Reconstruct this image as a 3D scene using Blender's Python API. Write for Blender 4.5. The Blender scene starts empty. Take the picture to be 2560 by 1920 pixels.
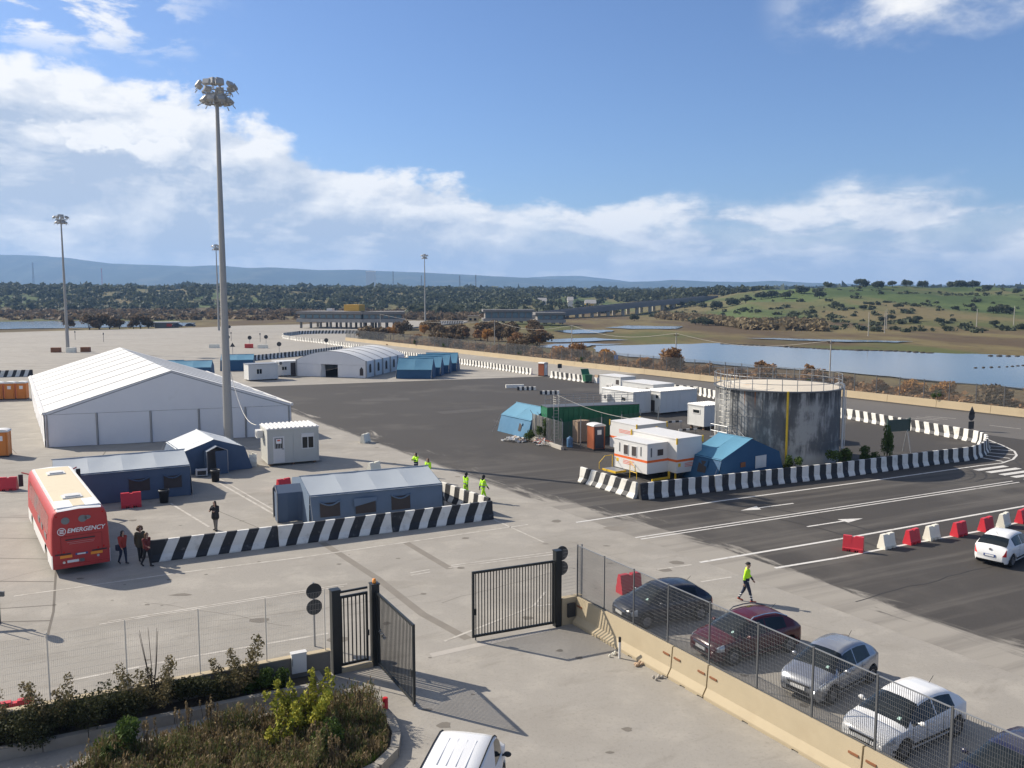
import bpy, bmesh, math, random
from math import sin, cos, pi, radians, sqrt, hypot, atan2
from mathutils import Vector, Matrix, noise as mnoise
random.seed(7)
SC = bpy.context.scene
COL = SC.collection

# ------------------------------------------------------------------ camera
cam_d = bpy.data.cameras.new('camera'); cam = bpy.data.objects.new('camera', cam_d); COL.objects.link(cam)
cam.location = (0, 0, 13.3); cam.rotation_euler = (radians(90 - 5.974), 0, 0)
cam_d.sensor_width = 36; cam_d.lens = 30.23; cam_d.clip_start = .1; cam_d.clip_end = 40000
SC.camera = cam

# ------------------------------------------------------------------ light
SUN_EL = radians(34.5); SUN_AZ = atan2(-.895, .446)          # compass angle of the sun, clockwise from +Y
sd = bpy.data.lights.new('sun', 'SUN'); sun = bpy.data.objects.new('sun', sd); COL.objects.link(sun)
sd.energy = 5.0; sd.angle = radians(.45); sd.color = (1.0, .91, .78)
to_sun = Vector((sin(SUN_AZ) * cos(SUN_EL), cos(SUN_AZ) * cos(SUN_EL), sin(SUN_EL)))
sun.rotation_euler = to_sun.to_track_quat('Z', 'Y').to_euler()
vs = SC.view_settings
vs.view_transform = 'Standard'; vs.look = 'None'; vs.gamma = 1; vs.exposure = 0.55; vs.use_curve_mapping = False

class NT:
    """small node-tree writer"""
    def __init__(s, tree): s.t = tree; s.n = tree.nodes; s.l = tree.links
    def node(s, typ, **kw):
        n = s.n.new(typ)
        for k, v in kw.items(): setattr(n, k, v)
        return n
    def put(s, sock, val):
        if isinstance(val, bpy.types.NodeSocket): s.l.new(val, sock)
        else:
            try: sock.default_value = val
            except Exception: sock.default_value = (*val, 1)
    def math(s, op, a, b=0.0, c=0.0, clamp=False):
        n = s.node('ShaderNodeMath', operation=op, use_clamp=clamp)
        s.put(n.inputs[0], a); s.put(n.inputs[1], b); s.put(n.inputs[2], c); return n.outputs[0]
    def vmath(s, op, a, b=(0, 0, 0)):
        n = s.node('ShaderNodeVectorMath', operation=op); s.put(n.inputs[0], a); s.put(n.inputs[1], b)
        return n.outputs['Value'] if op in ('DOT_PRODUCT', 'LENGTH', 'DISTANCE') else n.outputs[0]
    def noise(s, vec, scale, detail=4, rough=.55, dist=0.0, dim='3D'):
        n = s.node('ShaderNodeTexNoise', noise_dimensions=dim); s.put(n.inputs['Vector'], vec)
        s.put(n.inputs['Scale'], scale); s.put(n.inputs['Detail'], detail); s.put(n.inputs['Roughness'], rough); s.put(n.inputs['Distortion'], dist)
        return n.outputs['Fac']
    def step(s, v, a, b):
        n = s.node('ShaderNodeMapRange', interpolation_type='SMOOTHSTEP'); s.put(n.inputs['Value'], v)
        s.put(n.inputs['From Min'], a); s.put(n.inputs['From Max'], b); return n.outputs[0]
    def mix(s, f, a, b, blend='MIX'):
        n = s.node('ShaderNodeMix', data_type='RGBA', blend_type=blend)
        s.put(n.inputs[0], f)
        for i, v in ((6, a), (7, b)):
            if isinstance(v, bpy.types.NodeSocket): s.l.new(v, n.inputs[i])
            else: n.inputs[i].default_value = (*v[:3], 1)
        return n.outputs[2]
    def comb(s, x, y, z):
        n = s.node('ShaderNodeCombineXYZ'); s.put(n.inputs[0], x); s.put(n.inputs[1], y); s.put(n.inputs[2], z); return n.outputs[0]

# ------------------------------------------------------------------ sky with clouds (world)
W = bpy.data.worlds.new('World'); SC.world = W; W.use_nodes = True
w = NT(W.node_tree); w.n.clear()
sky = w.node('ShaderNodeTexSky', sky_type='NISHITA'); sky.sun_disc = False
sky.sun_elevation = SUN_EL; sky.sun_rotation = SUN_AZ; sky.altitude = 20; sky.air_density = 1.0; sky.dust_density = .6; sky.ozone_density = 2.2
bg1 = w.node('ShaderNodeBackground'); w.put(bg1.inputs[1], .073)
skyc = w.mix(1.0, sky.outputs[0], (.79, .93, 1.20), 'MULTIPLY')
w.put(bg1.inputs[0], skyc)
tc = w.node('ShaderNodeTexCoord'); sp = w.node('ShaderNodeSeparateXYZ'); w.l.new(tc.outputs['Generated'], sp.inputs[0])
X, Y, Z = sp.outputs
hor = w.math('SQRT', w.math('ADD', w.math('MULTIPLY', X, X), w.math('MULTIPLY', Y, Y)))
el = w.math('DIVIDE', Z, w.math('MAXIMUM', hor, .05))
az = w.math('ARCTAN2', X, Y)                                        # radians, 0 = north
zz = w.math('ADD', w.math('MAXIMUM', Z, 0.0), .10)
cp = w.comb(w.math('DIVIDE', X, zz), w.math('DIVIDE', Y, zz), 0.0)  # cloud deck seen in perspective
v1 = w.comb(az, w.math('MULTIPLY', el, 1.75), 0.0)
def puffy(off, sc, det=8):
    return w.noise(w.vmath('ADD', v1, off), sc, det, .60, .15)
nA = puffy((3.2, 1.7, 0), 5.5); nB = puffy((3.2-.022, 1.7+.030, 0), 5.5)          # the same billows, once shifted towards the sun
vb = w.comb(az, w.math('MULTIPLY', el, 3.4), 0.0)
nS = w.noise(w.vmath('ADD', vb, (1.4, 5.1, 0)), 7.5, 7, .58, .2)
# a bank of cumulus whose top sinks from the west (left) to the north-east
top = w.math('ADD', .112, w.math('MULTIPLY', w.step(az, .06, -.56), .128))
top = w.math('SUBTRACT', top, w.math('MULTIPLY', w.step(az, .25, .6), .012))
dep = w.math('SUBTRACT', top, el)
bank = w.step(w.math('ADD', w.math('MULTIPLY', dep, 9.0), w.math('MULTIPLY', w.math('SUBTRACT', nA, .5), w.math('SUBTRACT', 2.5, w.math('MULTIPLY', w.step(az, .02, .24), 1.3)))), -.10, .16)
thin = w.step(az, -.10, .22)                                        # the bank breaks up to the east
bank = w.math('MULTIPLY', bank, w.math('SUBTRACT', 1.0, w.math('MULTIPLY', thin, w.math('MULTIPLY', w.math('MULTIPLY', w.step(nS, .58, .42), w.step(el, .02, .09)), .75))))
# small scattered puffs and a high dappled field
v2 = w.comb(az, w.math('MULTIPLY', el, 1.35), 0.0)
n_puf = w.noise(w.vmath('ADD', v2, (8.7, 2.9, 0)), 13.0, 6, .55, .1); n_sel = w.noise(w.vmath('ADD', v2, (5.1, .9, 0)), 4.2, 1, .5)
vd = w.comb(az, w.math('MULTIPLY', el, 2.4), 0.0)
n_dap = w.noise(w.vmath('ADD', vd, (2.7, 7.9, 0)), 15.0, 6, .6, .2)
patch = w.math('MULTIPLY', w.step(el, .225, .27), w.step(az, -.28, -.46))
dap = w.math('MULTIPLY', w.step(w.math('ADD', n_dap, w.math('MULTIPLY', patch, .08)), .50, .66), patch)
patch2 = w.math('MULTIPLY', w.step(w.math('ADD', el, w.math('MULTIPLY', w.math('SUBTRACT', nA, .5), .12)), .252, .295), w.math('MULTIPLY', w.step(az, .26, .36), w.step(az, .80, .62)))
dap2 = w.math('MULTIPLY', w.step(nA, .34, .60), patch2)
puff = w.math('MULTIPLY', w.step(w.math('ADD', n_puf, w.math('MULTIPLY', w.math('SUBTRACT', n_sel, .5), .8)), .68, .76), w.math('MULTIPLY', w.step(el, .09, .13), w.step(el, .25, .19)))
mask = w.math('MAXIMUM', w.math('MAXIMUM', bank, puff), w.math('MAXIMUM', dap, dap2), clamp=True)
mask = w.math('MULTIPLY', mask, w.step(el, -.06, -.01))
# shade: billows lit from the sun side, bright crests, blue-grey undersides
relief = w.math('MULTIPLY', w.math('SUBTRACT', nA, nB), 4.2)
crest = w.step(dep, .095, -.01)
west = w.step(az, .15, -.40)
lit = w.math('ADD', w.math('ADD', w.math('MULTIPLY', crest, w.math('ADD', .50, w.math('MULTIPLY', west, .40))), relief), w.math('MULTIPLY', w.step(nS, .46, .64), .55))
lit = w.math('ADD', lit, .06, clamp=True)
lit = w.math('MAXIMUM', lit, w.math('MULTIPLY', w.math('MAXIMUM', puff, w.step(el, .20, .26)), w.math('ADD', .80, relief), clamp=True))
low = w.step(el, .07, 0.0)
ccol = w.mix(lit, (.47, .55, .68), (1.0, .99, .97))
ccol = w.mix(w.math('MULTIPLY', low, .40), ccol, (.66, .74, .84))
bg2 = w.node('ShaderNodeBackground'); w.put(bg2.inputs[0], ccol); w.put(bg2.inputs[1], .74)
ms = w.node('ShaderNodeMixShader'); w.put(ms.inputs[0], w.math('MULTIPLY', mask, .95)); w.l.new(bg1.outputs[0], ms.inputs[1]); w.l.new(bg2.outputs[0], ms.inputs[2])
wo = w.node('ShaderNodeOutputWorld'); w.l.new(ms.outputs[0], wo.inputs[0])

# ------------------------------------------------------------------ mesh helpers
class MB:
    def __init__(s): s.v = []; s.f = []; s.m = []
    def add(s, vs, fs, m=0):
        o = len(s.v); s.v += [tuple(v) for v in vs]; s.f += [tuple(i + o for i in f) for f in fs]; s.m += [m] * len(fs); return s
    def box(s, x0, x1, y0, y1, z0, z1, m=0):
        return s.add([(x0,y0,z0),(x1,y0,z0),(x1,y1,z0),(x0,y1,z0),(x0,y0,z1),(x1,y0,z1),(x1,y1,z1),(x0,y1,z1)],
              [(0,3,2,1),(4,5,6,7),(0,1,5,4),(1,2,6,5),(2,3,7,6),(3,0,4,7)], m)
    def para(s, p, a, b, c, m=0):
        p, a, b, c = map(Vector, (p, a, b, c))
        return s.add([p, p+a, p+a+b, p+b, p+c, p+a+c, p+a+b+c, p+b+c],
              [(0,3,2,1),(4,5,6,7),(0,1,5,4),(1,2,6,5),(2,3,7,6),(3,0,4,7)], m)
    def bar(s, p, q, wd, ht=None, m=0):
        """box beam from p to q"""
        p, q = Vector(p), Vector(q); ht = ht or wd; d = (q - p).normalized()
        up = Vector((0,0,1)) if abs(d.z) < .95 else Vector((1,0,0))
        a = d.cross(up).normalized() * wd; b = a.cross(d).normalized() * ht
        return s.para(p - a/2 - b/2, q - p, a, b, m)
    def tube(s, p, q, r, n=8, r2=None, m=0):
        p, q = Vector(p), Vector(q); r2 = r if r2 is None else r2; d = (q - p).normalized()
        up = Vector((0,0,1)) if abs(d.z) < .95 else Vector((1,0,0))
        a = d.cross(up).normalized(); b = a.cross(d)
        vs = [p + (a*cos(t) + b*sin(t))*r for t in [2*pi*i/n for i in range(n)]] + [q + (a*cos(t) + b*sin(t))*r2 for t in [2*pi*i/n for i in range(n)]]
        return s.add(vs, [(i, (i+1)%n, n+(i+1)%n, n+i) for i in range(n)] + [tuple(range(n))[::-1], tuple(range(n, 2*n))], m)
    def path(s, pts, r, n=6, m=0):
        for a, b in zip(pts, pts[1:]): s.tube(a, b, r, n, m=m)
        return s
    def prism(s, poly, z0, z1, m=0):
        n = len(poly)
        return s.add([(x,y,z0) for x,y in poly] + [(x,y,z1) for x,y in poly],
              [tuple(range(n))[::-1], tuple(range(n, 2*n))] + [(i,(i+1)%n,n+(i+1)%n,n+i) for i in range(n)], m)
    def prism_x(s, poly, x0, x1, m=0):
        n = len(poly)
        return s.add([(x0,y,z) for y,z in poly] + [(x1,y,z) for y,z in poly],
              [tuple(range(n))[::-1], tuple(range(n, 2*n))] + [(i,(i+1)%n,n+(i+1)%n,n+i) for i in range(n)], m)
    def prism_y(s, poly, y0, y1, m=0):
        n = len(poly)
        return s.add([(x,y0,z) for x,z in poly] + [(x,y1,z) for x,z in poly],
              [tuple(range(n)), tuple(range(n, 2*n))[::-1]] + [(i,n+i,n+(i+1)%n,(i+1)%n) for i in range(n)], m)
    def sheet(s, pts, m=0): return s.add(pts, [tuple(range(len(pts)))], m)
    def lathe(s, prof, n=24, m=0, c=(0, 0)):
        vs = [(c[0]+r*cos(2*pi*i/n), c[1]+r*sin(2*pi*i/n), z) for r, z in prof for i in range(n)]
        fs = [(k*n+i, k*n+(i+1)%n, (k+1)*n+(i+1)%n, (k+1)*n+i) for k in range(len(prof)-1) for i in range(n)]
        return s.add(vs, fs, m)
    def grid(s, p00, p10, p11, p01, nu, nv, fn=None, m=0):
        p00, p10, p11, p01 = map(Vector, (p00, p10, p11, p01)); vs = []
        nrm = (p10-p00).cross(p01-p00).normalized()
        for j in range(nv+1):
            for i in range(nu+1):
                u, v = i/nu, j/nv
                p = (p00*(1-u)+p10*u)*(1-v) + (p01*(1-u)+p11*u)*v
                if fn: p = p + nrm*fn(u, v)
                vs.append(p)
        return s.add(vs, [(j*(nu+1)+i, j*(nu+1)+i+1, (j+1)*(nu+1)+i+1, (j+1)*(nu+1)+i) for j in range(nv) for i in range(nu)], m)
    def ball(s, c, rx, ry, rz, n=10, k=6, m=0):
        vs = [(c[0]+rx*sin(pi*j/k)*cos(2*pi*i/n), c[1]+ry*sin(pi*j/k)*sin(2*pi*i/n), c[2]+rz*cos(pi*j/k)) for j in range(k+1) for i in range(n)]
        return s.add(vs, [(j*n+i, (j+1)*n+i, (j+1)*n+(i+1)%n, j*n+(i+1)%n) for j in range(k) for i in range(n)], m)
    def mesh(s, name, mats, fix=True, smooth=False):
        me = bpy.data.meshes.new(name); me.from_pydata(s.v, [], s.f)
        for mt in (mats if isinstance(mats, (list, tuple)) else [mats]): me.materials.append(M[mt] if isinstance(mt, str) else mt)
        me.polygons.foreach_set('material_index', s.m)
        if fix:
            bm = bmesh.new(); bm.from_mesh(me); bmesh.ops.remove_doubles(bm, verts=bm.verts, dist=1e-5) if smooth else None
            bmesh.ops.recalc_face_normals(bm, faces=bm.faces); bm.to_mesh(me); bm.free()
        if smooth: me.polygons.foreach_set('use_smooth', [True]*len(me.polygons))
        me.update(); return me
    def build(s, name, mats, parent=None, loc=(0,0,0), rz=0, fix=True, smooth=False):
        return link(name, s.mesh(name, mats, fix, smooth), parent, loc, rz)

def link(name, data, parent=None, loc=(0,0,0), rz=0):
    o = bpy.data.objects.new(name, data); COL.objects.link(o); o.location = loc; o.rotation_euler = (0, 0, rz)
    if parent is not None: o.parent = parent
    return o
def tag(o, label=None, cat=None, group=None, kind=None):
    for k, v in (('label', label), ('category', cat), ('group', group), ('kind', kind)):
        if v: o[k] = v
    return o
def thing(name, label, cat, loc=(0,0,0), rz=0, group=None):
    o = bpy.data.objects.new(name, None); COL.objects.link(o); o.empty_display_size = .3
    o.location = loc if len(loc) == 3 else (*loc, 0); o.rotation_euler = (0, 0, rz); return tag(o, label, cat, group)
def structure(o): return tag(o, kind='structure')
def copy_tree(o, parent=None, loc=None, rz=None, label=None, kids=None):
    c = o.copy(); COL.objects.link(c); c.parent = parent
    if loc is not None: c.location = loc if len(loc) == 3 else (*loc, 0)
    if rz is not None: c.rotation_euler = (0, 0, rz)
    if label: c['label'] = label
    for ch in list(o.children): copy_tree(ch, c)
    return c
ORD = ['first','second','third','fourth','fifth','sixth','seventh','eighth','ninth','tenth','eleventh','twelfth','thirteenth','fourteenth','fifteenth','sixteenth','seventeenth','eighteenth','nineteenth','twentieth'] + ['%d%s' % (n, {1:'st',2:'nd',3:'rd'}.get(n % 10, 'th') if n not in (11,12,13) else 'th') for n in range(21, 80)]

# ------------------------------------------------------------------ materials
M = {}
def pm(name, col, rough=.6, var=.12, scale=3.0, metal=0.0, bump=0.0, bscale=40.0, spec=.4, stain=None, st=(.55, .75), stscale=.8, coord='Object', stretch=None, trans=0.0):
    m = bpy.data.materials.new(name); m.use_nodes = True; t = NT(m.node_tree); b = t.n['Principled BSDF']
    if coord == 'World': vec = t.node('ShaderNodeNewGeometry').outputs['Position']
    else: vec = t.node('ShaderNodeTexCoord').outputs['Object']
    if stretch: vec = t.vmath('MULTIPLY', vec, stretch)
    nz = t.noise(vec, scale, 5, .6)
    c = t.mix(nz, tuple(max(0, x*(1-var)) for x in col), tuple(min(1, x*(1+var)) for x in col))
    if stain:
        s2 = t.step(t.noise(vec, stscale, 6, .65), *st); c = t.mix(t.math('MULTIPLY', s2, stain[1]), c, stain[0])
    t.put(b.inputs['Base Color'], c); b.inputs['Roughness'].default_value = rough; b.inputs['Metallic'].default_value = metal
    b.inputs['Specular IOR Level'].default_value = spec
    if trans: b.inputs['Transmission Weight'].default_value = trans
    if bump:
        bn = t.node('ShaderNodeBump'); bn.inputs['Strength'].default_value = bump; bn.inputs['Distance'].default_value = .02
        t.put(bn.inputs['Height'], t.noise(vec, bscale, 4)); t.l.new(bn.outputs[0], b.inputs['Normal'])
    M[name] = m; return m

pm('white_pvc', (.60,.595,.57), .5, .05, 1.2, stain=((.55,.54,.50), .35), st=(.58,.80))
pm('white_pvc_wall', (.66,.66,.67), .6, .06, .8, bump=.6, bscale=3.0, stain=((.5,.49,.46), .4), st=(.55,.8))
pm('white_paint', (.63,.62,.595), .5, .05, 2, stain=((.5,.47,.42), .3))
pm('office_wall', (.47,.47,.43), .55, .04, 2, stain=((.36,.35,.32), .3))
pm('cabin_wall', (.60,.60,.58), .55, .04, 2, stain=((.45,.44,.41), .3))
pm('black_paint', (.022,.022,.024), .6, .35, 3, coord='World', stain=((.20,.19,.18), .55), st=(.56,.74), stscale=2.5)
pm('barrier_white', (.70,.68,.62), .65, .10, 3, coord='World', bump=.15, stain=((.36,.33,.28), .65), st=(.50,.74), stscale=1.6)
pm('concrete', (.42,.39,.34), .85, .15, 3, bump=.3, stain=((.22,.20,.17), .5))
pm('cream_concrete', (.42,.35,.235), .85, .10, 1.5, bump=.3, bscale=60, stain=((.36,.29,.19), .45), st=(.50,.78))
pm('far_wall', (.45,.36,.23), .85, .12, .5, stain=((.33,.26,.17), .5), stscale=.35)
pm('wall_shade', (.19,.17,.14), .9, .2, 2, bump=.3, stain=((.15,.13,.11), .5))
pm('kerb_stone', (.27,.25,.215), .85, .18, 3, bump=.3, stain=((.16,.15,.13), .5))
pm('galv', (.30,.31,.32), .5, .12, 4, metal=.6)
pm('galv_dark', (.13,.135,.14), .5, .15, 4, metal=.4)
pm('wire_pale', (.50,.48,.43), .6, .08, 4, metal=.2)
pm('gate_paint', (.016,.02,.022), .42, .2, 5)
pm('dark_metal', (.03,.032,.035), .5, .2, 5)
pm('rubber', (.018,.018,.018), .8, .2, 6)
pm('glass_dark', (.012,.016,.018), .06, .1, 2, spec=.35)
pm('glass_blue', (.10,.17,.21), .12, .2, 1, spec=.6)
pm('chrome', (.55,.55,.56), .25, .05, 4, metal=.9)
pm('alloy', (.30,.30,.31), .35, .1, 8, metal=.7)
pm('tent_roof_grey', (.37,.405,.43), .6, .06, 1.0, bump=.2, bscale=3, stain=((.36,.40,.43), .4), st=(.5,.8))
pm('tent_roof_white', (.52,.545,.555), .6, .05, 1.0, bump=.2, bscale=3)
pm('tent_blue_dark', (.070,.105,.165), .7, .15, 1.2, bump=.35, bscale=3)
pm('tent_blue_mid', (.11,.155,.22), .7, .15, 1.2, bump=.35, bscale=3)
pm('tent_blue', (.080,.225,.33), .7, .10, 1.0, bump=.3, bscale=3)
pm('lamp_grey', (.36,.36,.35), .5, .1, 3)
pm('tent_blue_sunlit', (.055,.17,.29), .7, .12, 1.0, bump=.4, bscale=3)  # blue tent cloth in the tone of a wall in sun
pm('tent_blue_shaded', (.022,.082,.17), .7, .14, 1.2, bump=.4, bscale=3)  # same blue cloth, wall shadow put into the colour
pm('tent_window', (.055,.045,.042), .8, .2, 3)
pm('tent_door', (.20,.17,.15), .8, .25, 2)
pm('orange_toilet', (.62,.20,.035), .5, .08, 2, stain=((.35,.12,.03), .4))
pm('red_toilet', (.36,.11,.05), .5, .1, 2, stain=((.2,.07,.03), .4))
pm('navy_toilet', (.05,.055,.075), .5, .1, 2)
pm('plastic_red', (.55,.03,.045), .45, .08, 3, stain=((.75,.25,.22), .25))
pm('plastic_white', (.74,.71,.60), .5, .06, 3, stain=((.55,.50,.38), .4))
pm('bus_red', (.43,.040,.038), .42, .08, 1.5, spec=.4, stain=((.30,.035,.033), .5), st=(.5,.7))
pm('bus_white', (.80,.79,.76), .35, .04, 2)
pm('bus_roof_tan', (.60,.52,.37), .7, .06, 2, stain=((.42,.36,.26), .35))
pm('bus_grey', (.18,.19,.19), .4, .1, 2)
pm('print_white', (.80,.78,.76), .5, .02, 2)
pm('print_red', (.70,.16,.10), .5, .1, 2)
pm('amber', (.85,.30,.04), .3, .15, 20)
pm('lamp_red', (.55,.02,.02), .2, .1, 5)
pm('lamp_clear', (.55,.57,.58), .12, .1, 5, metal=.4)
pm('plate', (.70,.70,.68), .5, .1, 30)
pm('plate_blue', (.05,.08,.22), .5, .1, 30)
pm('orange_band', (.72,.13,.02), .5, .04, 2)
pm('yellow_paint', (.72,.46,.03), .5, .08, 3, stain=((.4,.25,.05), .3))
pm('green_paint', (.012,.13,.055), .5, .15, 2, stain=((.01,.06,.03), .5))
pm('green_bin', (.03,.14,.07), .5, .1, 3)
pm('rust', (.22,.09,.04), .8, .25, 4)
pm('brown_wood', (.20,.12,.07), .8, .2, 4)
pm('yellow_house', (.62,.36,.07), .8, .1, .8)
pm('grey_conc_far', (.20,.19,.18), .85, .12, .5)
pm('grey_conc_far2', (.30,.29,.275), .85, .12, .5)
pm('sign_back', (.035,.037,.04), .5, .2, 4)
pm('sign_green', (.03,.06,.055), .5, .2, 4)
pm('sign_blue', (.03,.10,.32), .5, .1, 4)
pm('sign_red', (.50,.05,.04), .5, .1, 4)
pm('blue_drum', (.12,.28,.50), .5, .1, 4)
pm('soil', (.075,.058,.038), .95, .3, 6, bump=.5)
pm('cardboard', (.42,.30,.20), .8, .15, 4)
pm('bark', (.085,.065,.05), .9, .25, 6)
pm('skin', (.42,.26,.19), .55, .06, 6)
pm('hair_dark', (.02,.015,.012), .6, .2, 20)
pm('hair_brown', (.12,.065,.03), .6, .2, 20)
pm('cloth_black', (.018,.018,.02), .8, .2, 8)
pm('cloth_navy', (.02,.028,.055), .8, .15, 8)
pm('cloth_red', (.34,.045,.03), .8, .15, 8)
pm('cloth_maroon', (.14,.025,.022), .8, .15, 8)
pm('cloth_olive', (.06,.05,.03), .8, .2, 8)
pm('cloth_grey', (.17,.16,.15), .8, .15, 8)
pm('hivis', (.52,.95,.02), .7, .05, 6)
pm('reflective', (.62,.63,.62), .4, .05, 6)
pm('shoe_red', (.35,.06,.03), .7, .1, 8)
pm('car_white', (.70,.70,.69), .22, .02, 2, spec=.55)
pm('car_silver', (.36,.37,.39), .25, .03, 2, metal=.65)
pm('car_dark', (.02,.024,.035), .2, .1, 2, spec=.55)
pm('car_burgundy', (.075,.012,.016), .2, .08, 2, spec=.55)
pm('car_navy', (.018,.02,.05), .2, .1, 2, spec=.55)
pm('far_pier', (.42,.39,.33), .85, .1, .5)
pm('note_green', (.35,.52,.46), .6, .2, 20)
pm('dust_print', (.38,.35,.31), .9, .1, 2)

def leafmat(name, c1, c2, sc=1.5, tr=.25):
    m = bpy.data.materials.new(name); m.use_nodes = True; t = NT(m.node_tree); b = t.n['Principled BSDF']
    g = t.node('ShaderNodeNewGeometry'); rnd = g.outputs['Random Per Island']
    nz = t.noise(g.outputs['Position'], sc, 3)
    f = t.math('ADD', t.math('MULTIPLY', rnd, .6), t.math('MULTIPLY', t.step(nz, .35, .65), .4), clamp=True)
    c = t.mix(f, c1, c2); t.put(b.inputs['Base Color'], c); b.inputs['Roughness'].default_value = .75; b.inputs['Specular IOR Level'].default_value = .2
    tl = t.node('ShaderNodeBsdfTranslucent'); t.put(tl.inputs[0], c); mx = t.node('ShaderNodeMixShader'); t.put(mx.inputs[0], tr)
    t.l.new(b.outputs[0], mx.inputs[1]); t.l.new(tl.outputs[0], mx.inputs[2]); t.l.new(mx.outputs[0], t.n['Material Output'].inputs[0]); M[name] = m
leafmat('leaf_yellow', (.11,.15,.02), (.42,.38,.05), 2.5)
leafmat('leaf_green', (.03,.055,.015), (.10,.15,.03), 2)
leafmat('leaf_olive', (.055,.07,.022), (.17,.18,.06), 2)
leafmat('leaf_dark', (.022,.030,.012), (.075,.075,.03), 2)
leafmat('leaf_brown', (.11,.085,.045), (.30,.22,.115), 2)
leafmat('leaf_redbrown', (.065,.062,.028), (.21,.165,.078), 2)
leafmat('leaf_orange', (.24,.12,.035), (.55,.29,.08), .8)
leafmat('leaf_russet', (.15,.085,.042), (.36,.21,.10), .6)
leafmat('leaf_thicket', (.085,.068,.042), (.22,.15,.085), .3)
leafmat('tree_dark', (.036,.048,.030), (.082,.096,.056), .1)
leafmat('tree_olive', (.042,.054,.032), (.105,.116,.065), .05)
leafmat('reed', (.13,.10,.055), (.25,.195,.11), .1)
leafmat('grass_green', (.05,.09,.015), (.13,.21,.035), 1.5)
W.cycles.sampling_method = 'MANUAL'; W.cycles.sample_map_resolution = 256
# ================================================================== SETTING
def sm(a, b, x):
    t = max(0., min(1., (x-a)/(b-a))); return t*t*(3-2*t)
def lerp_tab(tab, x):
    if x <= tab[0][0]: return tab[0][1]
    for (x0, y0), (x1, y1) in zip(tab, tab[1:]):
        if x <= x1: return y0 + (y1-y0)*(x-x0)/(x1-x0)
    return tab[-1][1]
def fb(x, y, s, o=3): return mnoise.fractal((x/s, y/s, 3.7), .6, 2.0, o)
FOOT = [(-.9,690),(-.35,720),(-.12,690),(.0,640),(.12,560),(.2,470),(.27,365),(.4,335),(.6,300),(.9,280)]
RISE = [(-.9,20),(-.3,18),(-.1,15),(.05,13),(.18,11.5),(.28,13.5),(.42,17),(.6,16.5),(.9,16)]
SPAN = [(-.9,330),(-.1,360),(.15,420),(.28,300),(.9,330)]
def terrain(x, y):
    a = x/max(y, 30.); ft = lerp_tab(FOOT, a); sp_ = lerp_tab(SPAN, a); up = lerp_tab(RISE, a)
    k = sm(ft, ft+sp_, y)
    z = -.55 + .16*fb(x, y, 9) + up*k*(1 + .22*fb(x, y, 120)) + 1.6*k*fb(x, y, 35)
    z += sm(900, 5200, y)*(22 + 10*fb(x, y, 700))
    return z

# ---- terrain sheet to the foot of the mountains
t_ = MB(); rows = []; yy = 40.
while yy < 6200: rows.append(yy); yy *= 1.028
NC = 150; cols = [-.98 + 1.96*i/NC for i in range(NC+1)]
vs_ = [(-4000,-900,-.6)] * 0
for y in rows:
    for a in cols: t_.v.append((a*y, y, terrain(a*y, y)))
for j in range(len(rows)-1):
    for i in range(NC):
        k = j*(NC+1)+i; t_.f.append((k, k+1, k+NC+2, k+NC+1)); t_.m.append(0)
gm = bpy.data.materials.new('marsh_and_grass'); gm.use_nodes = True; t = NT(gm.node_tree); b = t.n['Principled BSDF']
pos = t.node('ShaderNodeNewGeometry').outputs['Position']; sx = t.node('ShaderNodeSeparateXYZ'); t.l.new(pos, sx.inputs[0])
h = sx.outputs[2]
flat = t.vmath('MULTIPLY', pos, (1, .35, 1))
n1 = t.noise(flat, .028, 6, .62); n2 = t.noise(pos, .25, 5, .65); n3 = t.noise(flat, .011, 4, .55)
marsh = t.mix(t.step(n1, .40, .62), (.095,.068,.040), (.16,.13,.060))
marsh = t.mix(t.step(n3, .50, .60), marsh, (.085,.095,.034))
marsh = t.mix(t.step(n2, .55, .75), marsh, (.05,.038,.026))
grass = t.mix(t.step(n1, .36, .60), (.050,.075,.026), (.090,.12,.042))
grass = t.mix(t.step(n3, .44, .60), grass, (.15,.122,.06))
grass = t.mix(t.step(n2, .56, .72), grass, (.035,.048,.018))
cg = t.mix(t.step(t.math('ADD', h, t.math('MULTIPLY', t.math('SUBTRACT', n1, .5), 5.0)), .0, 2.0), marsh, grass)
cg = t.mix(t.math('MULTIPLY', t.step(sx.outputs[1], 900.0, 2200.0), .8), cg, (.055,.07,.038))
t.put(b.inputs['Base Color'], cg); b.inputs['Roughness'].default_value = .95; b.inputs['Specular IOR Level'].default_value = .1
bn = t.node('ShaderNodeBump'); bn.inputs['Strength'].default_value = .6; bn.inputs['Distance'].default_value = .4; t.put(bn.inputs['Height'], n2); t.l.new(bn.outputs[0], b.inputs['Normal'])
M['marsh'] = gm
structure(t_.build('terrain', 'marsh', fix=False, smooth=True))

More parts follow.
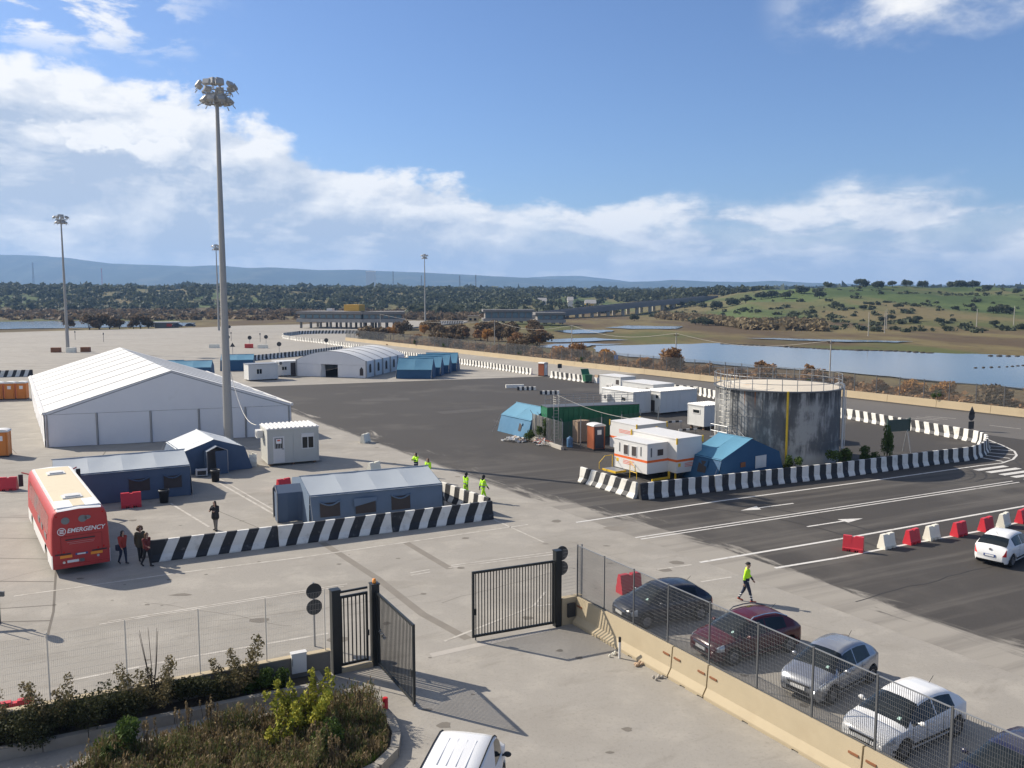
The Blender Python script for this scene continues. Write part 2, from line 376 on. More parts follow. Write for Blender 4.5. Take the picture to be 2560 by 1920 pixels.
# ---- mountains
RIDGE = [(-600,634),(0,638),(100,640),(200,648),(300,661),(400,664),(500,668),(560,665),(640,672),(700,671),(800,676),(900,675),(1000,680),(1100,684),(1200,689),(1300,695),(1400,699),(1500,704),(1560,706),(1640,703),(1690,699),(1760,704),(1850,706),(1910,703),(2000,708),(2200,712),(2560,713),(3200,712)]
def ridge_mesh(tab, ymid, name, seed):
    mb = MB(); n = 260; prof = [(0,0.02),(.2,.12),(.4,.35),(.6,.62),(.8,.86),(.92,.97),(1,1.0),(1.1,.9),(1.35,.5)]
    for j, (q, hh) in enumerate(prof):
        for i in range(n+1):
            px = -500 + 3600*i/n; x0 = (px-1280)/2150*ymid
            top = 13.3 + (735-lerp_tab(tab, px))/2150*ymid
            y = ymid - 1500*(1-q) + 250*fb(x0, seed, 900)
            z = 8 + (top-8)*hh
            z += (top*.10)*fb(x0+seed, y, 420)*(1 - abs(2*hh-1))*1.5 + (top*.03)*fb(x0, y+seed, 120)*min(1, 2*hh)*(.25 if q > .9 else 1)
            mb.v.append((x0, y, z))
    for j in range(len(prof)-1):
        for i in range(n):
            k = j*(n+1)+i; mb.f.append((k, k+1, k+n+2, k+n+1)); mb.m.append(0)
    return structure(mb.build(name, 'mountain', fix=False, smooth=True))
pm('mountain', (.040,.055,.035), .95, .5, .006, coord='World', spec=.05, stain=((.10,.10,.06), .7), st=(.52,.62), stscale=.004)
ridge_mesh(RIDGE, 6800, 'mountains', 3)
RIDGE2 = [(-500,720),(1150,716),(1250,704),(1330,694),(1390,690),(1450,691),(1520,699),(1600,706),(1700,712),(2600,716),(3200,716)]
ridge_mesh(RIDGE2, 8600, 'far_mountains', 11)

# ---- concrete apron, one slab
def wall_x(y): return 55.7 - (y-92.7)*.667
ap = [(-260,-60),(wall_x(-60)+.6,-60),(wall_x(248)+.6,248),(-45,330),(-25,400),(-20,432),(-80,432),(-92,379),(-115,365),(-124,346),(-142,329),(-165,313),(-178,299),(-260,212)]
cm = bpy.data.materials.new('apron_concrete'); cm.use_nodes = True; t = NT(cm.node_tree); b = t.n['Principled BSDF']
pos = t.node('ShaderNodeNewGeometry').outputs['Position']
na = t.noise(pos, .055, 5, .6); nb = t.noise(pos, .45, 6, .65); nc = t.noise(pos, 9.0, 4, .7); nd = t.noise(t.vmath('MULTIPLY', pos, (.4, 1, 1)), .18, 5, .6, .6)
c = t.mix(na, (.242,.225,.197), (.335,.313,.277))
c = t.mix(t.math('MULTIPLY', t.step(nb, .45, .70), .60), c, (.375,.348,.302))
nf = t.noise(t.comb(t.math('MULTIPLY', t.vmath('DOT_PRODUCT', pos, (.9,.43,0)), .3), t.vmath('DOT_PRODUCT', pos, (-.43,.9,0)), 0.0), .9, 7, .68, .4); c = t.mix(t.math('MULTIPLY', t.step(nf, .54, .70), .45), c, (.20,.182,.155))
c = t.mix(t.math('MULTIPLY', t.step(nd, .52, .70), .40), c, (.185,.166,.138))
c = t.mix(t.math('MULTIPLY', t.step(nc, .50, .75), .42), c, (.165,.147,.12))
ne = t.noise(pos, 28.0, 3, .7); c = t.mix(t.math('MULTIPLY', t.step(ne, .52, .72), .35), c, (.42,.385,.33))
t.put(b.inputs['Base Color'], c); b.inputs['Roughness'].default_value = .9; b.inputs['Specular IOR Level'].default_value = .2
bn = t.node('ShaderNodeBump'); bn.inputs['Strength'].default_value = .25; bn.inputs['Distance'].default_value = .02; t.put(bn.inputs['Height'], nc); t.l.new(bn.outputs[0], b.inputs['Normal'])
M['apron'] = cm
apron = structure(MB().prism(ap, -1.5, 0).build('concrete_apron', 'apron'))

# ---- asphalt: dark yard and older grey road beside the boundary wall
def asphalt(name, c0, c1, dustline):
    m = bpy.data.materials.new(name); m.use_nodes = True; t = NT(m.node_tree); b = t.n['Principled BSDF']
    pos = t.node('ShaderNodeNewGeometry').outputs['Position']
    n1 = t.noise(pos, .12, 5, .6); n2 = t.noise(pos, 12., 4, .75); n4 = t.noise(t.comb(t.math('MULTIPLY', t.vmath('DOT_PRODUCT', pos, (.537,-.844,0)), .22), t.vmath('DOT_PRODUCT', pos, (.844,.537,0)), 0.0), .62, 8, .70, .5)
    c = t.mix(n1, c0, c1); c = t.mix(t.math('MULTIPLY', t.step(n2, .50, .80), .45), c, tuple(x*1.9 for x in c1))
    if dustline:
        d = t.math('SUBTRACT', t.vmath('DOT_PRODUCT', pos, (.844,.537,0)), 1.05*.844+55.2*.537)   # metres from the concrete edge
        near = t.step(d, 5.0, .2)
        sx = t.node('ShaderNodeSeparateXYZ'); t.l.new(pos, sx.inputs[0])
        cam_side = t.step(sx.outputs[1], 62.0, 44.0)
        amt = t.math('ADD', t.math('MULTIPLY', near, t.math('ADD', .14, t.math('MULTIPLY', cam_side, .30))), 0.0)
        dust = t.step(t.math('ADD', n4, amt), .66, .80)
        edge = t.step(t.math('ADD', d, t.math('MULTIPLY', t.math('SUBTRACT', n4, .52), t.math('ADD', 1.6, t.math('MULTIPLY', cam_side, -9.0)))), .45, -.1)
        c = t.mix(t.math('MULTIPLY', t.math('MAXIMUM', dust, edge), .93), c, (.300,.277,.239))
        worn = t.step(t.noise(t.vmath('ADD', pos, (40,7,0)), .10, 5, .6), .52, .68)
        c = t.mix(t.math('MULTIPLY', worn, .45), c, (.115,.105,.092))
        lane = t.noise(t.comb(t.math('MULTIPLY', t.vmath('DOT_PRODUCT', pos, (.9,.435,0)), .06), t.vmath('DOT_PRODUCT', pos, (-.435,.9,0)), 0.0), .55, 6, .65); c = t.mix(t.math('MULTIPLY', t.math('MULTIPLY', t.step(lane, .46, .64), t.step(sx.outputs[1], 72.0, 60.0)), .5), c, (.135,.123,.108))
    t.put(b.inputs['Base Color'], c); b.inputs['Roughness'].default_value = .85; b.inputs['Specular IOR Level'].default_value = .25
    bn = t.node('ShaderNodeBump'); bn.inputs['Strength'].default_value = .3; bn.inputs['Distance'].default_value = .02; t.put(bn.inputs['Height'], n2); t.l.new(bn.outputs[0], b.inputs['Normal'])
    M[name] = m
asphalt('asphalt_dark', (.044,.040,.0365), (.064,.0585,.053), True)
asphalt('asphalt_old', (.095,.088,.080), (.14,.13,.118), False)
ex = lambda y: 1.05 + (55.2-y)*.636
yard = structure(MB().sheet([(x,y,.004) for x,y in [(-41.3,121.8),(ex(40),40),(ex(-30),-30),(137,-30),(22.2,143.5),(9,139.4),(4,138.5)][::1]]).build('asphalt_yard', 'asphalt_dark', fix=False))
road = structure(MB().sheet([(x,y,.008) for x,y in [(9.6,138.5),(37.2,92.6),(42,85.5),(46.5,78.5),(75,40),(118,-30),(135.5,-30),(20.5,143)]]).build('boundary_road', 'asphalt_old', fix=False))

# ---- painted lines, kept as thin sheets on the surface they are painted on
lm = bpy.data.materials.new('road_paint'); lm.use_nodes = True; t = NT(lm.node_tree); b = t.n['Principled BSDF']
pos = t.node('ShaderNodeNewGeometry').outputs['Position']
c = t.mix(t.step(t.noise(pos, 2.2, 6, .7), .52, .72), (.58,.56,.52), (.27,.25,.225)); t.put(b.inputs['Base Color'], c); b.inputs['Roughness'].default_value = .7; M['road_paint'] = lm
lm = bpy.data.materials.new('faded_paint'); lm.use_nodes = True; t = NT(lm.node_tree); b = t.n['Principled BSDF']
pos = t.node('ShaderNodeNewGeometry').outputs['Position']
c = t.mix(t.step(t.noise(pos, 1.6, 6, .75), .40, .62), (.47,.44,.39), (.33,.30,.255)); t.put(b.inputs['Base Color'], c); b.inputs['Roughness'].default_value = .8; M['faded_paint'] = lm
pm('joint_dark', (.13,.115,.097), .9, .25, 1.5, coord='World')
pm('tyre_mark', (.195,.175,.147), .9, .2, 1.5, coord='World')
def stripe(pts, wd, parent, z, mat='road_paint', name='painted_line'):
    mb = MB(); L = []
    for i, p in enumerate(pts):
        a = Vector(pts[max(0, i-1)]); c = Vector(pts[min(len(pts)-1, i+1)]); d = (c-a).normalized(); n = Vector((-d.y, d.x))*wd/2
        L.append((Vector(p)+n, Vector(p)-n))
    for (a, b_), (c, d) in zip(L, L[1:]): mb.sheet([(a.x,a.y,z),(b_.x,b_.y,z),(d.x,d.y,z),(c.x,c.y,z)])
    return mb.build(name, mat, parent, fix=False)
def flatpoly(pts, parent, z, mat='road_paint', name='painted_line'): return MB().sheet([(x,y,z) for x,y in pts]).build(name, mat, parent, fix=False)
Z1 = .010
stripe([(3.75,49.2),(13.43,54.45),(24.47,59.85),(36.5,66.0)], .17, yard, Z1)
stripe([(36.5,66.0),(38.7,66.95),(40.5,68.5),(41.85,70.3),(42.75,72.2),(43.3,74.8),(43.7,78.0)], .17, yard, Z1)
stripe([(6.76,46.04),(21.2,53.15),(35.78,60.39)], .13, yard, Z1); stripe([(7.03,45.75),(21.4,52.8),(36.03,60.02)], .13, yard, Z1)
stripe([(9.36,41.67),(18.42,46.04),(32.27,53.1),(52,63)], .20, yard, Z1)
stripe([(12.83,40.78),(16.53,42.43),(21.27,44.87),(26.48,47.42),(30.12,49.48),(50,60)], .19, yard, Z1)
flatpoly([(14.11,51.97),(15.46,52.24),(15.41,53.11)][::1], yard, Z1, name='lane_arrow'); stripe([(15.4,52.65),(17.98,53.82)], .15, yard, Z1, name='lane_arrow')
flatpoly([(20.90,50.11),(19.31,49.90),(19.68,49.18)], yard, Z1, name='lane_arrow'); stripe([(19.5,49.5),(16.96,48.28)], .15, yard, Z1, name='lane_arrow')
for a, b_ in [((35.19,64.2),(38.39,65.8)),((35.66,63.35),(38.9,64.95)),((36.17,62.5),(39.4,64.1)),((36.58,61.7),(39.9,63.3)),((37.0,60.8),(40.3,62.4))]: stripe([a, b_], .5, yard, Z1, name='crossing_bar')
for a, b_ in [((42.68,76.6),(43.55,76.1)),((41.84,74.8),(43.3,74.2)),((41.09,73.1),(42.75,72.3)),((40.14,71.5),(41.8,70.5)),((39.18,70.4),(40.5,68.9)),((38.28,69.4),(39.2,67.6))]: stripe([a, b_], .22, yard, Z1, name='hatch_bar')
for a, b_ in [((45.2,93.2),(47.6,91.3)),((44.0,92.6),(46.4,90.7)),((42.8,92),(45.2,90.1))]: stripe([a, b_], .16, road, .014, 'faded_paint')
stripe([(48.6,86.6),(50.4,84.2)], .16, road, .014, 'faded_paint')
for pts, wd in [([(-22.04,36.85),(-15.98,40.06),(-10.57,42.55),(.93,48.77)], .13), ([(-16.5,33.9),(-9.85,37.38),(-7.6,38.48)], .10), ([(-16.7,33.6),(-10.0,37.05),(-7.7,38.15)], .10),
    ([(-15.3,28.5),(-11.8,30.5),(-7.25,32.67)], .14), ([(-23,60.9),(-21.75,61.22),(-13.06,49.18)], .16), ([(-21.4,61.5),(-12.75,49.35)], .12), ([(-21.81,53.82),(-17.41,48.28)], .14),
    ([(-4.87,40.06),(-4.0,40.57)], .10), ([(-4.8,39.7),(-3.93,40.2)], .10), ([(7.05,40.57),(8.87,41.32)], .14), ([(8.79,38.77),(10.37,39.45)], .13), ([(-3.0,41.2),(2.04,43.36)], .10), ([(-3.1,40.85),(2.1,43.02)], .10),
    ([(1.7,45.2),(-2.9,52.9)], .10), ([(-2.6,31.9),(.9,35.6),(1.5,37.4)], .12), ([(.9,35.6),(3.4,36.4)], .10)]: stripe(pts, wd, apron, .006, 'faded_paint')
for pts in [[(-10.19,45.09),(-6.33,39.25),(-3.73,34.72),(-1.7,32.13)], [(-5.68,45.09),(-3.0,40.68)]]: stripe(pts, .38, apron, .003, 'tyre_mark', 'tyre_track')
for pts, wd in [([(-34.5,72),(-30.6,60.5),(-25.5,47.2),(-19.3,35.0),(-18.2,32.5)], .10), ([(-40,69.5),(-33.5,69.8)], .06), ([(-40,56),(-29,57)], .06), ([(-36,50.6),(-26.6,50.2)], .06), ([(-32,46.2),(-24.9,45.8)], .07), ([(-30,42.6),(-23.1,42.2)], .07), ([(-26,38.9),(-21.3,38.8)], .08), ([(-25,33.6),(-18.9,34.0)], .10), ([(-22,35.3),(-19.6,35.8)], .08), ([(-60,96),(-41.5,71)], .06), ([(-13.5,47.0),(-18.5,52.3)], .05), ([(-150,190),(30,160)], .1)]: stripe(pts, wd, apron, .0035, 'joint_dark', 'expansion_joint')
for x, y, r in [(5.9,47.9,.62),(-6.9,58.2,.42)]:
    flatpoly([(x+r*cos(a)*(1+.25*sin(3*a)), y+r*.75*sin(a)) for a in [2*pi*i/14 for i in range(14)]], apron, .0045, 'tyre_mark', 'oil_stain')

# ---- wear on the paving: cracks, repair patches, skid marks
random.seed(77)
def crack(p, q, parent, z, mat, wd=.025, k=14, wob=.35):
    p, q = Vector(p), Vector(q); d = (q-p); n = Vector((-d.y, d.x)).normalized(); off = 0; pts = []
    for i in range(k+1): off += random.uniform(-1,1)*wob*d.length/k; pts.append(tuple(p + d*i/k + n*off*.6))
    stripe(pts, wd, parent, z, mat, 'crack')
pm('crack_dark', (.16,.143,.12), .95, .2, 2, coord='World'); pm('crack_seal', (.028,.026,.025), .7, .2, 2, coord='World'); pm('repair_patch', (.062,.056,.050), .85, .2, 1.5, coord='World'); pm('skid', (.034,.031,.028), .8, .2, 2, coord='World')
for p, q in [((-12,34),(-4,37.2)),((-20,44.5),(-24.5,37)),((-3,36),(3,41)),((-16,36),(-9,33.2)),((6.5,41),(2.5,46.5)),((-30,66),(-22,70)),((13.2,32),(9.6,36.6)),((-15,57),(-9,66)),((-45,92),(-60,84)),((-70,150),(-30,165)),((-90,170),(-50,205))]: crack(p, q, apron, .0032, 'crack_dark', random.uniform(.012,.025))
for p, q in [((8,52),(22,57.5)),((15,36),(30,44)),((-10,80),(15,126)),((20,47.5),(36,55)),((-18,92),(2,104)),((24,34),(40,38))]: crack(p, q, yard, .0085, 'crack_seal', random.uniform(.03,.06), 18)
for x, y, a, b_, rz in [(-6,97,5,2.2,.5),(12,48.6,2.4,1.1,.45),(30,58.0,3.2,1.0,.45),(26,36,4,1.6,.5),(-16,108,6,2.5,.2),(3,88,2.2,3,.5)]:
    c_, s_ = cos(rz), sin(rz); flatpoly([(x+c_*u-s_*v, y+s_*u+c_*v) for u, v in ((-a/2,-b_/2),(a/2,-b_/2),(a/2,b_/2),(-a/2,b_/2))], yard, .0078, 'repair_patch', 'repair_patch')
for cx, cy, r0, a0, a1 in [(31,70,9.5,-1.3,-.2),(31.3,70.2,11.0,-1.25,-.25),(6,40,14,.3,1.2),(6.4,40.3,15.6,.3,1.15),(-30,96,30,-.5,.25)]:
    stripe([(cx+r0*cos(a0+(a1-a0)*i/16), cy+r0*sin(a0+(a1-a0)*i/16)) for i in range(17)], .16, yard, .0082, 'skid', 'skid_mark')
drip = MB(); random.seed(91)
for i in range(150):
    y = random.uniform(22, 75); x = random.uniform(-.55, .45)*y; r = random.uniform(.04,.20)*(1 if random.random() < .85 else 2.2)
    if x > ex(y)-.5: continue
    k = 9; a0 = random.uniform(0, 6); e = random.uniform(.4, 1.); drip.sheet([(x+r*cos(2*pi*j/k)*random.uniform(.7,1.3), y+r*e*sin(2*pi*j/k)*random.uniform(.7,1.3), .0049) for j in range(k)])
tag(drip.build('oil_drips', 'crack_dark', apron, fix=False), kind='stuff')
# ---- ponds
wm = bpy.data.materials.new('pond_water'); wm.use_nodes = True; t = NT(wm.node_tree); b = t.n['Principled BSDF']
b.inputs['Base Color'].default_value = (.035,.05,.055,1); b.inputs['Roughness'].default_value = .10; b.inputs['IOR'].default_value = 1.33
pos = t.node('ShaderNodeNewGeometry').outputs['Position']
bn = t.node('ShaderNodeBump'); bn.inputs['Strength'].default_value = .05; bn.inputs['Distance'].default_value = .05; t.put(bn.inputs['Height'], t.noise(pos, 1.2, 3)); t.l.new(bn.outputs[0], b.inputs['Normal']); M['water'] = wm
def pond(pts, name='pond', z=-.30, jit=1.2):
    out = []; n = len(pts)
    for i in range(n):
        a, c = Vector(pts[i]), Vector(pts[(i+1)%n]); k = max(2, int((c-a).length/4))
        for q in range(k):
            p = a.lerp(c, q/k); j = jit*min(1, (c-a).length/12); out.append((p.x + j*1.2*fb(p.x, p.y, 7), p.y + j*3*fb(p.y, p.x, 8), z))
    return structure(MB().sheet(out).build(name, 'water', fix=False))
pond([(22,226),(32,231),(40,234),(58,238),(69,226),(79,212),(93,206),(99,198),(113,190),(150,176),(150,95),(100,92),(76,116),(71,129),(64,139),(59,150),(49,158),(40,166),(33,178),(25,190),(20,205)])
pond([(2,250),(7,256),(15,264),(25,268),(35,257),(24,248),(14,244)]); pond([(16,322),(28,332),(38,322),(29,301),(21,297)]); pond([(38,352),(51,374),(72,364),(66,341),(47,338)])
pond([(6,222),(12,236),(20,240),(31,236),(22,229),(14,215)]); pond([(-330,430),(-251,424),(-232,441),(-206,441),(-150,410),(-140,366),(-175,350),(-201,338),(-300,330)]); pond([(-262,476),(-246,499),(-234,526),(-190,505),(-220,478),(-243,461)], jit=2)
pond([(72,268),(92,262),(116,250),(108,243),(90,250)]); pond([(-340,560),(-250,575),(-240,560),(-320,545)], jit=2)
# ---- stony spits and islets in the big pond
pm('mud', (.055,.042,.03), .9, .3, .8, coord='World')
def spit(pts, wd):
    mb = MB()
    for i in range(len(pts)-1):
        a, c = Vector(pts[i]), Vector(pts[i+1]); n = max(2, int((c-a).length/1.6))
        for q in range(n):
            p = a.lerp(c, q/n); s_ = wd*random.uniform(.5, 1.1)
            mb.ball((p.x, p.y, -.3), s_*1.2, s_, .22*random.uniform(.6, 1.2), 7, 4)
    return structure(mb.build('mud_spit', 'mud', fix=False, smooth=True))
spit([(58,236),(70,224),(80,211),(92,206),(98,198)], 1.1); spit([(101,166),(93,161),(84,158)], .35); spit([(120,170),(101,166.5)], 1.0); spit([(118,187),(104,190)], .7)
# ================================================================== CONCRETE BARRIERS
STR = .56; BH = 1.06
PROF = [(.30,0),(.30,.07),(.155,.34),(.085,BH-.02),(.075,BH)]
def barrier_mesh(L, first, slant=.22, name='barrier'):
    prof = PROF + [(-y, z) for y, z in PROF[::-1]]; n = len(prof); mb = MB(); k = max(1, round(L/STR)); st = L/k
    jit = [0]+[random.uniform(-.05,.05) for _ in range(k-1)]+[0]
    cuts = [[min(L, max(0, i*st + jit[i] + (slant*(z/BH-.5) if 0 < i < k else 0))) for (y, z) in prof] for i in range(k+1)]
    for i in range(k+1):
        for j, (y, z) in enumerate(prof): mb.v.append((cuts[i][j], y, z))
    for i in range(k):
        mi = (i+first) % 2
        for j in range(n-1): mb.f.append((i*n+j, (i+1)*n+j, (i+1)*n+j+1, i*n+j+1)); mb.m.append(mi)
    mb.f.append(tuple(range(n))); mb.m.append(first % 2); mb.f.append(tuple(range(k*n, k*n+n))[::-1]); mb.m.append((k-1+first) % 2)
    return mb.mesh(name, ['black_paint', 'barrier_white'])
BM = {}
def barrier_row(pts, L, label, group, first=0, gap=.03, slant=.36):
    """lay whole units end to end along a polyline; label is a function of the index"""
    segs = [(Vector(a), Vector(b)) for a, b in zip(pts, pts[1:])]; k = 0; par = first
    for a, b in segs:
        d = (b-a).length; n = max(1, round(d/L)); u = d/n
        for i in range(n):
            p = a.lerp(b, i/n); ang = atan2((b-a).y, (b-a).x); ns = max(1, round((u-gap)/STR))
            key = (round(u, 2), par % 2, slant, k % 3)
            if key not in BM: BM[key] = barrier_mesh(u-gap, par, slant)
            o = link('concrete_barrier', BM[key], None, (p.x+random.uniform(-.03,.03), p.y+random.uniform(-.03,.03), .004), ang+random.uniform(-.007,.007)); tag(o, label(k), 'barrier', group)
            k += 1; par += ns
    return k
def ordlab(txt): return lambda k: txt % ORD[k]
barrier_row([(-18.05,41.85),(-1.15,50.15)], 6.2, ordlab('long striped concrete barrier before the blue-grey tent, %s from the bus'), 'front barrier row', 0, slant=.50)
barrier_row([(-4.55,55.4),(-2.9,53.0),(-1.35,50.9)], 2.7, ordlab('short striped barrier running back beside the blue-grey tent, %s from its corner'), 'short barriers by the tent', 1, slant=.05)
barrier_row([(4.92,60.3),(8.15,55.15)], 6.1, lambda k: 'striped concrete barrier at left end of the tank island, bright white in sun', 'tank island barriers', 1)
barrier_row([(8.3,54.9),(19.15,59.85),(24.1,61.95),(32.4,66.25),(37.1,68.5)], 6.1, ordlab('striped barrier on road side of the tank island, %s from the left corner'), 'tank island barriers', 0, slant=.10)
barrier_row([(37.1,68.5),(38.9,70.2),(40.4,72.2),(41.5,74.2),(41.9,76.2),(41.3,78.3)], 2.0, ordlab('short striped barrier rounding the island tip, %s from the road side'), 'island tip barriers', 1, slant=.05)
barrier_row([(41.3,78.3),(38.6,85.0),(36.3,90.7),(26.0,108.8),(24.7,113.3),(20.0,118.5)], 6.1, ordlab('striped barrier on far side of the tank island, %s from the tip'), 'far island barriers', 1)
barrier_row([(11.3,129),(6.3,136.9)], 6.1, ordlab('striped barrier between far toilet and green bin, %s from the bin'), 'barriers by far toilet', 0)
barrier_row([(3.3,141.5),(-10.4,164.4),(-22.7,183),(-36.9,209),(-52.2,234),(-62,247)], 6.2, ordlab('striped barrier of the long far line, %s beyond the far toilet'), 'far barrier line', 1)
barrier_row([(-62,247),(-68.5,258),(-72.5,272),(-71,286),(-66,291),(-57.5,291.5),(-45,292)], 6.2, ordlab('striped barrier round the far road bend, %s along from the long line'), 'far bend barriers', 0)
barrier_row([(-52.5,171.5),(-46,186),(-40,203)], 6.2, ordlab('striped barrier behind the arched tent, %s from the left'), 'barriers behind arched tent', 0)
barrier_row([(-90,135),(-78,139.5)], 6.2, ordlab('striped barrier behind the orange toilets, %s from the left'), 'barriers behind orange toilets', 1)
barrier_row([(-36.6,148),(-32.5,159)], 5.6, ordlab('striped barrier between far cabins and arched tent, %s from the cabins'), 'barriers by far cabins', 0)
barrier_row([(-38,388),(-22,392)], 6.2, ordlab('striped barrier at the far checkpoint, %s from the left'), 'checkpoint barriers', 0)

# low kerb blocks on the dark yard
for i, (x, y, rz, lab) in enumerate([(.4,122,.15,'low white kerb block lying on the dark yard, leftmost of three'), (2.0,119,.1,'low striped kerb block on the dark yard, middle of three'), (5.0,114,.05,'low striped kerb block on the yard behind the green container')]):
    mb = MB(); k = 8; L = 2.6
    for j in range(k): mb.prism_x([(-.3,0),(.3,0),(.22,.45),(-.22,.45)], -L/2+L*j/k, -L/2+L*(j+1)/k, (j % 2) if i else 1)
    tag(mb.build('kerb_block', ['black_paint', 'barrier_white'], None, (x, y, .004), rz), lab, 'kerb block', 'low kerb blocks')

# ================================================================== PLASTIC BARRIERS
def plastic_mesh(mat):
    mb = MB()
    for x0, x1 in ((-.5,-.08),(-.08,.08),(.08,.5)):
        top = .80 if x0 != -.08 else .75
        yb, yt = (.22, .095)
        mb.prism_x([(-.25,.10),(-.25,.17),(-yb,.22),(-yt,top),(yt,top),(yb,.22),(.25,.17),(.25,.10)], x0, x1)
    for x0, x1 in ((-.5,-.28),(-.1,.1),(.28,.5)): mb.box(x0, x1, -.25, .25, 0, .10)
    for x in (-.42,-.2,.2,.42): mb.box(x-.02, x+.02, -.255, .255, .02, .18)
    me = mb.mesh('plastic_barrier', mat); return me
PB = {'r': plastic_mesh('plastic_red'), 'w': plastic_mesh('plastic_white')}
def plastic(c, x, y, rz, lab, s=1.0, grp='plastic road barriers', z=.005):
    o = link('plastic_barrier', PB[c], None, (x, y, z), rz+random.uniform(-.1,.1)); o.scale = (s, s, s); tag(o, lab, 'barrier', grp)
plastic('r',17.75,43.6,-.62,'red plastic barrier nearest the walking guard, skewed to the row',1.00)
plastic('w',19.75,44.2,.62,'white plastic barrier, leftmost white one of the row',0.96)
plastic('r',21.45,45.0,.62,'red plastic barrier between the two left white ones of the row',0.96)
plastic('w',22.9,45.8,.62,'white plastic barrier, second white one of the row',0.96)
plastic('r',24.75,46.5,.62,'red plastic barrier, left of the pair behind the parked white hatchback',0.96)
plastic('r',26.8,47.5,.62,'red plastic barrier, right of the pair behind the parked white hatchback',0.96)
plastic('w',28.3,48.4,.62,'white plastic barrier, rightmost white one of the row',0.96)
plastic('r',29.9,49.3,.62,'red plastic barrier cut by the right edge of the picture',0.96)
plastic('r',-34.35,57.6,.35,'bright red plastic barrier on its own left of the bus',1.12)
plastic('r',-23.9,52.9,.42,'red plastic barrier in shade between bus and blue-grey tent',1.16)
plastic('r',-15.6,57.7,.9,'red plastic barrier peeping out behind the front blue-grey tent',0.96)
plastic('w',-13.2,76.5,1.15,'white plastic barrier alone at the edge of the dark yard',1.00)
plastic('w',-10.3,63.2,1.0,'white plastic barrier alone behind the front blue-grey tent',1.04)
plastic('r',5.25,37.4,.5,'red plastic barrier behind the mesh fence beside the dark car',1.08)
plastic('r',-15.35,25.35,.5,'pale red plastic barrier behind the bushes at the left edge',1.04)

# ================================================================== HIGH MASTS
def mast(loc, lab, rot=0., Hm=30.0):
    t = thing('high_mast', lab, 'lamp post', loc, rot, 'high floodlight masts')
    if 'mast' not in BM:
        mb = MB(); mb.lathe([(0,0),(.55,0),(.55,.05),(.42,.06),(.40,.5),(.15,Hm-1.0),(.15,Hm+.4),(0,Hm+.4)], 16); BM['mast'] = mb.mesh('pole', 'mast_steel', smooth=False)
        hd = MB()
        for zz_, rr in ((Hm-.75,.85),(Hm+.10,1.15)):
            for i in range(16):
                a, c = 2*pi*i/16, 2*pi*(i+1)/16; hd.bar((rr*cos(a),rr*sin(a),zz_), (rr*cos(c),rr*sin(c),zz_), .09)
            for i in range(6): a = 2*pi*i/6; hd.bar((.1*cos(a),.1*sin(a),zz_-.1), (rr*cos(a),rr*sin(a),zz_), .06)
        for i in range(8): a = 2*pi*i/8; hd.bar((.85*cos(a),.85*sin(a),Hm-.75), (1.15*cos(a),1.15*sin(a),Hm+.1), .05)
        for i in range(8): a = 2*pi*(i+.5)/8; hd.box(.62*cos(a)-.16, .62*cos(a)+.16, .62*sin(a)-.16, .62*sin(a)+.16, Hm-.45, Hm-.05)
        BM['mast_head'] = hd.mesh('head_frame', 'lamp_grey')
        fl = MB(); fl.box(-.30,.30,-.10,.10,-.24,.24); fl.box(-.26,.26,.10,.19,-.2,.2); fl.box(-.28,.28,-.115,-.10,-.22,.22,1); fl.bar((0,.1,-.3),(0,.1,-.62),.06)
        BM['flood'] = fl.mesh('floodlight', ['lamp_grey', 'lamp_grey'])
    link('pole', BM['mast'], t); link('head_frame', BM['mast_head'], t)
    for tier, (zz_, rr, n, off, tilt) in enumerate(((Hm-.55,1.15,9,.2,-.75),(Hm+.65,1.5,9,.0,-.6),(Hm+1.0,.45,4,.4,-.1))):
        for i in range(n):
            a = 2*pi*(i+off)/n; o = link('floodlight', BM['flood'], t, (rr*cos(a), rr*sin(a), zz_)); o.rotation_euler = (tilt*(1 + .25*sin(5*i)), 0, a+pi/2)
    return t
pm('mast_steel', (.33,.32,.30), .55, .08, 2, metal=.15)
mast((-24.78,74.28,0), 'tallest near grey steel floodlight mast rising behind the container office', .3)
m2 = mast((-102.4,198,0), 'grey steel floodlight mast far left on the empty apron', 1.1)
mast((-107.7,316.3,0), 'distant floodlight mast seen just left of the tall near mast', .7)
mast((-39.5,392,0), 'distant floodlight mast beside the far checkpoint building', .2)
for x, y, mt, lab in ((-104.6,197,'rust','rust-red ballast block left of the far left mast foot'), (-100.9,196.6,'plastic_white','white ballast block right of the far left mast foot'), (-98.6,198.6,'rust','rust-red ballast block at the right of the far left mast')):
    tag(MB().prism_x([(-.6,0),(.6,0),(.5,1.1),(-.5,1.1)], -1.0, 1.0).build('ballast_block', mt, None, (x, y, 0), .2), lab, 'block')
mb = MB(); pts = [Vector((-24.4,74.2,6.6)).lerp(Vector((-20.4,67.9,2.9)), i/10) - Vector((0,0,1.3*sin(pi*i/10))) for i in range(11)]
tag(mb.path(pts, .025, 5).build('cable', 'wire_pale'), 'pale cable slung from the near mast to the container office', 'cable')

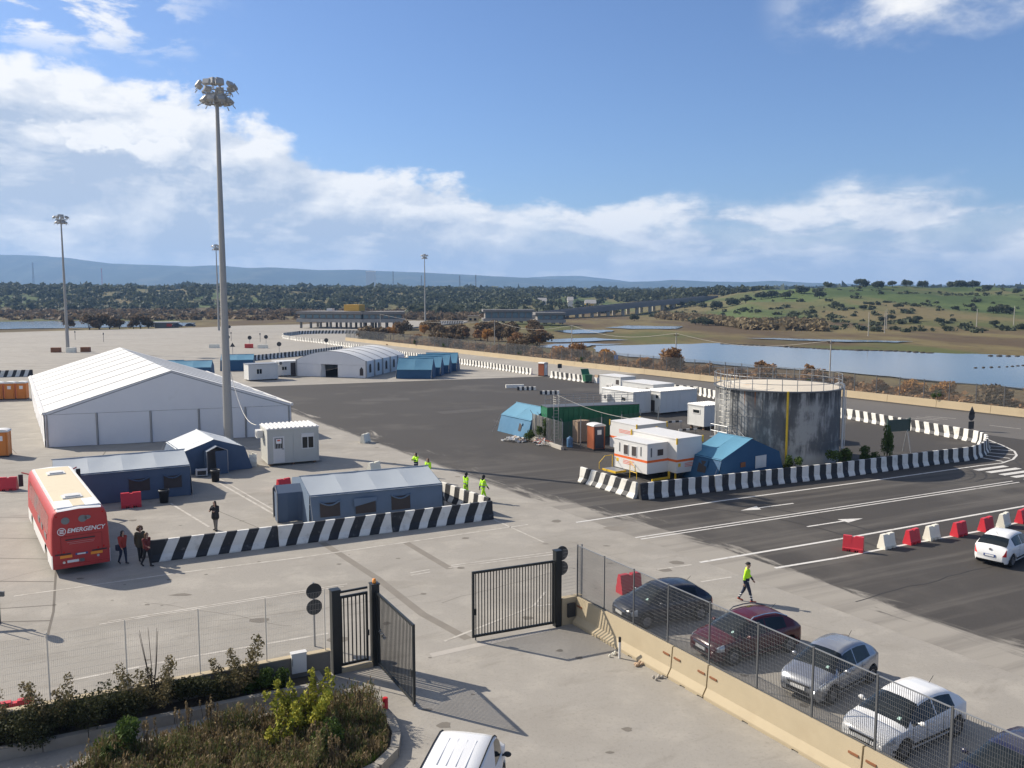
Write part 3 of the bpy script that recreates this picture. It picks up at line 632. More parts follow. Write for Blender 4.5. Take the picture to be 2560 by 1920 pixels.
# ================================================================== BIG WHITE FRAME TENT
pm('seam_grey', (.30,.30,.29), .6, .05, 2)
def big_tent():
    FL, FR, D = Vector((-40.6,73.8)), Vector((-20.8,80.5)), Vector((-20.0,33.9)); EV, AP = 3.0, 6.45; nb = 8
    t = thing('frame_tent', 'huge white frame tent with ribbed pitched roof', 'tent', (FL.x, FL.y, 0))
    F = FR-FL; Q = lambda u, v, z: Vector((F.x*u + D.x*v, F.y*u + D.y*v, z))
    for k in range(nb):
        v0, v1 = k/nb, (k+1)/nb
        for side in (0, 1):
            e = -.012 if side == 0 else 1.012; zz_ = EV - .05
            a, b_, c, d = Q(e, v0, zz_), Q(.5, v0, AP), Q(.5, v1, AP), Q(e, v1, zz_)
            mb = MB(); mb.grid(a, b_, c, d, 8, 4, lambda u, v: -.10*sin(pi*v)*(.4+.6*sin(pi*u))*(1 if side == 0 else -1)); mb.build('roof_panel', 'white_pvc', t, fix=False, smooth=True)
        for u, nm in ((0, 0), (1, 1)):
            a, b_ = Q(u, v0+.004, .03), Q(u, v1-.004, .03); c, d = Q(u, v1-.004, EV-.08), Q(u, v0+.004, EV-.08)
            MB().grid(a, b_, c, d, 6, 5, lambda p, q: .05*sin(pi*p)*sin(7*q+k)).build('wall_panel', 'white_pvc_wall', t, fix=False, smooth=True)
    rb = MB()
    for k in range(nb+1):
        v = k/nb
        for u in (.012, .988): rb.bar(Q(u, v, 0), Q(u, v, EV-.1), .16)
        rb.bar(Q(.012, v, EV-.17), Q(.5, v, AP-.17), .10); rb.bar(Q(.988, v, EV-.17), Q(.5, v, AP-.17), .10)
    rb.build('frame', 'galv', t)
    for k in range(1, nb): MB().bar(Q(-.01, k/nb, EV-.02), Q(.5, k/nb, AP+.02), .10, .03).build('roof_seam', 'seam_grey', t); MB().bar(Q(1.01, k/nb, EV-.02), Q(.5, k/nb, AP+.02), .10, .03).build('roof_seam', 'seam_grey', t)
    for u in (0, 1): MB().bar(Q(u, -.004, EV-.02), Q(u, 1.004, EV-.02), .2, .22).build('eave_beam', 'white_paint', t)
    for v, nm in ((0, -1), (1, 1)):
        off = Vector((D.x, D.y, 0)).normalized()*.05*nm
        g = MB(); g.add([Q(0,v,EV-.12)+off, Q(1,v,EV-.12)+off, Q(1,v,EV)+off, Q(.5,v,AP-.05)+off, Q(0,v,EV)+off], [(0,1,2,3,4)]); g.build('gable_panel', 'white_pvc_wall', t, fix=False)
        cuts = [0,.2,.41,.605,.80,1]
        for p, q in zip(cuts, cuts[1:]):
            a, b_ = Q(p+.004,v,.03)+off, Q(q-.004,v,.03)+off; c, d = Q(q-.004,v,EV-.14)+off, Q(p+.004,v,EV-.14)+off
            MB().grid(a, b_, c, d, 10, 6, lambda x, y: .07*sin(pi*x)*sin(5*x+3*p*9)*(1-y) + .04*fb(x*20+p*50, y*9, 3)).build('gable_wall_panel', 'white_pvc_wall', t, fix=False, smooth=True)
        for p in cuts[1:-1]: MB().bar(Q(p,v,0)+off*1.6, Q(p,v,EV-.1)+off*1.6, .10).build('gable_post', 'galv', t)
    return t
big_tent()

# ================================================================== ARCHED WHITE TENT
def arch_tent():
    A, B_, D = Vector((-35.0,139.5)), Vector((-23.2,136.0)), Vector((4.0,17.0)); EV, AP, nb = 2.65, 4.15, 5
    t = thing('arched_tent', 'white arched marquee with ribbed curved roof on the far apron', 'tent', (A.x, A.y, 0)); F = B_-A
    Q = lambda u, v, z: Vector((F.x*u + D.x*v, F.y*u + D.y*v, z)); arc = lambda u: EV + (AP-EV)*(1-(2*u-1)**2)
    for k in range(nb):
        mb = MB(); n = 14
        for i in range(n+1):
            for v in (k/nb+.003, (k+1)/nb-.003): mb.v.append(Q(i/n, v, arc(i/n)))
        mb.f = [(2*i, 2*i+2, 2*i+3, 2*i+1) for i in range(n)]; mb.m = [0]*n; mb.build('roof_panel', 'white_pvc', t, fix=False, smooth=True)
        for u in (0, 1):
            a, b_ = Q(u, k/nb, .03), Q(u, (k+1)/nb, .03); c, d = Q(u, (k+1)/nb, EV), Q(u, k/nb, EV)
            wl = MB().grid(a, b_, c, d, 2, 2).build('wall_panel', 'white_pvc_wall', t, fix=False)
            m0 = Q(u, (k+.5)/nb, 0); o = Vector((F.x, F.y, 0)).normalized()*(.04 if u else -.04); dv = Vector((D.x, D.y, 0)).normalized()
            pts = [m0+o-dv*.42+Vector((0,0,.75)), m0+o+dv*.42+Vector((0,0,.75))] + [m0+o+dv*.42*cos(pi*i/8)+Vector((0,0,1.75+.42*sin(pi*i/8))) for i in range(9)]
            MB().sheet(pts).build('window', 'tent_window', wl, fix=False)
        for u in (0, 1): MB().bar(Q(u+(.006 if u else -.006), k/nb, 0), Q(u+(.006 if u else -.006), k/nb, EV+.1), .22).build('post', 'galv', t)
        rb = MB()
        for i in range(14): rb.bar(Q(i/14, k/nb, arc(i/14)+.03), Q((i+1)/14, k/nb, arc((i+1)/14)+.03), .07)
        rb.build('rib', 'galv', t)
    for v, sg in ((0, -1), (1, 1)):
        off = Vector((D.x, D.y, 0)).normalized()*.04*sg
        mb = MB(); n = 14; mb.sheet([Q(0,v,2.05)+off, Q(1,v,2.05)+off] + [Q(1-i/n, v, arc(1-i/n)-.02)+off for i in range(n+1)]); mb.build('gable_panel', 'white_pvc_wall', t, fix=False)
        for p, q in ((0,.36),(.60,.90)):
            MB().grid(Q(p,v,.03)+off, Q(q,v,.03)+off, Q(q,v,2.03)+off, Q(p,v,2.03)+off, 6, 4, lambda x, y: .05*sin(6*x)).build('wall_panel', 'white_pvc_wall', t, fix=False)
        w_ = MB().grid(Q(.90,v,.03)+off, Q(1,v,.03)+off, Q(1,v,2.03)+off, Q(.90,v,2.03)+off, 2, 2).build('wall_panel', 'white_pvc_wall', t, fix=False)
        MB().sheet([Q(.915,v,.4)+off*2, Q(.965,v,.4)+off*2, Q(.965,v,1.4)+off*2, Q(.94,v,1.75)+off*2, Q(.915,v,1.4)+off*2]).build('window', 'tent_window', w_, fix=False)
    MB().grid(Q(.36,-.03,.03), Q(.41,.02,.03), Q(.40,.02,2.0), Q(.38,-.02,2.0), 4, 4).build('door_flap', 'white_pvc', t, fix=False)
    MB().add([Q(0,0,.02), Q(1,0,.02), Q(1,1,.02), Q(0,1,.02)], [(0,1,2,3)]).build('tent_floor', 'dark_metal', t, fix=False)
    return t
arch_tent()

# ================================================================== RELIEF TENTS (ridge tents of cloth on a frame)
def ridge_tent(label, corner, rz, L, half, ev, rg, roof, wall, flare=.25, bays=4, windows=(), gable_win=None, door=None, vest=None, group=None, name='ridge_tent', endm=None, sag=.07):
    """local x runs along the ridge from the near corner, y across"""
    t = thing(name, label, 'tent', (*corner, .0), rz, group); b = 2*half
    for k in range(bays):
        x0, x1 = L*k/bays, L*(k+1)/bays
        for y0, y1, sg in ((-.10, half, 1), (b+.10, half, -1)):
            mb = MB(); mb.grid((x0,y0,ev-.07), (x1,y0,ev-.07), (x1,y1,rg), (x0,y1,rg), 6, 6, lambda u, v: -sg*sag*sin(pi*u)*(.3+sin(pi*v))*.7 + .012*fb(u*9+k*7, v*7, 1.0))
            mb.build('roof_panel', roof, t, fix=False, smooth=True)
    for y0, y1, sg in ((0, -flare, 1), (b, b+flare, -1)):
        wl = MB().grid((0,y1,.02), (L,y1,.02), (L,y0,ev), (0,y0,ev), 28, 6, lambda u, v: sg*(.05*sin(9*u*L/6)*(1-v) + .03*fb(u*L*3, v*3, .7)*(1-v*.6))).build('side_wall', wall, t, fix=False, smooth=True)
        for (wx, ww, kind) in windows:
            zz0, zz1 = (.62, 1.42) if ev > 1.7 else (.5, 1.2)
            py = lambda z: y1 + (y0-y1)*z/ev
            o = -sg*.06
            MB().sheet([(wx,py(zz0)+o,zz0),(wx+ww,py(zz0)+o,zz0),(wx+ww,py(zz1)+o,zz1),(wx,py(zz1)+o,zz1)]).build('window', 'tent_window', wl, fix=False)
            fl = MB()
            if kind == 'half': fl.grid((wx-.1,py(1.05)+2*o,1.05),(wx+ww+.05,py(1.3)+2*o,1.30),(wx+ww+.1,py(zz1+.1)+1.6*o,zz1+.1),(wx-.1,py(zz1+.1)+1.6*o,zz1+.1), 6, 3, lambda u, v: .06*sin(pi*u))
            else:
                n = 8
                for i in range(n): fl.tube((wx+ww*i/n, py(zz1)+2*o, zz1+.08-.22*sin(pi*i/n)), (wx+ww*(i+1)/n, py(zz1)+2*o, zz1+.08-.22*sin(pi*(i+1)/n)), .05, 6)
            fl.build('rolled_flap', wall, wl, smooth=True)
    for xe, sg in ((0, -1), (L, 1)):
        wl = MB(); wl.sheet([(xe+sg*.10,-flare,.02),(xe+sg*.10,b+flare,.02),(xe+sg*.02,b,ev),(xe,half,rg-.02),(xe+sg*.02,0,ev)]); g = wl.build('gable_wall', endm or wall, t, fix=False)
        if gable_win and gable_win[0] == sg:
            for (gy, gw, z0, z1, mt) in gable_win[1]: MB().box(xe+sg*.10-.012, xe+sg*.10+.012, gy, gy+gw, z0, z1).build('window', mt, g)
        if door and door[0] == sg:
            MB().sheet([(xe+sg*.13, half-.65, .03), (xe+sg*.13, half+.65, .03), (xe+sg*.06, half+.6, 1.8), (xe+sg*.06, half-.6, 1.8)]).build('door_curtain', 'tent_door', g, fix=False)
    MB().tube((-.08,half,rg+.01),(L+.08,half,rg+.01),.035,6).build('ridge_seam', roof, t)
    if vest:
        sg, vl, vw, vh = vest; xe = 0 if sg < 0 else L; x1 = xe + sg*vl; mb = MB()
        for y, yo in ((half-vw/2, -1), (half+vw/2, 1)): mb.grid((xe,y,.02),(x1,y,.02),(x1,y,vh),(xe,y,vh), 5, 5, lambda u, v: .03*sin(8*u))
        mb.grid((xe,half-vw/2,vh),(x1,half-vw/2,vh),(x1,half,vh+.35),(xe,half,vh+.35), 4, 3); mb.grid((xe,half,vh+.35),(x1,half,vh+.35),(x1,half+vw/2,vh),(xe,half+vw/2,vh), 4, 3)
        v_ = mb.build('porch', 'tent_blue_dark', t, fix=False, smooth=False)
        MB().sheet([(x1+.01*sg,half-vw/2,.02),(x1+.01*sg,half+vw/2*.1,.02),(x1+.01*sg,half+vw/2*.2,vh),(x1+.01*sg,half-vw/2,vh)]).build('porch_curtain', 'tent_blue_dark', v_, fix=False)
        fr = MB()
        for y in (half-vw/2, half+vw/2): fr.bar((x1,y,0),(x1,y,vh),.05)
        fr.bar((x1,half-vw/2,vh),(x1,half,vh+.35),.05); fr.bar((x1,half,vh+.35),(x1,half+vw/2,vh),.05); fr.build('porch_frame', 'galv', v_)
    gl = MB()
    for x in (0, L):
        for y, yo in ((-.1, -1.1), (b+.1, b+1.1)): gl.tube((x,y,ev-.05),(x,yo,.02),.008,4)
    gl.build('guy_rope', 'wire_pale', t); return t
TG = 'blue-grey relief tents by the bus'
ang = atan2(.411,.911)
ridge_tent('blue-grey tent with pale roof close behind the front striped barrier', (-11.5,47.9), ang, 7.95, 2.7, 1.92, 2.5, 'tent_roof_grey', 'tent_blue_mid', .2, 4, ((.55,1.15,'full'),(2.6,1.2,'half'),(4.75,1.15,'full')), vest=(-1,1.5,1.5,1.75), group=TG)
ridge_tent('blue-grey tent with pale roof half hidden behind the red bus', (-28.45,52.45), atan2(.475,.88), 8.0, 2.6, 2.05, 2.65, 'tent_roof_grey', 'tent_blue_dark', .15, 4, ((4.25,1.25,'full'),(6.35,1.1,'full')), group=TG)
ridge_tent('dark blue tent with white roof, open porch facing the container office', (-20.4,64.7), atan2(.84,-.54), 5.6, 2.25, 1.75, 2.5, 'tent_roof_white', 'tent_blue_dark', .55, 4, (), door=(-1,), vest=(-1,.9,1.5,1.75), group=TG)
BG = 'bright blue relief tents'
ridge_tent('bright blue tent tucked between the white medical trailer and tank', (17.05,61.0), atan2(.84,-.54), 3.2, 0.1, 1.8, 2.9, 'tent_blue', 'tent_blue_shaded') if False else None
ridge_tent('bright blue tent between the white medical trailer and the tank', (19.75,62.75), atan2(.835,-.55), 3.2, 3.0, 1.75, 2.95, 'tent_blue', 'tent_blue_shaded', .55, 2, ((1.2,.8,'half'),), gable_win=(-1,((1.5,1.15,.75,1.65,'cabin_wall'),(3.7,.5,1.0,1.35,'rust'))), group=BG)
ridge_tent('bright blue tent leaning against the green container enclosure', (4.75,80.65), atan2(.84,-.54), 5.2, 1.75, 1.7, 2.7, 'tent_blue', 'tent_blue_sunlit', .45, 2, ((1.3,.45,'half'),), group=BG, endm='tent_blue_shaded')
ridge_tent('bright blue tent mostly hidden behind the right side of the tank', (29.2,77.5), atan2(.835,-.55), 3.2, 1.9, 1.6, 2.4, 'tent_blue', 'tent_blue_shaded', .4, 2, group=BG)
for k in range(4):
    lab = 'blue tent of the joined row beside the arched tent, %s from the front' % ORD[k]
    ridge_tent(lab, (-18.2+1.02*k, 135.1+4.45*k), -.05, 5.6, 2.0, 1.5, 3.15-.02*k, 'tent_blue', 'tent_blue_shaded', .1, 2, group='joined row of blue tents')
ridge_tent('blue tent behind the far grey cabin, rightmost of the far three', (-50.5,148.5), .25, 5.5, 2.4, 1.9, 2.7, 'tent_blue', 'tent_blue_shaded', .2, 2, group='far blue tents')
ridge_tent('blue tent just left of the tall mast, middle of the far three', (-52.5,133), .25, 5.5, 2.4, 1.9, 2.8, 'tent_blue', 'tent_blue_shaded', .2, 2, group='far blue tents')
ridge_tent('blue tent behind the big white tent, leftmost of the far three', (-58.2,136), .25, 5.5, 2.4, 1.9, 2.6, 'tent_blue', 'tent_blue_shaded', .2, 2, group='far blue tents')
# ================================================================== CONTAINER CABINS
def cabin(label, corner, rz, Lu, Lv, H, wall='cabin_wall', roof='white_paint', z0=.18, front=(), left=(), ribs=True, group=None, name='container_cabin', ac=None):
    """corner is the near corner; local x along the shaded long side, y along the lit side"""
    t = thing(name, label, 'cabin', (*corner, .006), rz, group)
    sh = MB()
    sh.box(.04, Lu-.04, .04, Lv-.04, z0, H-.14); sh.build('shell', wall, t)
    n = max(2, round(Lu/1.0)); pn = MB()
    for i in range(n): MB().box(.10+(Lu-.2)*i/n+.008, .10+(Lu-.2)*(i+1)/n-.008, .015, .04, z0+.12, H-.22).build('wall_panel', wall, t)
    n = max(2, round(Lv/1.0))
    for i in range(n): MB().box(.015, .04, .10+(Lv-.2)*i/n+.008, .10+(Lv-.2)*(i+1)/n-.008, z0+.12, H-.22).build('wall_panel', wall, t)
    fr = MB()
    for x in (0, Lu-.10):
        for y in (0, Lv-.10): fr.box(x, x+.10, y, y+.10, z0, H-.12)
    for z_ in (z0, H-.22):
        for y in (.002, Lv-.102): fr.box(.10, Lu-.10, y, y+.10, z_, z_+.12)
        for x in (.002, Lu-.102): fr.box(x, x+.10, .10, Lv-.10, z_, z_+.12)
    fr.build('corner_frame', wall, t)
    rf = MB(); rf.box(-.05, Lu+.05, -.05, Lv+.05, H-.10, H-.02)
    r = rf.build('roof', roof, t)
    if ribs:
        n = max(3, round(Lu/.33)); rb = MB()
        for i in range(n):
            x = Lu*(i+.5)/n
            MB().prism_y([(x-.09,H-.015),(x+.09,H-.015),(x+.05,H+.045),(x-.05,H+.045)], -.05, Lv+.05).build('roof_rib', roof, r)
    ft = MB()
    for x in (.2, Lu/2-.1, Lu-.4):
        for y in (.2, Lv-.4): ft.box(x, x+.2, y, y+.2, 0, z0)
    ft.build('footing', 'brown_wood', t)
    for side, items in ((0, front), (1, left)):
        for kind, p, w_, a, b_ in items:
            def bx(mb, u0, u1, d0, d1, zz0, zz1, m=0):
                if side == 0: mb.box(u0, u1, -d1+.015, -d0+.015, zz0, zz1, m)
                else: mb.box(-d1+.015, -d0+.015, u0, u1, zz0, zz1, m)
                return mb
            if kind in ('win', 'smallwin'):
                f_ = MB(); bx(f_, p, p+w_, 0, .04, a, a+.07); bx(f_, p, p+w_, 0, .04, b_-.07, b_); bx(f_, p, p+.07, 0, .04, a+.07, b_-.07); bx(f_, p+w_-.07, p+w_, 0, .04, a+.07, b_-.07)
                if kind == 'win': bx(f_, p+.07, p+w_-.07, 0, .045, b_-.30, b_-.07); bx(f_, p+w_/2-.03, p+w_/2+.03, 0, .042, a+.07, b_-.30)
                wn = f_.build('window', 'white_paint', t)
                g = MB(); bx(g, p+.07, p+w_-.07, 0, .012, a+.07, b_-(.30 if kind == 'win' else .07)); g.build('pane', 'glass_dark', wn)
            elif kind == 'shutter':
                bx(MB(), p, p+w_, 0, .03, a, b_).build('window_shutter', 'white_paint', t)
            elif kind == 'dark': bx(MB(), p, p+w_, 0, .02, a, b_).build('opening', 'tent_window', t)
            elif kind == 'door':
                d_ = bx(MB(), p, p+w_, 0, .035, a, b_).build('door', 'white_paint', t)
                bx(MB(), p+.13, p+w_-.13, .035, .042, a+1.12, b_-.12).build('door_pane', 'glass_dark', d_)
                br = MB()
                for i in range(5): bx(br, p+.13+(w_-.26)*(i+.5)/5-.012, p+.13+(w_-.26)*(i+.5)/5+.012, .045, .06, a+1.12, b_-.12)
                br.build('door_bar', 'white_paint', d_)
                nt = bx(MB(), p+.24, p+w_-.24, .062, .066, b_-.55, b_-.18).build('notice', 'print_white', d_)
                bx(MB(), p+.32, p+w_-.32, .067, .070, b_-.36, b_-.24).build('notice_print', 'print_red', nt) if side == 0 and Lu < 4.5 else None
                h_ = MB(); bx(h_, p+w_-.22, p+w_-.06, .04, .09, a+1.05, a+1.09); h_.build('handle', 'dark_metal', d_)
            elif kind == 'plaindoor': bx(MB(), p, p+w_, 0, .03, a, b_).build('door', 'white_paint', t)
    if ac:
        side, p, z_ = ac; a_ = MB()
        if side == 1: a_.box(-.50, -.02, p, p+.85, z_, z_+.6)
        else: a_.box(p, p+.85, -.42, .01, z_, z_+.6)
        u = a_.build('air_conditioner', 'white_paint', t)
        fan = MB(); fan.lathe([(.24,0),(.2,.015),(.06,.02),(0,.02)], 16); f2 = fan.build('fan_grille', 'galv_dark', u)
        f2.location = (-.505, p+.36, z_+.3) if side == 1 else (p+.36, -.425, z_+.3); f2.rotation_euler = (0, -pi/2, 0) if side == 1 else (pi/2, 0, 0)
    return t
cabin('pale grey container office with white door and roller-shutter window', (-18.88,65.52), atan2(.44,.898), 3.98, 3.0, 2.95, 'office_wall', 'white_paint', front=(('door',.42,.88,.24,2.30),('win',2.62,1.0,1.18,2.42)), ac=(1,1.55,2.02))
UA = atan2(.54,.84)
cabin('far grey cabin left of the arched tent, nearer of two', (-40.3,131.0), UA, 4.6, 2.6, 2.62, 'cabin_wall', 'galv', front=(('win',1.2,.9,1.0,2.1),('plaindoor',3.3,.9,.2,2.2)), ribs=False, group='far cabins')
cabin('far beige cabin beside the arched tent, with open dark door', (-37.9,138.0), UA, 4.2, 2.6, 2.5, 'white_paint', 'cabin_wall', front=(('dark',2.3,.8,.2,2.2),('win',.8,.9,1.0,1.9)), ribs=False, group='far cabins', ac=(0,.2,1.9))
CG = 'cabins behind the green container'
cabin('white cabin at the back of the cluster with square dark vent', (13.85,109.1), UA, 2.5, 4.3, 2.78, left=(('win',1.6,1.3,.7,1.75),('dark',.35,.6,1.75,2.35)), ribs=False, group=CG)
cabin('white cabin with dark vent, second behind the two grey ones', (16.5,99.9), UA, 3.3, 5.6, 2.78, left=(('dark',.6,.7,1.7,2.3),('shutter',2.6,.5,1.6,2.3)), ribs=False, group=CG)
cabin('grey cabin directly behind the green container with lit end wall', (13.3,93.7), UA, 2.6, 5.5, 2.6, 'cabin_wall', 'white_paint', left=(('smallwin',1.2,.8,1.4,1.9),), ribs=True, group=CG, ac=(1,3.9,1.4))
cabin('long grey cabin with ribbed white roof beside the tank', (16.39,94.35), UA, 5.6, 2.45, 2.6, 'cabin_wall', 'white_paint', front=(('shutter',3.0,1.7,1.15,2.25),), left=(('smallwin',.25,.55,1.7,2.2),('dark',.9,.7,.2,1.5)), ribs=True, group=CG)
cabin('small white sanitary cabin in front of the tank ladder', (18.77,83.27), UA, 3.0, 2.25, 2.45, 'cabin_wall', 'white_paint', z0=.35, left=(('smallwin',.55,1.0,1.55,2.0),), ribs=True, group=CG)

# ================================================================== MOBILE MEDICAL TRAILERS
def red_lines(parent, side_pts, n=3):
    p, d, up = side_pts
    for i in range(n): MB().para(p - up*(.11*i), d*(1-.12*(i % 2)), up*.045, d.cross(up).normalized()*.004).build('red_print', 'print_red', parent)
def med_unit():
    t = thing('medical_trailer', 'white medical trailer with orange band and slide-out room', 'trailer', (9.62,60.3,.006), atan2(.55,.835))
    mn = MB().box(2.0,4.5,-.9,3.9,.5,2.95).build('main_body', 'white_paint', t)
    so = MB().box(0,1.998,0,3.6,.5,2.63).build('slide_out_room', 'white_paint', t)
    MB().box(1.96,4.53,-.93,3.93,2.952,3.02).build('main_roof', 'white_paint', t); MB().box(-.04,1.955,-.04,3.64,2.632,2.69).build('slide_out_roof', 'white_paint', t)
    z0, z1 = 1.30, 1.47
    for a in ((-.006,.0,-.006,3.6),(0,1.99,-.006,0),(1.994,2.0,-.9,-.007),(1.994,4.506,-.907,-.9)): MB().box(a[0],a[1],a[2],a[3],z0,z1).build('orange_band', 'orange_band', so if a[0] < 1.9 else mn)
    def win(x0,x1,y0,y1,z_0,z_1,par):
        w_ = MB().box(x0-(.02 if x1-x0 < .05 else .05), x1+(.0 if x1-x0 < .05 else .05), y0-(.05 if x1-x0 < .05 else .02), y1+(.05 if x1-x0 < .05 else 0), z_0-.05, z_1+.05).build('window', 'white_paint', par)
        MB().box(x0-(.03 if x1-x0 < .05 else 0), x1, y0-(.03 if x1-x0 > .05 else 0), y1, z_0, z_1).build('pane', 'tent_window', w_)
    win(-.012,0,1.15,1.62,1.62,2.3,so); win(-.012,0,2.05,2.5,1.62,2.3,so); win(.95,1.5,-.012,0,1.75,2.2,so)
    for y in (.62, 2.95): MB().box(-.02,0,y,y+.09,1.72,2.38).build('slot', 'galv_dark', so)
    MB().box(.33,.44,-.02,0,1.70,2.35).build('slot', 'galv_dark', so)
    MB().box(-.008,0,3.1,3.35,.95,1.2).build('emblem', 'yellow_paint', so); MB().box(2.15,2.4,-.91,-.9,.95,1.2).build('emblem', 'yellow_paint', mn)
    red_lines(so, (Vector((-.008,2.6,1.12)), Vector((0,-1.2,0)), Vector((0,0,1)))); red_lines(mn, (Vector((2.8,-.908,1.12)), Vector((.9,0,0)), Vector((0,0,1))))
    for x, y in ((1.97,-.93),(4.55,-.93),(1.97,3.95),(4.55,3.95)): MB().tube((x,y,2.6),(x,y,3.05),.07,10).build('corner_post', 'yellow_paint', t)
    fr = MB(); fr.bar((.3,-.25,.10),(1.9,-.25,.10),.14); fr.bar((1.9,-.25,.03),(1.9,-.25,.55),.12); fr.bar((.3,-.25,.0),(.3,-.25,.16),.1)
    for x, y in ((2.2,-.6),(4.2,-.6),(2.2,3.6),(4.2,3.6)): fr.bar((x,y,0),(x,y,.5),.10)
    fr.build('support_leg', 'yellow_paint', t)
    st = MB(); st.box(-1.0,-.04,2.25,3.7,.38,.44); ps = st.build('entrance_platform', 'galv', t)
    e = MB(); e.box(-1.05,-1.0,2.2,3.7,.30,.45); e.box(-1.0,-.05,2.18,2.23,.30,.45); e.build('platform_edge', 'yellow_paint', ps)
    rl = MB(); rl.path([(-.1,3.7,.45),(-.1,3.7,1.35),(-.8,3.7,1.35),(-1.35,3.7,.9),(-1.35,3.7,.45),(-1.0,3.7,.3)], .025)
    rl.path([(-.2,1.6,.0),(-.2,1.6,1.25),(-.3,1.0,.9),(-.3,.75,.5),(-.3,.75,.05)], .025); rl.path([(-.2,1.6,.5),(-.3,.8,.5)], .025); rl.build('handrail', 'yellow_paint', ps)
    ax = MB(); ax.box(2.3,4.2,-.2,3.2,.25,.498); ax.build('chassis', 'dark_metal', t)
    for x in (2.35, 4.15):
        for y in (1.2, 2.1): MB().tube((x-.1,y,.35),(x+.1,y,.35),.35,16).build('wheel', 'rubber', t)
    return t
med_unit()
t = thing('medical_trailer', 'white medical trailer with red lettering behind the nearer one', 'trailer', (10.13,69.1,.006), UA)
mn = MB().box(0,3.3,0,3.4,.45,2.62).build('main_body', 'white_paint', t); MB().box(-.03,3.33,-.03,3.43,2.622,2.68).build('main_roof', 'white_paint', t)
MB().box(-.006,0,0,3.4,1.25,1.42).build('orange_band', 'orange_band', mn); MB().box(-.006,3.3,-.006,0,1.25,1.42).build('orange_band', 'orange_band', mn)
red_lines(mn, (Vector((-.008,2.2,2.05)), Vector((0,-1.8,0)), Vector((0,0,1))), 3); red_lines(mn, (Vector((.5,-.008,2.02)), Vector((1.6,0,0)), Vector((0,0,1))), 2)
MB().box(.3,3.0,.3,3.1,.1,.448).build('chassis', 'dark_metal', t)
for x, y in ((0,0),(3.3,0),(0,3.4),(3.3,3.4)): MB().tube((x,y,2.3),(x,y,2.75),.07,10).build('corner_post', 'yellow_paint', t)

# ================================================================== GREEN CONTAINER WITH ROOF RAIL AND LADDER
t = thing('green_container', 'long dark green corrugated container with roof railing and ladder', 'container', (3.2,77.6,.006), atan2(.27,.96))
L, Wd, Hc = 9.1, 1.9, 3.0
mb = MB(); mb.box(.05,L-.05,.05,Wd-.05,.1,Hc-.05); mb.build('shell', 'green_paint', t)
n = 18
for i in range(n):
    x = .1+(L-.2)*i/n; MB().prism_y([(x+.03,.2),(x+(L-.2)/n-.10,.2),(x+(L-.2)/n-.10,Hc-.2),(x+.03,Hc-.2)], 0.0, .05).build('corrugation', 'green_paint', t)
for i in range(5):
    y = .1+(Wd-.2)*i/5; MB().box(0,.05,y+.04,y+.40,.2,Hc-.2).build('corrugation', 'green_paint', t)
mb = MB()
for x in (0, L-.12):
    for y in (0, Wd-.12): mb.box(x-.01,x+.12,y-.01,y+.12,0,Hc)
mb.box(.12,L-.12,-.005,.11,Hc-.14,Hc-.02); mb.box(.12,L-.12,Wd-.11,Wd,Hc-.14,Hc-.02); mb.build('corner_frame', 'green_paint', t)
MB().box(0,L,0,Wd,Hc,Hc+.05).build('roof', 'galv_dark', t)
rl = MB()
for x in [.4+ (L-.8)*i/6 for i in range(7)]:
    for y in (.1, Wd-.1): rl.tube((x,y,Hc),(x,y,Hc+.95),.025,6)
for y in (.1, Wd-.1):
    for z_ in (.5,.95): rl.tube((.4,y,Hc+z_),(L-.4,y,Hc+z_),.022,6)
rl.build('railing', 'galv', t)
ld = MB()
for y in (-.0, .0):
    pass
for x in (.55,1.0): ld.tube((x,-.25,.1),(x,-.25,Hc+1.3),.028,6)
for i in range(12): ld.tube((.55,-.25,.35+.3*i),(1.0,-.25,.35+.3*i),.016,6)
for i in range(4): ld.path([(.5+.75*0,-.25,Hc+.2*i+.4),(.6,-.75,Hc+.2*i+.4),(.95,-.75,Hc+.2*i+.4),(1.0,-.25,Hc+.2*i+.4)], .014)
ld.build('ladder', 'wire_pale', t)
mb = MB(); pts = [Vector((4.1,77.4,4.2)).lerp(Vector((10.6,71.8,2.75)), i/12) - Vector((0,0,.35*sin(pi*i/12))) for i in range(13)]
tag(mb.path(pts, .02, 5).build('cable', 'wire_pale'), 'thin cable from the green container ladder down to the white trailers', 'cable')

# ---- fenced enclosure before it
def mesh_panel(p, q, z0, z1, sx, sz, r, mat, parent, name='mesh_panel', flat=False):
    p, q = Vector(p), Vector(q); d = (q-p); n = max(1, round(d.length/sx)); mb = MB(); dn = d.normalized(); nn = Vector((-dn.y, dn.x))
    def stick(a, b_, rr):  # thin square wire, 4 sides no caps
        a, b_ = Vector(a), Vector(b_); dd = (b_-a).normalized(); up = Vector((nn.x, nn.y, 0)); s2 = dd.cross(up).normalized()
        vs = [a+up*rr, a+s2*rr, a-up*rr, a-s2*rr, b_+up*rr, b_+s2*rr, b_-up*rr, b_-s2*rr]; mb.add(vs, [(0,1,5,4),(1,2,6,5),(2,3,7,6),(3,0,4,7)])
    for i in range(n+1):
        x = p + d*i/n
        if flat: mb.para((x.x-dn.x*.0035-nn.x*.007,x.y-dn.y*.0035-nn.y*.007,z0), (dn.x*.007,dn.y*.007,0), (nn.x*.014,nn.y*.014,0), (0,0,z1-z0))
        else: stick((x.x,x.y,z0), (x.x,x.y,z1), r)
    k = max(1, round((z1-z0)/sz))
    for j in range(k+1):
        z_ = z0+(z1-z0)*j/k; stick((p.x,p.y,z_), (q.x,q.y,z_), r*1.0)
    return mb.build(name, mat, parent, fix=False)
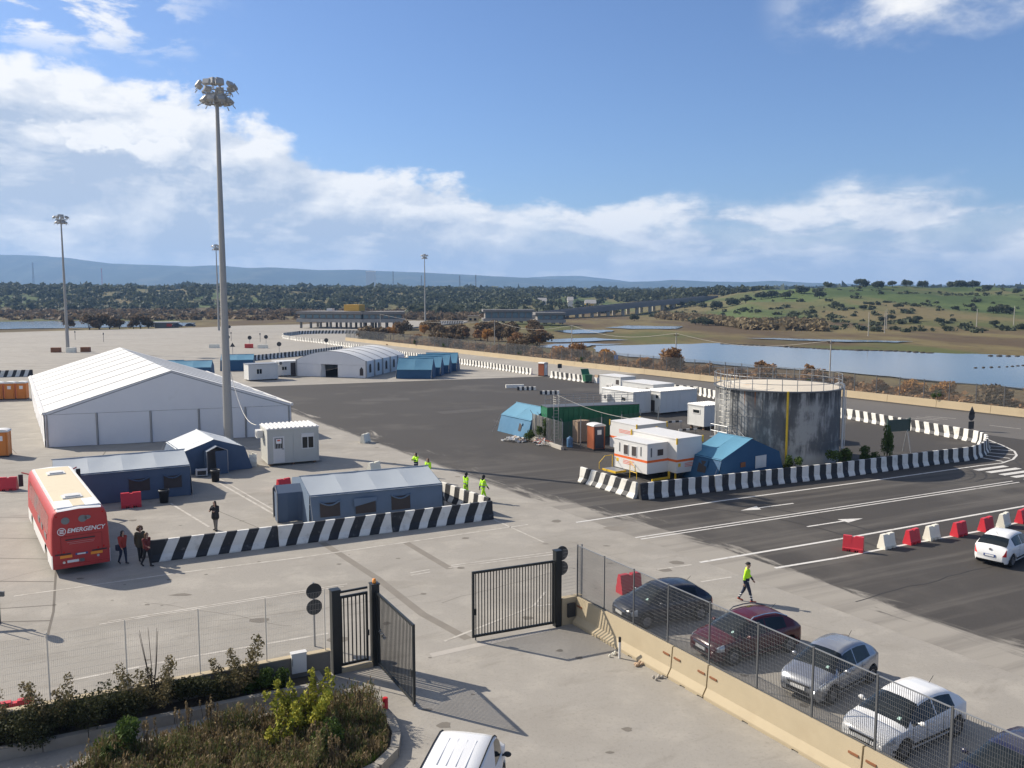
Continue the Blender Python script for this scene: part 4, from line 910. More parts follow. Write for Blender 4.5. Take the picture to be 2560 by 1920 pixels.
def fence(name, label, pts, z0, z1, spacing, sx, sz, r, wire, post_mat, post=.05, cat='fence', posts_at=None, base=0., arms=False):
    t = thing(name, label, cat, (0,0,0))
    P_ = []
    for a, b_ in zip(pts, pts[1:]):
        a, b_ = Vector(a), Vector(b_); n = max(1, round((b_-a).length/spacing))
        P_ += [a.lerp(b_, i/n) for i in range(n)]
    P_.append(Vector(pts[-1]))
    for i, p in enumerate(P_):
        o = MB(); o.box(-post/2,post/2,-post/2,post/2,base,z1+.04)
        if arms: o.bar((0,0,z1),(-.18,-.18,z1+.35),.035)
        d = (P_[min(i+1, len(P_)-1)] - P_[max(i-1, 0)]); o.build('post', post_mat, t, (p.x,p.y,0), atan2(d.y,d.x))
    for a, b_ in zip(P_, P_[1:]): mesh_panel(a, b_, z0, z1, sx, sz, r, wire, t)
    return t
fence('wire_fence', 'weathered wire fence round the enclosure before the green container', [(1.9,78.3),(4.33,72.9),(6.0,74.3)], .3, 2.35, 1.5, .10, .10, .009, 'galv_dark', 'galv', .07, arms=True)
fence('wire_fence', 'wire fence behind the orange toilet beside the green container', [(6.0,74.3),(10.0,77.6),(13.9,80.9)], .1, 2.35, 2.2, .12, .12, .008, 'galv_dark', 'galv', .07, arms=True)
tag(MB().bar((1.85,78.2,.15),(4.33,72.75,.15),.3,.3).build('concrete_kerb', 'concrete'), 'low concrete kerb under the enclosure wire fence', 'kerb')
t = thing('corrugated_screen', 'rusty grey corrugated sheets screening the blue tent end', 'screen', (2.0,78.6,0), atan2(-5.2,2.2))
for i in range(14): MB().box(.25*i,.25*i+.2,.05*(i % 2),.05*(i % 2)+.03,.1,2.3).build('sheet', 'galv_dark' if i % 3 else 'concrete', t)
mb = MB(); mb.box(0,1.2,0,.9,0,1.9); mb.box(1.3,2.2,.1,.9,0,1.7)
t = thing('equipment_cabinet', 'beige equipment cabinet standing inside the wire enclosure', 'cabinet', (5.9,76.2,.006), UA); MB().box(0,1.3,0,.8,.05,1.95).build('body', 'cardboard', t); MB().box(.06,.62,-.02,0,.15,1.85).build('door', 'cardboard', t); MB().box(.68,1.24,-.02,0,.15,1.85).build('door', 'cardboard', t)
mb = MB(); mb.lathe([(0,0),(.26,0),(.27,.05),(.27,.75),(.24,.82),(.1,.9),(.1,.95),(0,.95)], 16); tag(mb.build('gas_bottle', 'blue_drum', None, (5.05,74.1,.006), smooth=True), 'blue gas bottle standing in the wire enclosure corner', 'bottle')
# heap of white debris and pipes beside the tent
t = thing('debris_heap', 'heap of white plaster debris and boards beside the blue tent', 'debris', (0.2,77.0,.006))
random.seed(4)
for i in range(34):
    a = random.uniform(0,2*pi); r_ = random.uniform(0,1)**.6; x, y = r_*1.25*cos(a), r_*.75*sin(a); z_ = .45*(1-r_)
    o = MB().box(-.2*random.uniform(.4,1.5),.2*random.uniform(.4,1.5),-.12,.12,0,.07*random.uniform(.5,2.2)).build('debris_piece', random.choice(['white_paint','plastic_white','white_paint','cardboard']), t, (x,y,z_)); o.rotation_euler = (random.uniform(-.6,.6), random.uniform(-.6,.6), random.uniform(0,6))
t = thing('scrap_heap', 'tangle of old pipes and branches along the enclosure kerb', 'scrap', (2.55,75.0,.006))
for i in range(22):
    a = random.uniform(0,pi); l = random.uniform(.4,1.0); x, y = random.uniform(-.7,.9), random.uniform(-.7,.7)
    MB().tube((x-l/2*cos(a),y-l/2*sin(a),random.uniform(.05,.35)),(x+l/2*cos(a),y+l/2*sin(a),random.uniform(.05,.65)),.03,6).build('pipe', random.choice(['galv','cardboard','white_paint','print_red']), t)

# ================================================================== PORTABLE TOILETS
def toilet(label, x, y, rz, body, roof='white_paint', door='side', name='portable_toilet', group='portable toilets', s=1.):
    t = thing(name, label, 'toilet', (x, y, .006), rz, group); w_ = 1.12
    MB().box(-.02,w_+.02,-.02,w_+.02,0,.12).build('base', 'dark_metal', t)
    b_ = MB(); b_.box(.03,w_-.03,.03,w_-.03,.12,2.06)
    for x_ in (0,w_-.1):
        for y_ in (0,w_-.1): b_.box(x_,x_+.1,y_,y_+.1,.12,2.06)
    for i in range(4): b_.box(.15+.22*i,.27+.22*i,.015,.03,.2,1.95); b_.box(.015,.03,.15+.22*i,.27+.22*i,.2,1.95)
    b_.build('cabin', body, t)
    r_ = MB(); n = 8
    r_.prism_y([(-.05,2.06),(w_+.05,2.06),(w_+.05,2.12)] + [(w_/2+(w_/2+.05)*cos(pi*i/n), 2.12+.16*sin(pi*i/n)) for i in range(1,n)] + [(-.05,2.12)], -.05, w_+.05); r_.build('roof', roof, t)
    d = MB().box(.14,w_-.14,-.02,.014,.16,2.0).build('door', door, t) if door != 'side' else MB().box(.14,w_-.14,-.02,.014,.16,2.0).build('door', body, t)
    MB().box(.35,.75,-.03,-.02,1.35,1.75).build('notice', 'print_white', d)
    return t
toilet('weathered red portable toilet with white roof beside the green container', 6.95,72.35, .42, 'red_toilet', 'white_paint', 'navy_toilet')
toilet('far portable toilet with grey side and orange front at the barrier line', 5.15,138.8, .9, 'red_toilet', 'white_paint', 'cabin_wall', s=1.2)
for k in range(4): toilet('orange portable toilet behind the big white tent, %s from the left' % ORD[k], -66.6+1.32*k, 107.0+.33*k, .25, 'orange_toilet', 'white_paint', group='row of orange toilets')
toilet('orange portable toilet with white roof cut by the left edge', -42.35,69.2, .3, 'orange_toilet', 'white_paint', group='orange toilet at left edge')

# ================================================================== STORAGE TANK
tk = bpy.data.materials.new('tank_paint'); tk.use_nodes = True; t = NT(tk.node_tree); b = t.n['Principled BSDF']
oc = t.node('ShaderNodeTexCoord').outputs['Object']; sp2 = t.node('ShaderNodeSeparateXYZ'); t.l.new(oc, sp2.inputs[0])
angn = t.math('ARCTAN2', sp2.outputs[1], sp2.outputs[0]); cyl = t.comb(t.math('MULTIPLY', angn, 5.0), t.math('MULTIPLY', sp2.outputs[2], .55), 0.0)
streak = t.noise(t.vmath('MULTIPLY', cyl, (1, .16, 1)), 1.6, 6, .7); blot = t.noise(cyl, .40, 6, .66, .15); fine = t.noise(cyl, 3.0, 4, .7)
c = t.mix(t.step(t.math('ADD', t.math('MULTIPLY', streak, .38), t.math('MULTIPLY', blot, .80)), .52, .64), (.36,.36,.345), (.115,.118,.12))
c = t.mix(t.math('MULTIPLY', t.step(fine, .52, .72), .55), c, (.22,.225,.22))
c = t.mix(t.step(t.math('ADD', sp2.outputs[2], t.math('MULTIPLY', streak, 1.4)), 2.3, 1.5), c, (.40,.40,.385))
c = t.mix(t.math('MULTIPLY', t.step(sp2.outputs[2], 4.6, 5.6), t.step(streak, .40, .56)), c, (.05,.052,.055))
t.put(b.inputs['Base Color'], c); b.inputs['Roughness'].default_value = .75; M['tank_paint'] = tk
pm('tank_roof', (.56,.50,.40), .85, .12, .6, stain=((.42,.22,.08), .6), st=(.60,.72), stscale=.5)
TC = (21.4,69.0); TR, TH = 4.85, 6.0
t = thing('storage_tank', 'large weathered grey cylindrical storage tank with pale roof and railing', 'tank', (*TC, .005))
sh = MB()
zs = [0,.05,1.98,2.0,3.96,3.98,5.9,TH]; sh.lathe([(TR if k % 2 == 0 else TR+.004, z_) for k, z_ in enumerate(zs)], 72); shell = sh.build('shell', 'tank_paint', t, smooth=True)
for z_ in (1.98,3.96): MB().lathe([(TR+.001,z_-.05),(TR+.025,z_-.05),(TR+.025,z_+.05),(TR+.001,z_+.05)], 72).build('hoop', 'tank_paint', shell)
random.seed(61)
for c_k in range(3):
    for i in range(9):
        a = 2*pi*(i+.5*(c_k % 2)+random.uniform(-.04,.04))/9; x, y = (TR+.006)*cos(a), (TR+.006)*sin(a); MB().tube((x,y,1.98*c_k+.04),(x,y,1.98*c_k+1.94),.022,5).build('weld_seam', 'tank_paint', shell)
for i in range(14):
    a = 2*pi*random.random(); x, y = (TR+.003)*cos(a), (TR+.003)*sin(a); h_ = random.uniform(.5,1.8); MB().add([(x-.05*-sin(a),y-.05*cos(a),TH-.12),(x+.05*-sin(a),y+.05*cos(a),TH-.12),(x+.012*-sin(a),y+.012*cos(a),TH-.12-h_)], [(0,1,2)]).build('rust_run', 'rust', shell, fix=False)
MB().lathe([(TR+.02,TH-.10),(TR+.16,TH-.10),(TR+.16,TH),(TR-.05,TH),(TR-.05,TH-.02)], 72).build('rim', 'galv_dark', t)
MB().lathe([(TR-.05,TH-.03),(3.5,TH+.10),(1.5,TH+.2),(0,TH+.22)], 72).build('roof', 'tank_roof', t, smooth=True)
rl = MB()
for i in range(28):
    a = 2*pi*i/28; rl.tube((4.93*cos(a),4.93*sin(a),TH),(4.93*cos(a),4.93*sin(a),TH+1.0),.028,6)
for z_ in (.5,1.0):
    for i in range(56): a, c_ = 2*pi*i/56, 2*pi*(i+1)/56; rl.tube((4.93*cos(a),4.93*sin(a),TH+z_),(4.93*cos(c_),4.93*sin(c_),TH+z_),.02,5)
rl.build('railing', 'galv', t)
vp = radians(-98)   # yellow pipe on the side towards the road
mb = MB(); x, y = 4.99*cos(vp), 4.99*sin(vp); mb.tube((x,y,.3),(x,y,TH+.02),.085,10); mb.box(x-.12,x+.12,y-.1,y+.14,.3,.5); mb.build('down_pipe', 'yellow_paint', t)
vp = radians(-26); x, y = 5.05*cos(vp), 5.05*sin(vp); mb = MB(); mb.tube((x,y,0),(x,y,TH+.25),.09,10); mb.path([(x,y,TH+.25),(x-.25,y+.1,TH+.38),(x-.6,y+.3,TH+.25)], .09, 10); mb.tube((x+.22,y+.1,0),(x+.22,y+.1,TH-.2),.035,8); mb.build('overflow_pipe', 'cabin_wall', t)
# caged ladder and mid-height landing on the west side
va = radians(-152); ca, sa = cos(va), sin(va); tx, ty = -sa, ca
def lp(r_, s_, z_): r_ -= .15; return (r_*ca + s_*tx, r_*sa + s_*ty, z_)
lad = MB()
for s_ in (-.22,.22): lad.tube(lp(5.3,s_,2.2),lp(5.3,s_,TH+1.1),.03,6)
for i in range(15): lad.tube(lp(5.3,-.22,2.4+.28*i),lp(5.3,.22,2.4+.28*i),.016,5)
for k in range(8):
    z_ = 2.9+.45*k; lad.path([lp(5.3,-.25,z_),lp(5.6,-.38,z_),lp(5.95,-.25,z_),lp(5.95,.25,z_),lp(5.6,.38,z_),lp(5.3,.25,z_)], .018, 5)
for s_, r_ in ((-.38,5.6),(-.25,5.95),(.25,5.95),(.38,5.6)): lad.tube(lp(r_,s_,3.7),lp(r_,s_,6.1),.016,5)
lad.build('ladder', 'wire_pale', t)
ln = MB(); pl = [lp(5.05,-1.0,2.1),lp(5.05,1.0,2.1),lp(6.2,1.0,2.1),lp(6.2,-1.0,2.1)]
ln.add([*pl, *[(x,y,z_+.08) for x,y,z_ in pl]], [(0,1,2,3),(4,5,6,7),(0,1,5,4),(1,2,6,5),(2,3,7,6),(3,0,4,7)])
for r_, s_ in ((6.15,-.95),(6.15,.95),(6.15,0),(5.2,-.95),(5.2,.95)): ln.tube(lp(r_,s_,0),lp(r_,s_,3.15),.035,6)
for z_ in (2.65,3.15): ln.path([lp(5.2,-.95,z_),lp(6.15,-.95,z_),lp(6.15,.95,z_),lp(5.2,.95,z_)], .025, 5)
ln.build('landing', 'galv', t)
sp3 = MB()
a_, b2 = lp(5.6,1.0,2.1), lp(5.6,4.2,0)
for r_ in (5.3,5.95):
    sp3.bar(lp(r_,.95,2.1), lp(r_,4.0,.05), .05, .16); sp3.path([lp(r_,.95,3.1), lp(r_,4.0,1.0), lp(r_,4.0,.0)], .022, 5)
for i in range(9): s_ = 1.1+2.85*i/9; z_ = 2.1-2.05*(i+.5)/9; sp3.para(lp(5.3,s_,z_), Vector(lp(5.95,s_,z_))-Vector(lp(5.3,s_,z_)), (tx*.24,ty*.24,0), (0,0,.03))
sp3.build('stair', 'galv', t)
gn = MB()
for k in (0,1):
    s_ = -.55+1.1*k; gn.tube(lp(5.2,s_,TH),lp(5.2,s_,TH+1.7),.03,6)
gn.path([lp(5.2,-.55,TH+1.7),lp(6.3,-.75,TH+1.65)], .03, 6); gn.path([lp(5.2,.55,TH+1.55),lp(4.1,.75,TH+1.5)], .03, 6); gn.build('hand_grip', 'galv', t)

# ================================================================== WHEELED BIN, BOX AND SMALL THINGS BY THE FAR LINE
t = thing('wheeled_bin', 'dark green wheeled bin with open lid at the far barriers', 'bin', (11.0,128.6,.006), .4)
mb = MB(); mb.prism_y([(.1,.2),(1.1,.2),(1.25,1.2),(-.05,1.2)], 0, .95); mb.build('body', 'green_bin', t)
o = MB().box(0,1.3,-.03,.03,0,.9).build('lid', 'green_bin', t, (-.05,.98,1.2)); o.rotation_euler = (-.5,0,0)
for x in (.15,1.05):
    for y in (.1,.85): MB().tube((x,y-.04,.1),(x,y+.04,.1),.1,10).build('wheel', 'rubber', t)
t = thing('white_crate', 'white crate with cardboard on top beside the green bin', 'crate', (12.7,127.9,.006), .4); MB().box(0,1.2,0,.9,0,.85).build('box', 'white_paint', t); o = MB().box(0,.8,0,.7,0,.4).build('cardboard', 'cardboard', t, (.2,.1,.86)); o.rotation_euler = (0,.15,.3)
# ================================================================== BOUNDARY WALL AND FENCE BESIDE THE MARSH
WD = Vector((-.555,.832)); W0 = Vector((wall_x(-20), -20)); WN = Vector((.832,.555)); WL = (Vector((wall_x(248), 248))-W0).length
mb = MB(); mb.prism_x([(-.22,0),(.22,0),(.15,.88),(-.15,.88)], 0, WL)
t = thing('boundary_wall', 'long low cream concrete wall between the road and the marsh', 'wall', (W0.x, W0.y, 0), atan2(WD.y, WD.x))
n = int(WL/6.2)
for i in range(n):
    MB().prism_x([(-.24,0),(.24,0),(.20,.25),(.13,.88),(-.13,.88),(-.20,.25)], WL*i/n+.02, WL*(i+1)/n-.02).build('wall_block', 'far_wall', t)
t = thing('marsh_fence', 'tall grey mesh fence on top of the long cream wall', 'fence', (W0.x, W0.y, 0), atan2(WD.y, WD.x))
n = int(WL/3.1)
vr = MB()
pm('mesh_far', (.20,.20,.185), .7, .1, 2)
pn = mesh_panel((0,0), (WL/n,0), .9, 3.15, .12, .16, .0115, 'mesh_far', t); pdat = pn.data; pst = MB().box(-.04,.04,-.04,.04,.86,3.2).build('post', 'galv_dark', t).data
for i in range(1, n):
    link('mesh_panel', pdat, t, (WL*i/n,0,0)); link('post', pst, t, (WL*i/n,0,0))

# ================================================================== FENCE AND WALL BY THE PARKED CARS (right of the gate)
FD = Vector((.512,-.859)); B0 = Vector((3.96,31.09)); FN = Vector((.859,.512)); FA = atan2(FD.y, FD.x)
def jersey_block(name, label, p, ang, L, mat, group, Hh=1.1):
    t = thing(name, label, 'barrier', (p.x, p.y, .004), ang, group)
    mb = MB(); mb.prism_x([(-.31,.05),(-.31,.12),(-.16,.36),(-.10,Hh),(.10,Hh),(.16,.36),(.31,.12),(.31,.05)], 0, L); bd = mb.build('block', mat, t)
    ft = MB()
    k = max(2, int(L/1.5))
    for i in range(k): ft.box(L*i/k, L*(i+1)/k-.25, -.305, .305, 0, .052)
    ft.build('foot', mat, t)
    for x in (.25, L-.25):
        MB().box(x-.16,x+.16,-.16,.16,Hh-.36,Hh-.30).build('lifting_slot', 'rust', bd)
    return t
C0 = B0 + FN*.30
for k, (a, b_) in enumerate(((-2.95,2.80),(2.86,4.55),(4.61,10.5),(10.56,16.5),(16.56,22.5))):
    jersey_block('cream_barrier', 'cream concrete barrier under the right mesh fence, %s from the gate' % ORD[k], C0 + FD*a, FA, b_-a, 'cream_concrete', 'cream barriers beside the parked cars')
t = thing('grating_fence', 'tall grey steel grating fence standing on the cream barriers', 'fence', (C0.x, C0.y, 0), FA)
posts = [-3.05,-1.25,.55,2.45,4.5,6.6,8.7,10.8,12.9,15.0,17.1,19.2]
for i, x in enumerate(posts):
    MB().box(x-.024,x+.024,-.02,.02,1.08,3.24).build('post', 'galv_dark', t)
for a, b_ in zip(posts, posts[1:]):
    p = mesh_panel((a+.04,0), (b_-.04,0), 1.13, 3.2, .062, .132, .0018, 'galv_dark', t, 'grating_panel', flat=True)
    MB().bar((a+.04,0,3.2),(b_-.04,0,3.2),.03).build('top_rail', 'galv', p); MB().bar((a+.04,0,1.13),(b_-.04,0,1.13),.03).build('bottom_rail', 'galv_dark', p)
tag(MB().para((2.02,33.45,0),(.85,.48,0),(-.12,.21,0),(0,0,1.12)).build('wall_stub', 'cream_concrete'), 'short cream wall between right gate post and the fence', 'wall')
MBx = MB().para((2.22,33.5,.35),(.30,.17,0),(.05,-.09,0),(0,0,.55)); tag(MBx.build('control_box', 'dark_metal'), 'dark control box on the short wall beside the gate post', 'box')
mesh_w = thing('mesh_infill', 'pale mesh panel between right gate post and grating fence', 'fence panel', (2.05,33.62,0), atan2(.48,.85)); mesh_panel((0,0),(.9,0),1.13,3.1,.06,.14,.004,'wire_pale',mesh_w); MB().box(.88,.93,-.02,.02,1.1,3.2).build('post','galv',mesh_w)
# small things at the foot of the wall
t = thing('marker_post', 'short white marker post with black top at the wall foot', 'post', (3.95,30.35,.004)); MB().tube((0,0,0),(0,0,.62),.05,10).build('shaft', 'white_paint', t); MB().tube((0,0,.62),(0,0,.80),.051,10).build('band', 'black_paint', t)
for k, (x, y, s_) in enumerate(((4.5,29.75,.35),(5.1,28.7,.22),(3.72,30.6,.2))):
    mb = MB(); random.seed(k); 
    for i in range(5): mb.ball((random.uniform(-s_,s_),random.uniform(-s_,s_)*.5,.05),s_*.3,s_*.2,.06,7,4)
    tag(mb.build('litter_pile', ['cardboard','concrete','plastic_white'][k], None, (x,y,.004), .5), ['brown rubbish lying beside the white marker post','grey rubble at the foot of the first barrier joint','crumpled pale rubbish in the gate shadow by the wall'][k], 'litter')

# ================================================================== GATES
def gate_leaf(label, p, q, z0, z1, nb, name='gate_leaf', drop=True):
    p, q = Vector(p), Vector(q); L = (q-p).length; t = thing(name, label, 'gate', (p.x, p.y, 0), atan2((q-p).y, (q-p).x), 'iron gates')
    fr = MB(); fr.box(0,.09,-.04,.04,z0,z1); fr.box(L-.09,L,-.04,.04,z0,z1); fr.box(.09,L-.09,-.035,.035,z0,z0+.09); fr.box(.09,L-.09,-.035,.035,z1-.09,z1); fr.build('frame', 'gate_paint', t)
    me = MB().box(-.018,.018,-.010,.010,z0+.088,z1-.088).mesh('bar', 'gate_paint')
    for i in range(nb): link('bar', me, t, (.09+(L-.18)*(i+.5)/nb, 0, 0))
    if drop: MB().box(L-.16,L-.12,-.02,.02,.02,z0+.02).build('drop_bolt', 'galv_dark', t); MB().box(L-.2,L-.09,-.07,-.045,1.0,1.25).build('lock', 'dark_metal', t)
    return t
def gate_post(label, x, y, h=3.0, s=.30, lamp=False):
    t = thing('gate_post', label, 'post', (x, y, 0), atan2(.48,.877), 'iron gate posts')
    MB().box(-s/2,s/2,-s/2,s/2,0,h).build('column', 'gate_paint', t); MB().box(-s/2-.02,s/2+.02,-s/2-.02,s/2+.02,h,h+.04).build('cap', 'gate_paint', t)
    if lamp:
        l = MB().lathe([(0,h+.04),(.07,h+.04),(.07,h+.07),(.06,h+.19),(0,h+.2)], 12).build('warning_lamp', 'amber', t, smooth=True)
    return t
gate_post('dark iron gate post left of the small pedestrian gate', -6.2,29.15)
gate_post('dark iron gate post with orange lamp between both gate leaves', -4.92,29.8, 3.0, .28, True)
gate_post('dark iron gate post of the right gate leaf with round sign behind', 1.81,33.45, 3.1, .26)
MBp = thing('pedestrian_gate', 'narrow barred pedestrian gate between two iron posts', 'gate', (-6.05,29.23,0), atan2(.6,1.0), 'iron gates')
gL = 1.03
fr = MB(); fr.box(0,.07,-.035,.035,.2,2.75); fr.box(gL-.07,gL,-.035,.035,.2,2.75); fr.box(.07,gL-.07,-.03,.03,.2,.29); fr.box(.07,gL-.07,-.03,.03,2.66,2.75); fr.build('frame', 'gate_paint', MBp)
me = MB().box(-.02,.02,-.018,.018,.288,2.662).mesh('bar', 'gate_paint')
for i in range(6): link('bar', me, MBp, (.07+(gL-.14)*(i+.5)/6, 0, 0))
MB().box(.0,gL,-.03,.03,2.86,2.93).build('lintel', 'gate_paint', MBp); MB().box(gL-.06,gL+.02,-.10,-.035,1.15,1.35).build('lock', 'dark_metal', MBp)
tag(MB().para((-6.1,29.05,0),(1.15,.58,0),(-.09,.18,0),(0,0,.14)).build('threshold', 'cream_concrete'), 'low concrete threshold under the pedestrian gate', 'threshold')
gate_leaf('left gate leaf swung open towards the viewer, casting barred shadow', (-4.80,29.62), (-3.14,26.55), .12, 2.78, 26)
gate_leaf('right gate leaf standing open across the drive, barred shadow before it', (1.68,33.35), (-1.53,31.9), .14, 2.75, 27)
t = thing('gate_opener', 'white sleeved gate opener arm on the middle iron post', 'gate opener', (-4.72,29.58,1.35), -1.05); 
for i in range(5): MB().tube((.1*i,0,-.02*i),(.1*i+.09,0,-.02*i-.015),.055,10).build('sleeve', 'white_paint' if i % 2 == 0 else 'galv_dark', t)
MB().tube((-.12,0,.03),(0,0,0),.07,10).build('motor', 'dark_metal', t)
# threshold strip of the drive
stripe([(-3.0,30.6),(1.5,33.1)], .35, apron, .004, 'dust_print', 'drive_threshold')

# ---- round signs seen from behind
def disc_sign(label, x, y, rz, discs, h, r=.33, pole=.035, back='sign_back', name='traffic_sign', base=0.):
    t = thing(name, label, 'sign', (x, y, base), rz, None); MB().tube((0,0,0),(0,0,h),pole,8).build('pole', 'galv', t)
    for z_, kind in discs:
        if kind == 'disc': pts = [(r*cos(2*pi*i/24), z_+r*sin(2*pi*i/24)) for i in range(24)]
        elif kind == 'tri': pts = [(-r*1.1, z_-r*.75), (r*1.1, z_-r*.75), (0, z_+r*1.15)]
        else: pts = [(-r*.9,z_-r*.9),(r*.9,z_-r*.9),(r*.9,z_+r*.9),(-r*.9,z_+r*.9)]
        d = MB().prism_y(pts, -.06, -.045).build('sign_plate', back, t); MB().box(-r*.8,r*.8,-.045,-.03,z_-.03,z_+.03).build('bracket', 'galv_dark', d)
    return t
disc_sign('pair of round signs seen from behind, left of the pedestrian gate', -7.48,31.42, .5, ((2.18,'disc'),(1.56,'disc')), 2.5, .30)
disc_sign('pair of round signs seen from behind the right gate post', 2.0,34.15, .5, ((2.80,'disc'),(2.18,'disc')), 3.1, .30)
disc_sign('road sign with dark triangle and square at the island tip', 44.85,83.2, .4, ((1.95,'tri'),(1.42,'disc'),(.55,'sq')), 2.3, .42)
disc_sign('small square dark sign beside the far toilet', 7.6,136.5, .1, ((1.9,'sq'),), 2.3, .38)
disc_sign('small blue square sign against the marsh fence', 18.4,151.5, -.6, ((2.2,'sq'),), 2.5, .45, back='sign_blue')
t = thing('information_board', 'dark green information board on four legs at the tank island', 'board', (32.4,71.3,.005), .35)
MB().box(-1.2,1.2,-.04,.04,1.85,2.85).build('panel', 'sign_green', t); MB().box(-1.22,-1.1,-.07,.07,1.8,2.95).build('frame_post', 'sign_green', t); MB().box(1.1,1.22,-.07,.07,1.8,2.95).build('frame_post', 'sign_green', t)
for x in (-1.0,1.0):
    for y in (-.45,.45): MB().tube((x,y*1.0,0),(x*.95,0,2.0),.04,6).build('leg', 'galv', t)
# sign frame cut by the left edge
t = thing('sign_frame', 'portable sign on a steel frame cut by the left edge', 'sign', (-20.95,33.9,.004), .0)
MB().lathe([(0,-.02),(.34,-.02),(.34,.02),(0,.02)], 24).build('sign_plate', 'sign_red', t, (.05,-.2,2.45)).rotation_euler = (pi/2, 0, 1.98)
MB().lathe([(0,-.03),(.36,-.03),(.36,-.021),(0,-.021)], 24).build('rim', 'white_paint', t, (.05,-.2,2.45)).rotation_euler = (pi/2, 0, 1.98)
mb = MB()
for x, y in ((-.05,-.2),(.12,-.1),(-.45,-.5),(-.45,.2)): mb.tube((x,y,0),(x,y,2.1),.03,6)
mb.bar((-1.6,-.4,1.25),(.35,-.1,1.2),.10,.2); mb.bar((-1.8,-.3,.06),(.1,-.15,.06),.16,.1); mb.build('frame', 'galv_dark', t)

# ================================================================== LEFT WALL, FENCE AND PLANTING BEDS
pm('wire_cream', (.62,.57,.48), .6, .05, 3)
LD = Vector((-.891,-.454)); L0 = Vector((-6.42,29.0)); LA = atan2(LD.y, LD.x)
t = thing('garden_wall', 'low concrete wall with pale top left of the pedestrian gate', 'wall', (L0.x, L0.y, 0), LA)
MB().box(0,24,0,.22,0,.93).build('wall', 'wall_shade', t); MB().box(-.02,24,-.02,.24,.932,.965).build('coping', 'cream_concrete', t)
t = thing('mesh_fence', 'pale welded mesh fence on the low garden wall', 'fence', (L0.x, L0.y, 0), LA)
posts = [.15,2.15,4.28,6.45,8.6,10.75,12.9]
for x in posts: MB().box(x-.016,x+.016,.09,.12,.95,3.16).build('post', 'wire_cream', t)
for a, b_ in zip(posts, posts[1:]): mesh_panel((a+.03,.105),(b_-.03,.105),1.02,3.08,.055,.20,.0020,'wire_cream',t)
t = thing('meter_box', 'small white meter box on the garden wall by the gate', 'box', (-7.35,28.38,.0), LA+pi)
MB().box(-.25,.25,-.20,.02,.42,1.10).build('case', 'cabin_wall', t); MB().box(-.27,.27,-.22,.03,1.10,1.13).build('lid', 'white_paint', t); MB().tube((-.23,-.205,.7),(-.23,-.205,.95),.015,6).build('hinge', 'galv', t)
k0 = Vector((-6.25,27.75))
bed1 = MB(); p1_, p2_ = L0 + LD*.6, L0 + LD*24; q2_ = k0 + LD*24; bed1.add([(p1_.x,p1_.y,.22),(p2_.x,p2_.y,.22),(q2_.x,q2_.y,.22),(k0.x-.3,k0.y-.1,.22)], [(0,1,2,3)])
structure(bed1.build('planting_bed', 'soil', fix=False))
t = thing('bed_kerb', 'low stone kerb along the bed under the garden wall', 'kerb', (k0.x, k0.y, 0), LA)
for i in range(20): MB().box(1.2*i+.01,1.2*i+1.19,-.12,.12,0,.33+.01*(i % 3)).build('kerb_stone', 'kerb_stone', t)
MB().para((0,0,0),(-.0,-1.25,0),(.2,0,0),(0,0,.33)).build('kerb_stone', 'kerb_stone', t)
PL = [(-11.8,23.5),(-5.0,26.75),(-4.35,26.4),(-3.85,25.6),(-3.45,24.5),(-3.4,23.6),(-3.75,22.7),(-5.2,21.3),(-9.5,18.5),(-14.0,16.5)]
structure(MB().sheet([(x,y,.20) for x,y in PL]).build('planting_bed', 'soil', fix=False))
t = thing('planter_kerb', 'pale rounded kerb around the overgrown planting island', 'kerb', (0,0,0))
for a, b_ in zip(PL, PL[1:]+PL[:1]):
    a, b_ = Vector(a), Vector(b_); n = max(1, round((b_-a).length/1.0))
    for i in range(n):
        p, q = a.lerp(b_, i/n), a.lerp(b_, (i+1)/n); d = (q-p).normalized()*.012; MB().bar((p.x+d.x,p.y+d.y,.145),(q.x-d.x,q.y-d.y,.145),.26,.29).build('kerb_stone', 'kerb_stone', t)
t = thing('red_bollard', 'short red bollard stub at the planter corner', 'bollard', (-4.0,25.95,.0)); MB().tube((0,0,0),(0,0,.62),.09,12).build('tube', 'plastic_red', t); MB().tube((0,0,.62),(0,0,.64),.075,12).build('cap', 'lamp_red', t)
